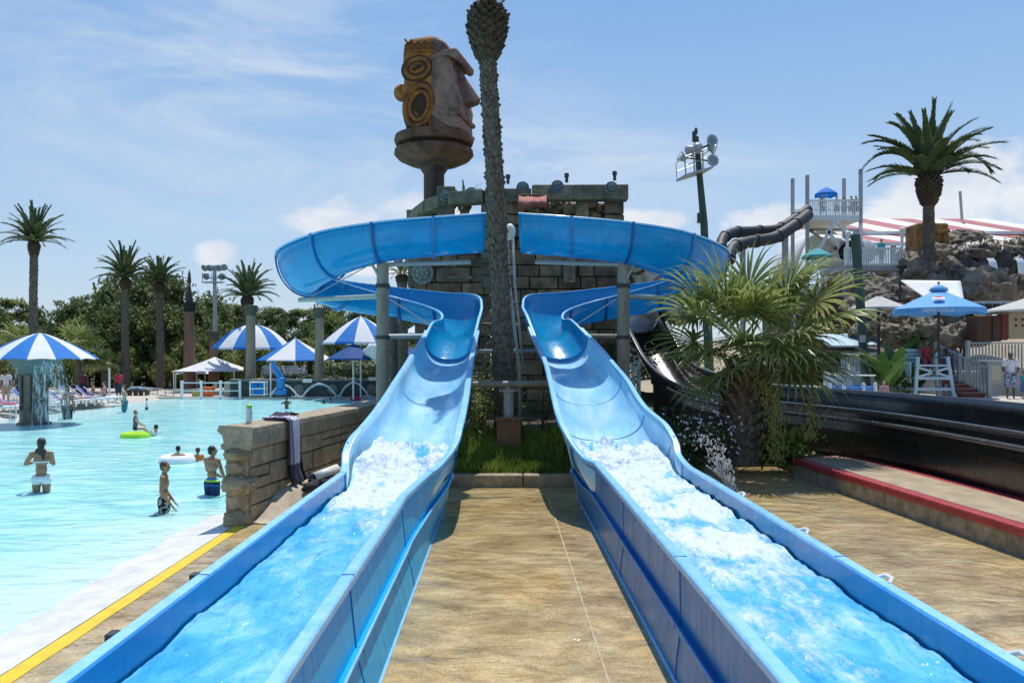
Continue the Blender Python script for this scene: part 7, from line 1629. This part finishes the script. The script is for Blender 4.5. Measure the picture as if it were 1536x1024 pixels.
b = MB(); b.box((P(1350, 0, D0 + 6).x, D0 + 6, 7), (8.5, .3, 6)); b.build('back_wall', M['brown_box'], t)
t = thing('flag_pole', 'thin bare pole on the striped roof right of the tall palm', 'pole', tuple(P(1442, 326, D0 + 8))); b = MB(); b.tube([P(1443, 330, D0 + 8), P(1440, 287, D0 + 8)], .12, 8); b.build('pole', M['steel'], t)
# ---- carved wooden figure block
D = 50; t = thing('carved_post', 'chunky carved orange wooden totem behind the tall palm trunk', 'sculpture', tuple(P(1400, 400, D)))
a, c_ = P(1376, 386, D), P(1424, 334, D); cx = (a.x + c_.x) / 2; w = c_.x - a.x
b = MB(); b.box((cx, D + .8, (a.z + c_.z) / 2), (w, 1.6, c_.z - a.z)); b.build('block', M['carve'], t, bevel=.15)
b = MB(); b.sphere((cx + w * .38, D - .05, c_.z - 1.05), (.25, .2, .42), 12, 8); b.build('nose', M['carve'], t, smooth=True)
b = MB(); b.bar((cx + .15, D - .05, c_.z - .62), (cx + w * .5, D - .05, c_.z - .5), .2, .24); b.build('brow', M['carve'], t, bevel=.05)
for k_ in range(3): b = MB(); b.box((cx + .5, D - .02, a.z + .25 + k_ * .2), (.95, .14, .1)); b.build('mouth_ridge', M['tiki_k'] if k_ % 2 else M['carve'], t, bevel=.03)
b = MB(); b.box((cx - .55, D - .01, (a.z + c_.z) / 2), (.06, .06, c_.z - a.z - .3)); b.build('groove', M['tiki_k'], t)
m_ = MB(); m_.box((cx + .25, D + .6, a.z - .55), (w * .6, 1.3, 1.1)); m_.build('plinth', M['carve'], t, bevel=.1)
# ---- rocks and waterfalls
D = 49
t = thing('waterfall_rock', 'big brown artificial rock ledge with two thin waterfalls', 'rock', tuple(P(1480, 440, D)))
b = MB()
for px, py, rx_, rz_, dd in ((1440, 412, 1.2, 1.7, 0), (1470, 410, 1.2, 1.9, .3), (1500, 412, 1.3, 1.9, .1), (1530, 412, 1.4, 1.8, -.2), (1556, 410, 1.5, 2, 0)): b.sphere(P(px, py, D + dd), (rx_, 1.3, rz_), 26, 18, amp=.45, freq=2.2, seed=px * .1)
b.build('cliff', M['rock_wet'], t, smooth=True)
b = MB()
for px, py, r in ((1428, 388, .8), (1452, 384, .9), (1478, 380, 1.0), (1505, 381, 1.0), (1530, 383, 1.0), (1555, 382, 1.2)): b.sphere(P(px, py, D + .6), (r * 1.4, 1.6, r * .5), 22, 14, amp=.35, freq=1.8, seed=px * .13)
b.build('ledge', M['rock'], t, smooth=True)
for px0, px1 in ((1486, 1497), (1529, 1540)): b = MB(); a, c_ = P(px0, 386, D - 2.7), P(px1, 386, D - 2.7); b.grid(lambda u, v: (a.x + (c_.x - a.x) * u + .35 * v * (u - .2), D - 2.3 - .5 * v ** .4, a.z - 2.4 * v), 8, 14); b.build('waterfall', M['fall_white'], t, smooth=True)
rr = random.Random(17)
lbs = ['rounded tan boulder of the rock garden behind the deck', ]
proto_r = []
for i in range(5):
    b = MB(); b.sphere((0, 0, .3), (1, .8, .66), 40, 28, amp=.42, freq=1.4, seed=i * 5.3 + 1)
    for j_, q_ in enumerate(b.v):
        n1 = noise.cell_vector(q_ * 2.3 + Vector((i, 0, 0))); b.v[j_] = q_ * (1 + .10 * (n1.x - .5)) * (1 - .18 * abs(noise.noise(q_ * 2.1 + Vector((i * 3, 1, 2)))))
    o = b.build('boulder', M['rock'], None, smooth=True, auto=28); tag(o, lbs[0], 'boulder', 'boulders of the rock garden'); proto_r.append(o)
spots = [(1300, 440, 44, .9), (1322, 452, 42, 1.0), (1345, 440, 43, 1.0), (1330, 470, 40, .9), (1308, 478, 39, .8), (1352, 468, 40, 1.1), (1338, 492, 37, .9), (1312, 500, 36.5, .8), (1360, 500, 36, 1.0), (1378, 482, 38, 1.0), (1345, 515, 35, .8), (1385, 510, 35, .9), (1442, 500, 36, 1.3), (1456, 515, 35, 1.0), (1430, 480, 38, .9), (1455, 455, 41, 1.1), (1474, 448, 42, 1.2), (1500, 450, 42, 1.2), (1525, 448, 42, 1.2), (1420, 415, 46, 1.0), (1365, 412, 47, 1.0), (1388, 395, 50, 1.2), (1362, 392, 52, 1.0), (1410, 398, 49, .9), (1436, 375, 53, 1.3), (1456, 372, 54, 1.2), (1382, 425, 45, .9), (1410, 440, 43, 1.0), (1440, 432, 44, 1.0), (1288, 470, 41, .9), (1295, 505, 38, .8), (1416, 520, 35, .8), (1468, 490, 37, .9)]
for i, (px, py, D, s_) in enumerate(spots):
    q = P(px, py, D); o = proto_r[i] if i < 5 else dup(proto_r[i % 5], q, rr.uniform(0, 6.28))
    o.location = q - Vector((0, 0, .3 * s_)); s_ *= rr.uniform(.85, 1.15); o.scale = (s_, s_, s_ * rr.uniform(.8, 1.1)); o.rotation_euler = (rr.uniform(-.2, .2), rr.uniform(-.2, .2), rr.uniform(0, 6.28))
rocks_fill = MB(); rocks_fill.grid(lambda u, v: (lambda x, y: (x, y, 1.0 + (.25 * (y - 36)) * 1.0 * ss(35, 38, y) + .5 * noise.fractal(Vector((x * .5, y * .5, 2)), 1, 2, 4)))(P(1276 + 190 * u, 0, 36).x + 6 * v * 1.3, 35.5 + 18 * v), 40, 40); struct('rock_slope', rocks_fill, M['rock'], smooth=True)
bush('rock_plant', 'spiky shrub among the boulders beside the tall palm', P(1362, 520, 34.5), .8, .6, .9, 500, M['bush'], 31, .18); bush('rock_plant', 'dark shrub on top of the waterfall rock at the right edge', P(1520, 376, 49), 1.0, .6, .9, 500, M['leaf0'], 32, .2)
# ---- yellow warning sign
D = 24; q = P(1182, 440, D); t = thing('warning_sign', 'yellow sign with red lettering half hidden in the fan palm', 'sign', tuple(P(1190, 600, D)))
b = MB(); b.box(q, (.62, .03, .42)); b.build('panel', M['yellow'], t, bevel=.008); b = MB(); b.tube([(q.x + .2, D + .05, .2), (q.x + .2, D + .05, q.z + .2)], .04, 8); b.build('pole', M['steel'], t)
tx = bpy.data.curves.new('lettering', 'FONT'); tx.body = 'STOP'; tx.size = .14; tx.align_x = 'CENTER'; tx.align_y = 'CENTER'; tx.extrude = .002; to = text_mesh(tx); to.data.materials.clear(); to.data.materials.append(M['emb_red']); to.parent = t; to.location = q + Vector((0, -.02, .1)) - Vector(t.location); to.rotation_euler = (PI / 2, 0, 0)
b = MB(); b.grid(lambda u, v: P(1193 + 42 * u, 537 + 1.5 * math.sin(u * 3) + 4 * v, 23), 10, 1); tag(b.build('caution_tape', M['yellow']), 'strip of yellow tape strung behind the fan palm', 'tape')
# ================================================================== LIGHT, SKY, CAMERA
sd = Vector((0.07, 0.33, 0.94)).normalized()
el = math.asin(sd.z); az = math.atan2(sd.x, sd.y)
W_ = bpy.data.worlds.new('World'); sc.world = W_; W_.use_nodes = True
N, L = W_.node_tree.nodes, W_.node_tree.links
bg = N['Background']; bg.inputs['Strength'].default_value = .12
sky = N.new('ShaderNodeTexSky'); sky.sky_type = 'NISHITA'; sky.sun_disc = False; sky.sun_elevation = el; sky.sun_rotation = az
sky.air_density = 1.0; sky.dust_density = 0.6; sky.ozone_density = 2.2; sky.altitude = 0
tc = N.new('ShaderNodeTexCoord')
sep = N.new('ShaderNodeSeparateXYZ'); L.new(tc.outputs['Generated'], sep.inputs[0])
def mth(op, a, b=None, c=None, clamp=False):
    n = N.new('ShaderNodeMath'); n.operation = op; n.use_clamp = clamp
    for i, v in enumerate((a, b, c)):
        if v is None: continue
        if hasattr(v, 'is_output'): L.new(v, n.inputs[i])
        else: n.inputs[i].default_value = v
    return n.outputs[0]
def mrange(v, a, b, c=0.0, d=1.0):
    n = N.new('ShaderNodeMapRange'); n.interpolation_type = 'SMOOTHSTEP'; L.new(v, n.inputs[0])
    for i, q in enumerate((a, b, c, d)): n.inputs[i + 1].default_value = q
    return n.outputs[0]
def nse(scale, vec, detail=7, rough=.6, dist=0.0, st=(1, 1, 1), loc=(0, 0, 0)):
    m = N.new('ShaderNodeMapping'); m.inputs['Scale'].default_value = st; m.inputs['Location'].default_value = loc; L.new(vec, m.inputs[0])
    n = N.new('ShaderNodeTexNoise'); n.inputs['Scale'].default_value = scale; n.inputs['Detail'].default_value = detail; n.inputs['Roughness'].default_value = rough; n.inputs['Distortion'].default_value = dist
    L.new(m.outputs[0], n.inputs['Vector']); return n.outputs['Fac']
vec = tc.outputs['Generated']
# low heaped clouds placed by compass direction and height
def blob(px, py, wx, wz, soft=.75):
    d = Vector(((px - CX) / F, 1, -(py - CY) / F)).normalized(); a0 = math.atan2(d.x, d.y); e0 = math.asin(d.z)
    azs = mth('ARCTAN2', sep.outputs[0], sep.outputs[1]); da = mth('DIVIDE', mth('SUBTRACT', azs, a0), wx / F); de = mth('DIVIDE', mth('SUBTRACT', mth('ARCSINE', sep.outputs[2]), e0), wz / F)
    r = mth('SQRT', mth('ADD', mth('MULTIPLY', da, da), mth('MULTIPLY', de, de)))
    return mrange(r, 0.0, 1.5, 1.0, 0.0)
puff = nse(16, vec, 8, .62, .3, (1, 1, 1.5)); acc = None
for bl in ((1440, 300, 150, 75), (1490, 250, 70, 45), (1350, 330, 90, 40), (505, 335, 85, 45), (640, 320, 90, 40), (1150, 330, 80, 26), (322, 382, 45, 26), (560, 395, 150, 28), (1230, 350, 80, 30), (960, 330, 90, 22), (1530, 290, 80, 60)):
    q = blob(*bl); acc = q if acc is None else mth('MAXIMUM', acc, q)
cum = mrange(mth('ADD', mth('MULTIPLY', acc, .62), mth('MULTIPLY', puff, .85)), .62, .92)
wis = nse(2.6, vec, 9, .66, .8, (1.0, 1.0, 3.2), (3.1, 1.7, .4)); wism = blob(420, 150, 420, 190); wis2 = blob(880, 260, 360, 120)
wisp = mth('MULTIPLY', mrange(wis, .36, .72), mth('ADD', mth('MULTIPLY', wism, 1.0), mth('MULTIPLY', wis2, .75)), clamp=True)
haze = mrange(sep.outputs[2], -.02, .42, .80, 0.0)
def mixc(f, a, b):
    n = N.new('ShaderNodeMix'); n.data_type = 'RGBA'; L.new(f, n.inputs[0])
    for i, v in ((6, a), (7, b)):
        if hasattr(v, 'is_output'): L.new(v, n.inputs[i])
        else: n.inputs[i].default_value = (*v, 1)
    return n.outputs[2]
grad = N.new('ShaderNodeValToRGB'); L.new(sep.outputs[2], grad.inputs[0]); ge = grad.color_ramp.elements
for i_, (p_, c_) in enumerate(((0.0, (.60, .73, .86)), (.14, (.46, .65, .88)), (.40, (.235, .46, .83)), (.8, (.13, .32, .72)))):
    if i_ > 1: ge.new(p_)
    ge[i_].position = p_; ge[i_].color = (*c_, 1)
gs = N.new('ShaderNodeVectorMath'); gs.operation = 'SCALE'; L.new(grad.outputs[0], gs.inputs[0]); gs.inputs['Scale'].default_value = 1 / .12
blend = N.new('ShaderNodeValue'); blend.outputs[0].default_value = .75
c = mixc(blend.outputs[0], sky.outputs[0], gs.outputs[0])
c = mixc(mth('MULTIPLY', wisp, .8), c, (6.2, 6.8, 7.5))
shade = nse(9, vec, 5, .6, .2, (1, 1, 2.2), (.05, .0, -.06))
cc = mixc(mrange(shade, .35, .62), (6.0, 6.4, 7.2), (7.7, 7.7, 7.8))
c = mixc(mth('MULTIPLY', cum, .82), c, cc)
L.new(c, bg.inputs['Color'])
sun = bpy.data.lights.new('sun', 'SUN'); sun.energy = 4.6; sun.angle = math.radians(.53); sun.color = (1, .95, .87)
so_ = bpy.data.objects.new('sun', sun); COL.objects.link(so_); so_.rotation_euler = sd.to_track_quat('Z', 'Y').to_euler(); so_.location = (20, 10, 40)
cam = bpy.data.cameras.new('camera'); cam.sensor_width = 36; cam.lens = F / 1536 * 36; cam.shift_x = 16 / 1536; cam.shift_y = 19 / 1536; cam.clip_end = 3000; cam.clip_start = .05
co = bpy.data.objects.new('camera', cam); COL.objects.link(co); co.location = (0, 0, EYE); co.rotation_euler = (PI / 2, 0, 0)
sc.camera = co
sc.render.engine = 'CYCLES'
sc.view_settings.view_transform = 'Standard'; sc.view_settings.look = 'None'; sc.view_settings.exposure = 0; sc.view_settings.gamma = 1
sc.cycles.max_bounces = 6; sc.cycles.transparent_max_bounces = 12; sc.cycles.caustics_reflective = False; sc.cycles.caustics_refractive = False
sc.cycles.use_denoising = True; sc.cycles.sample_clamp_indirect = 6
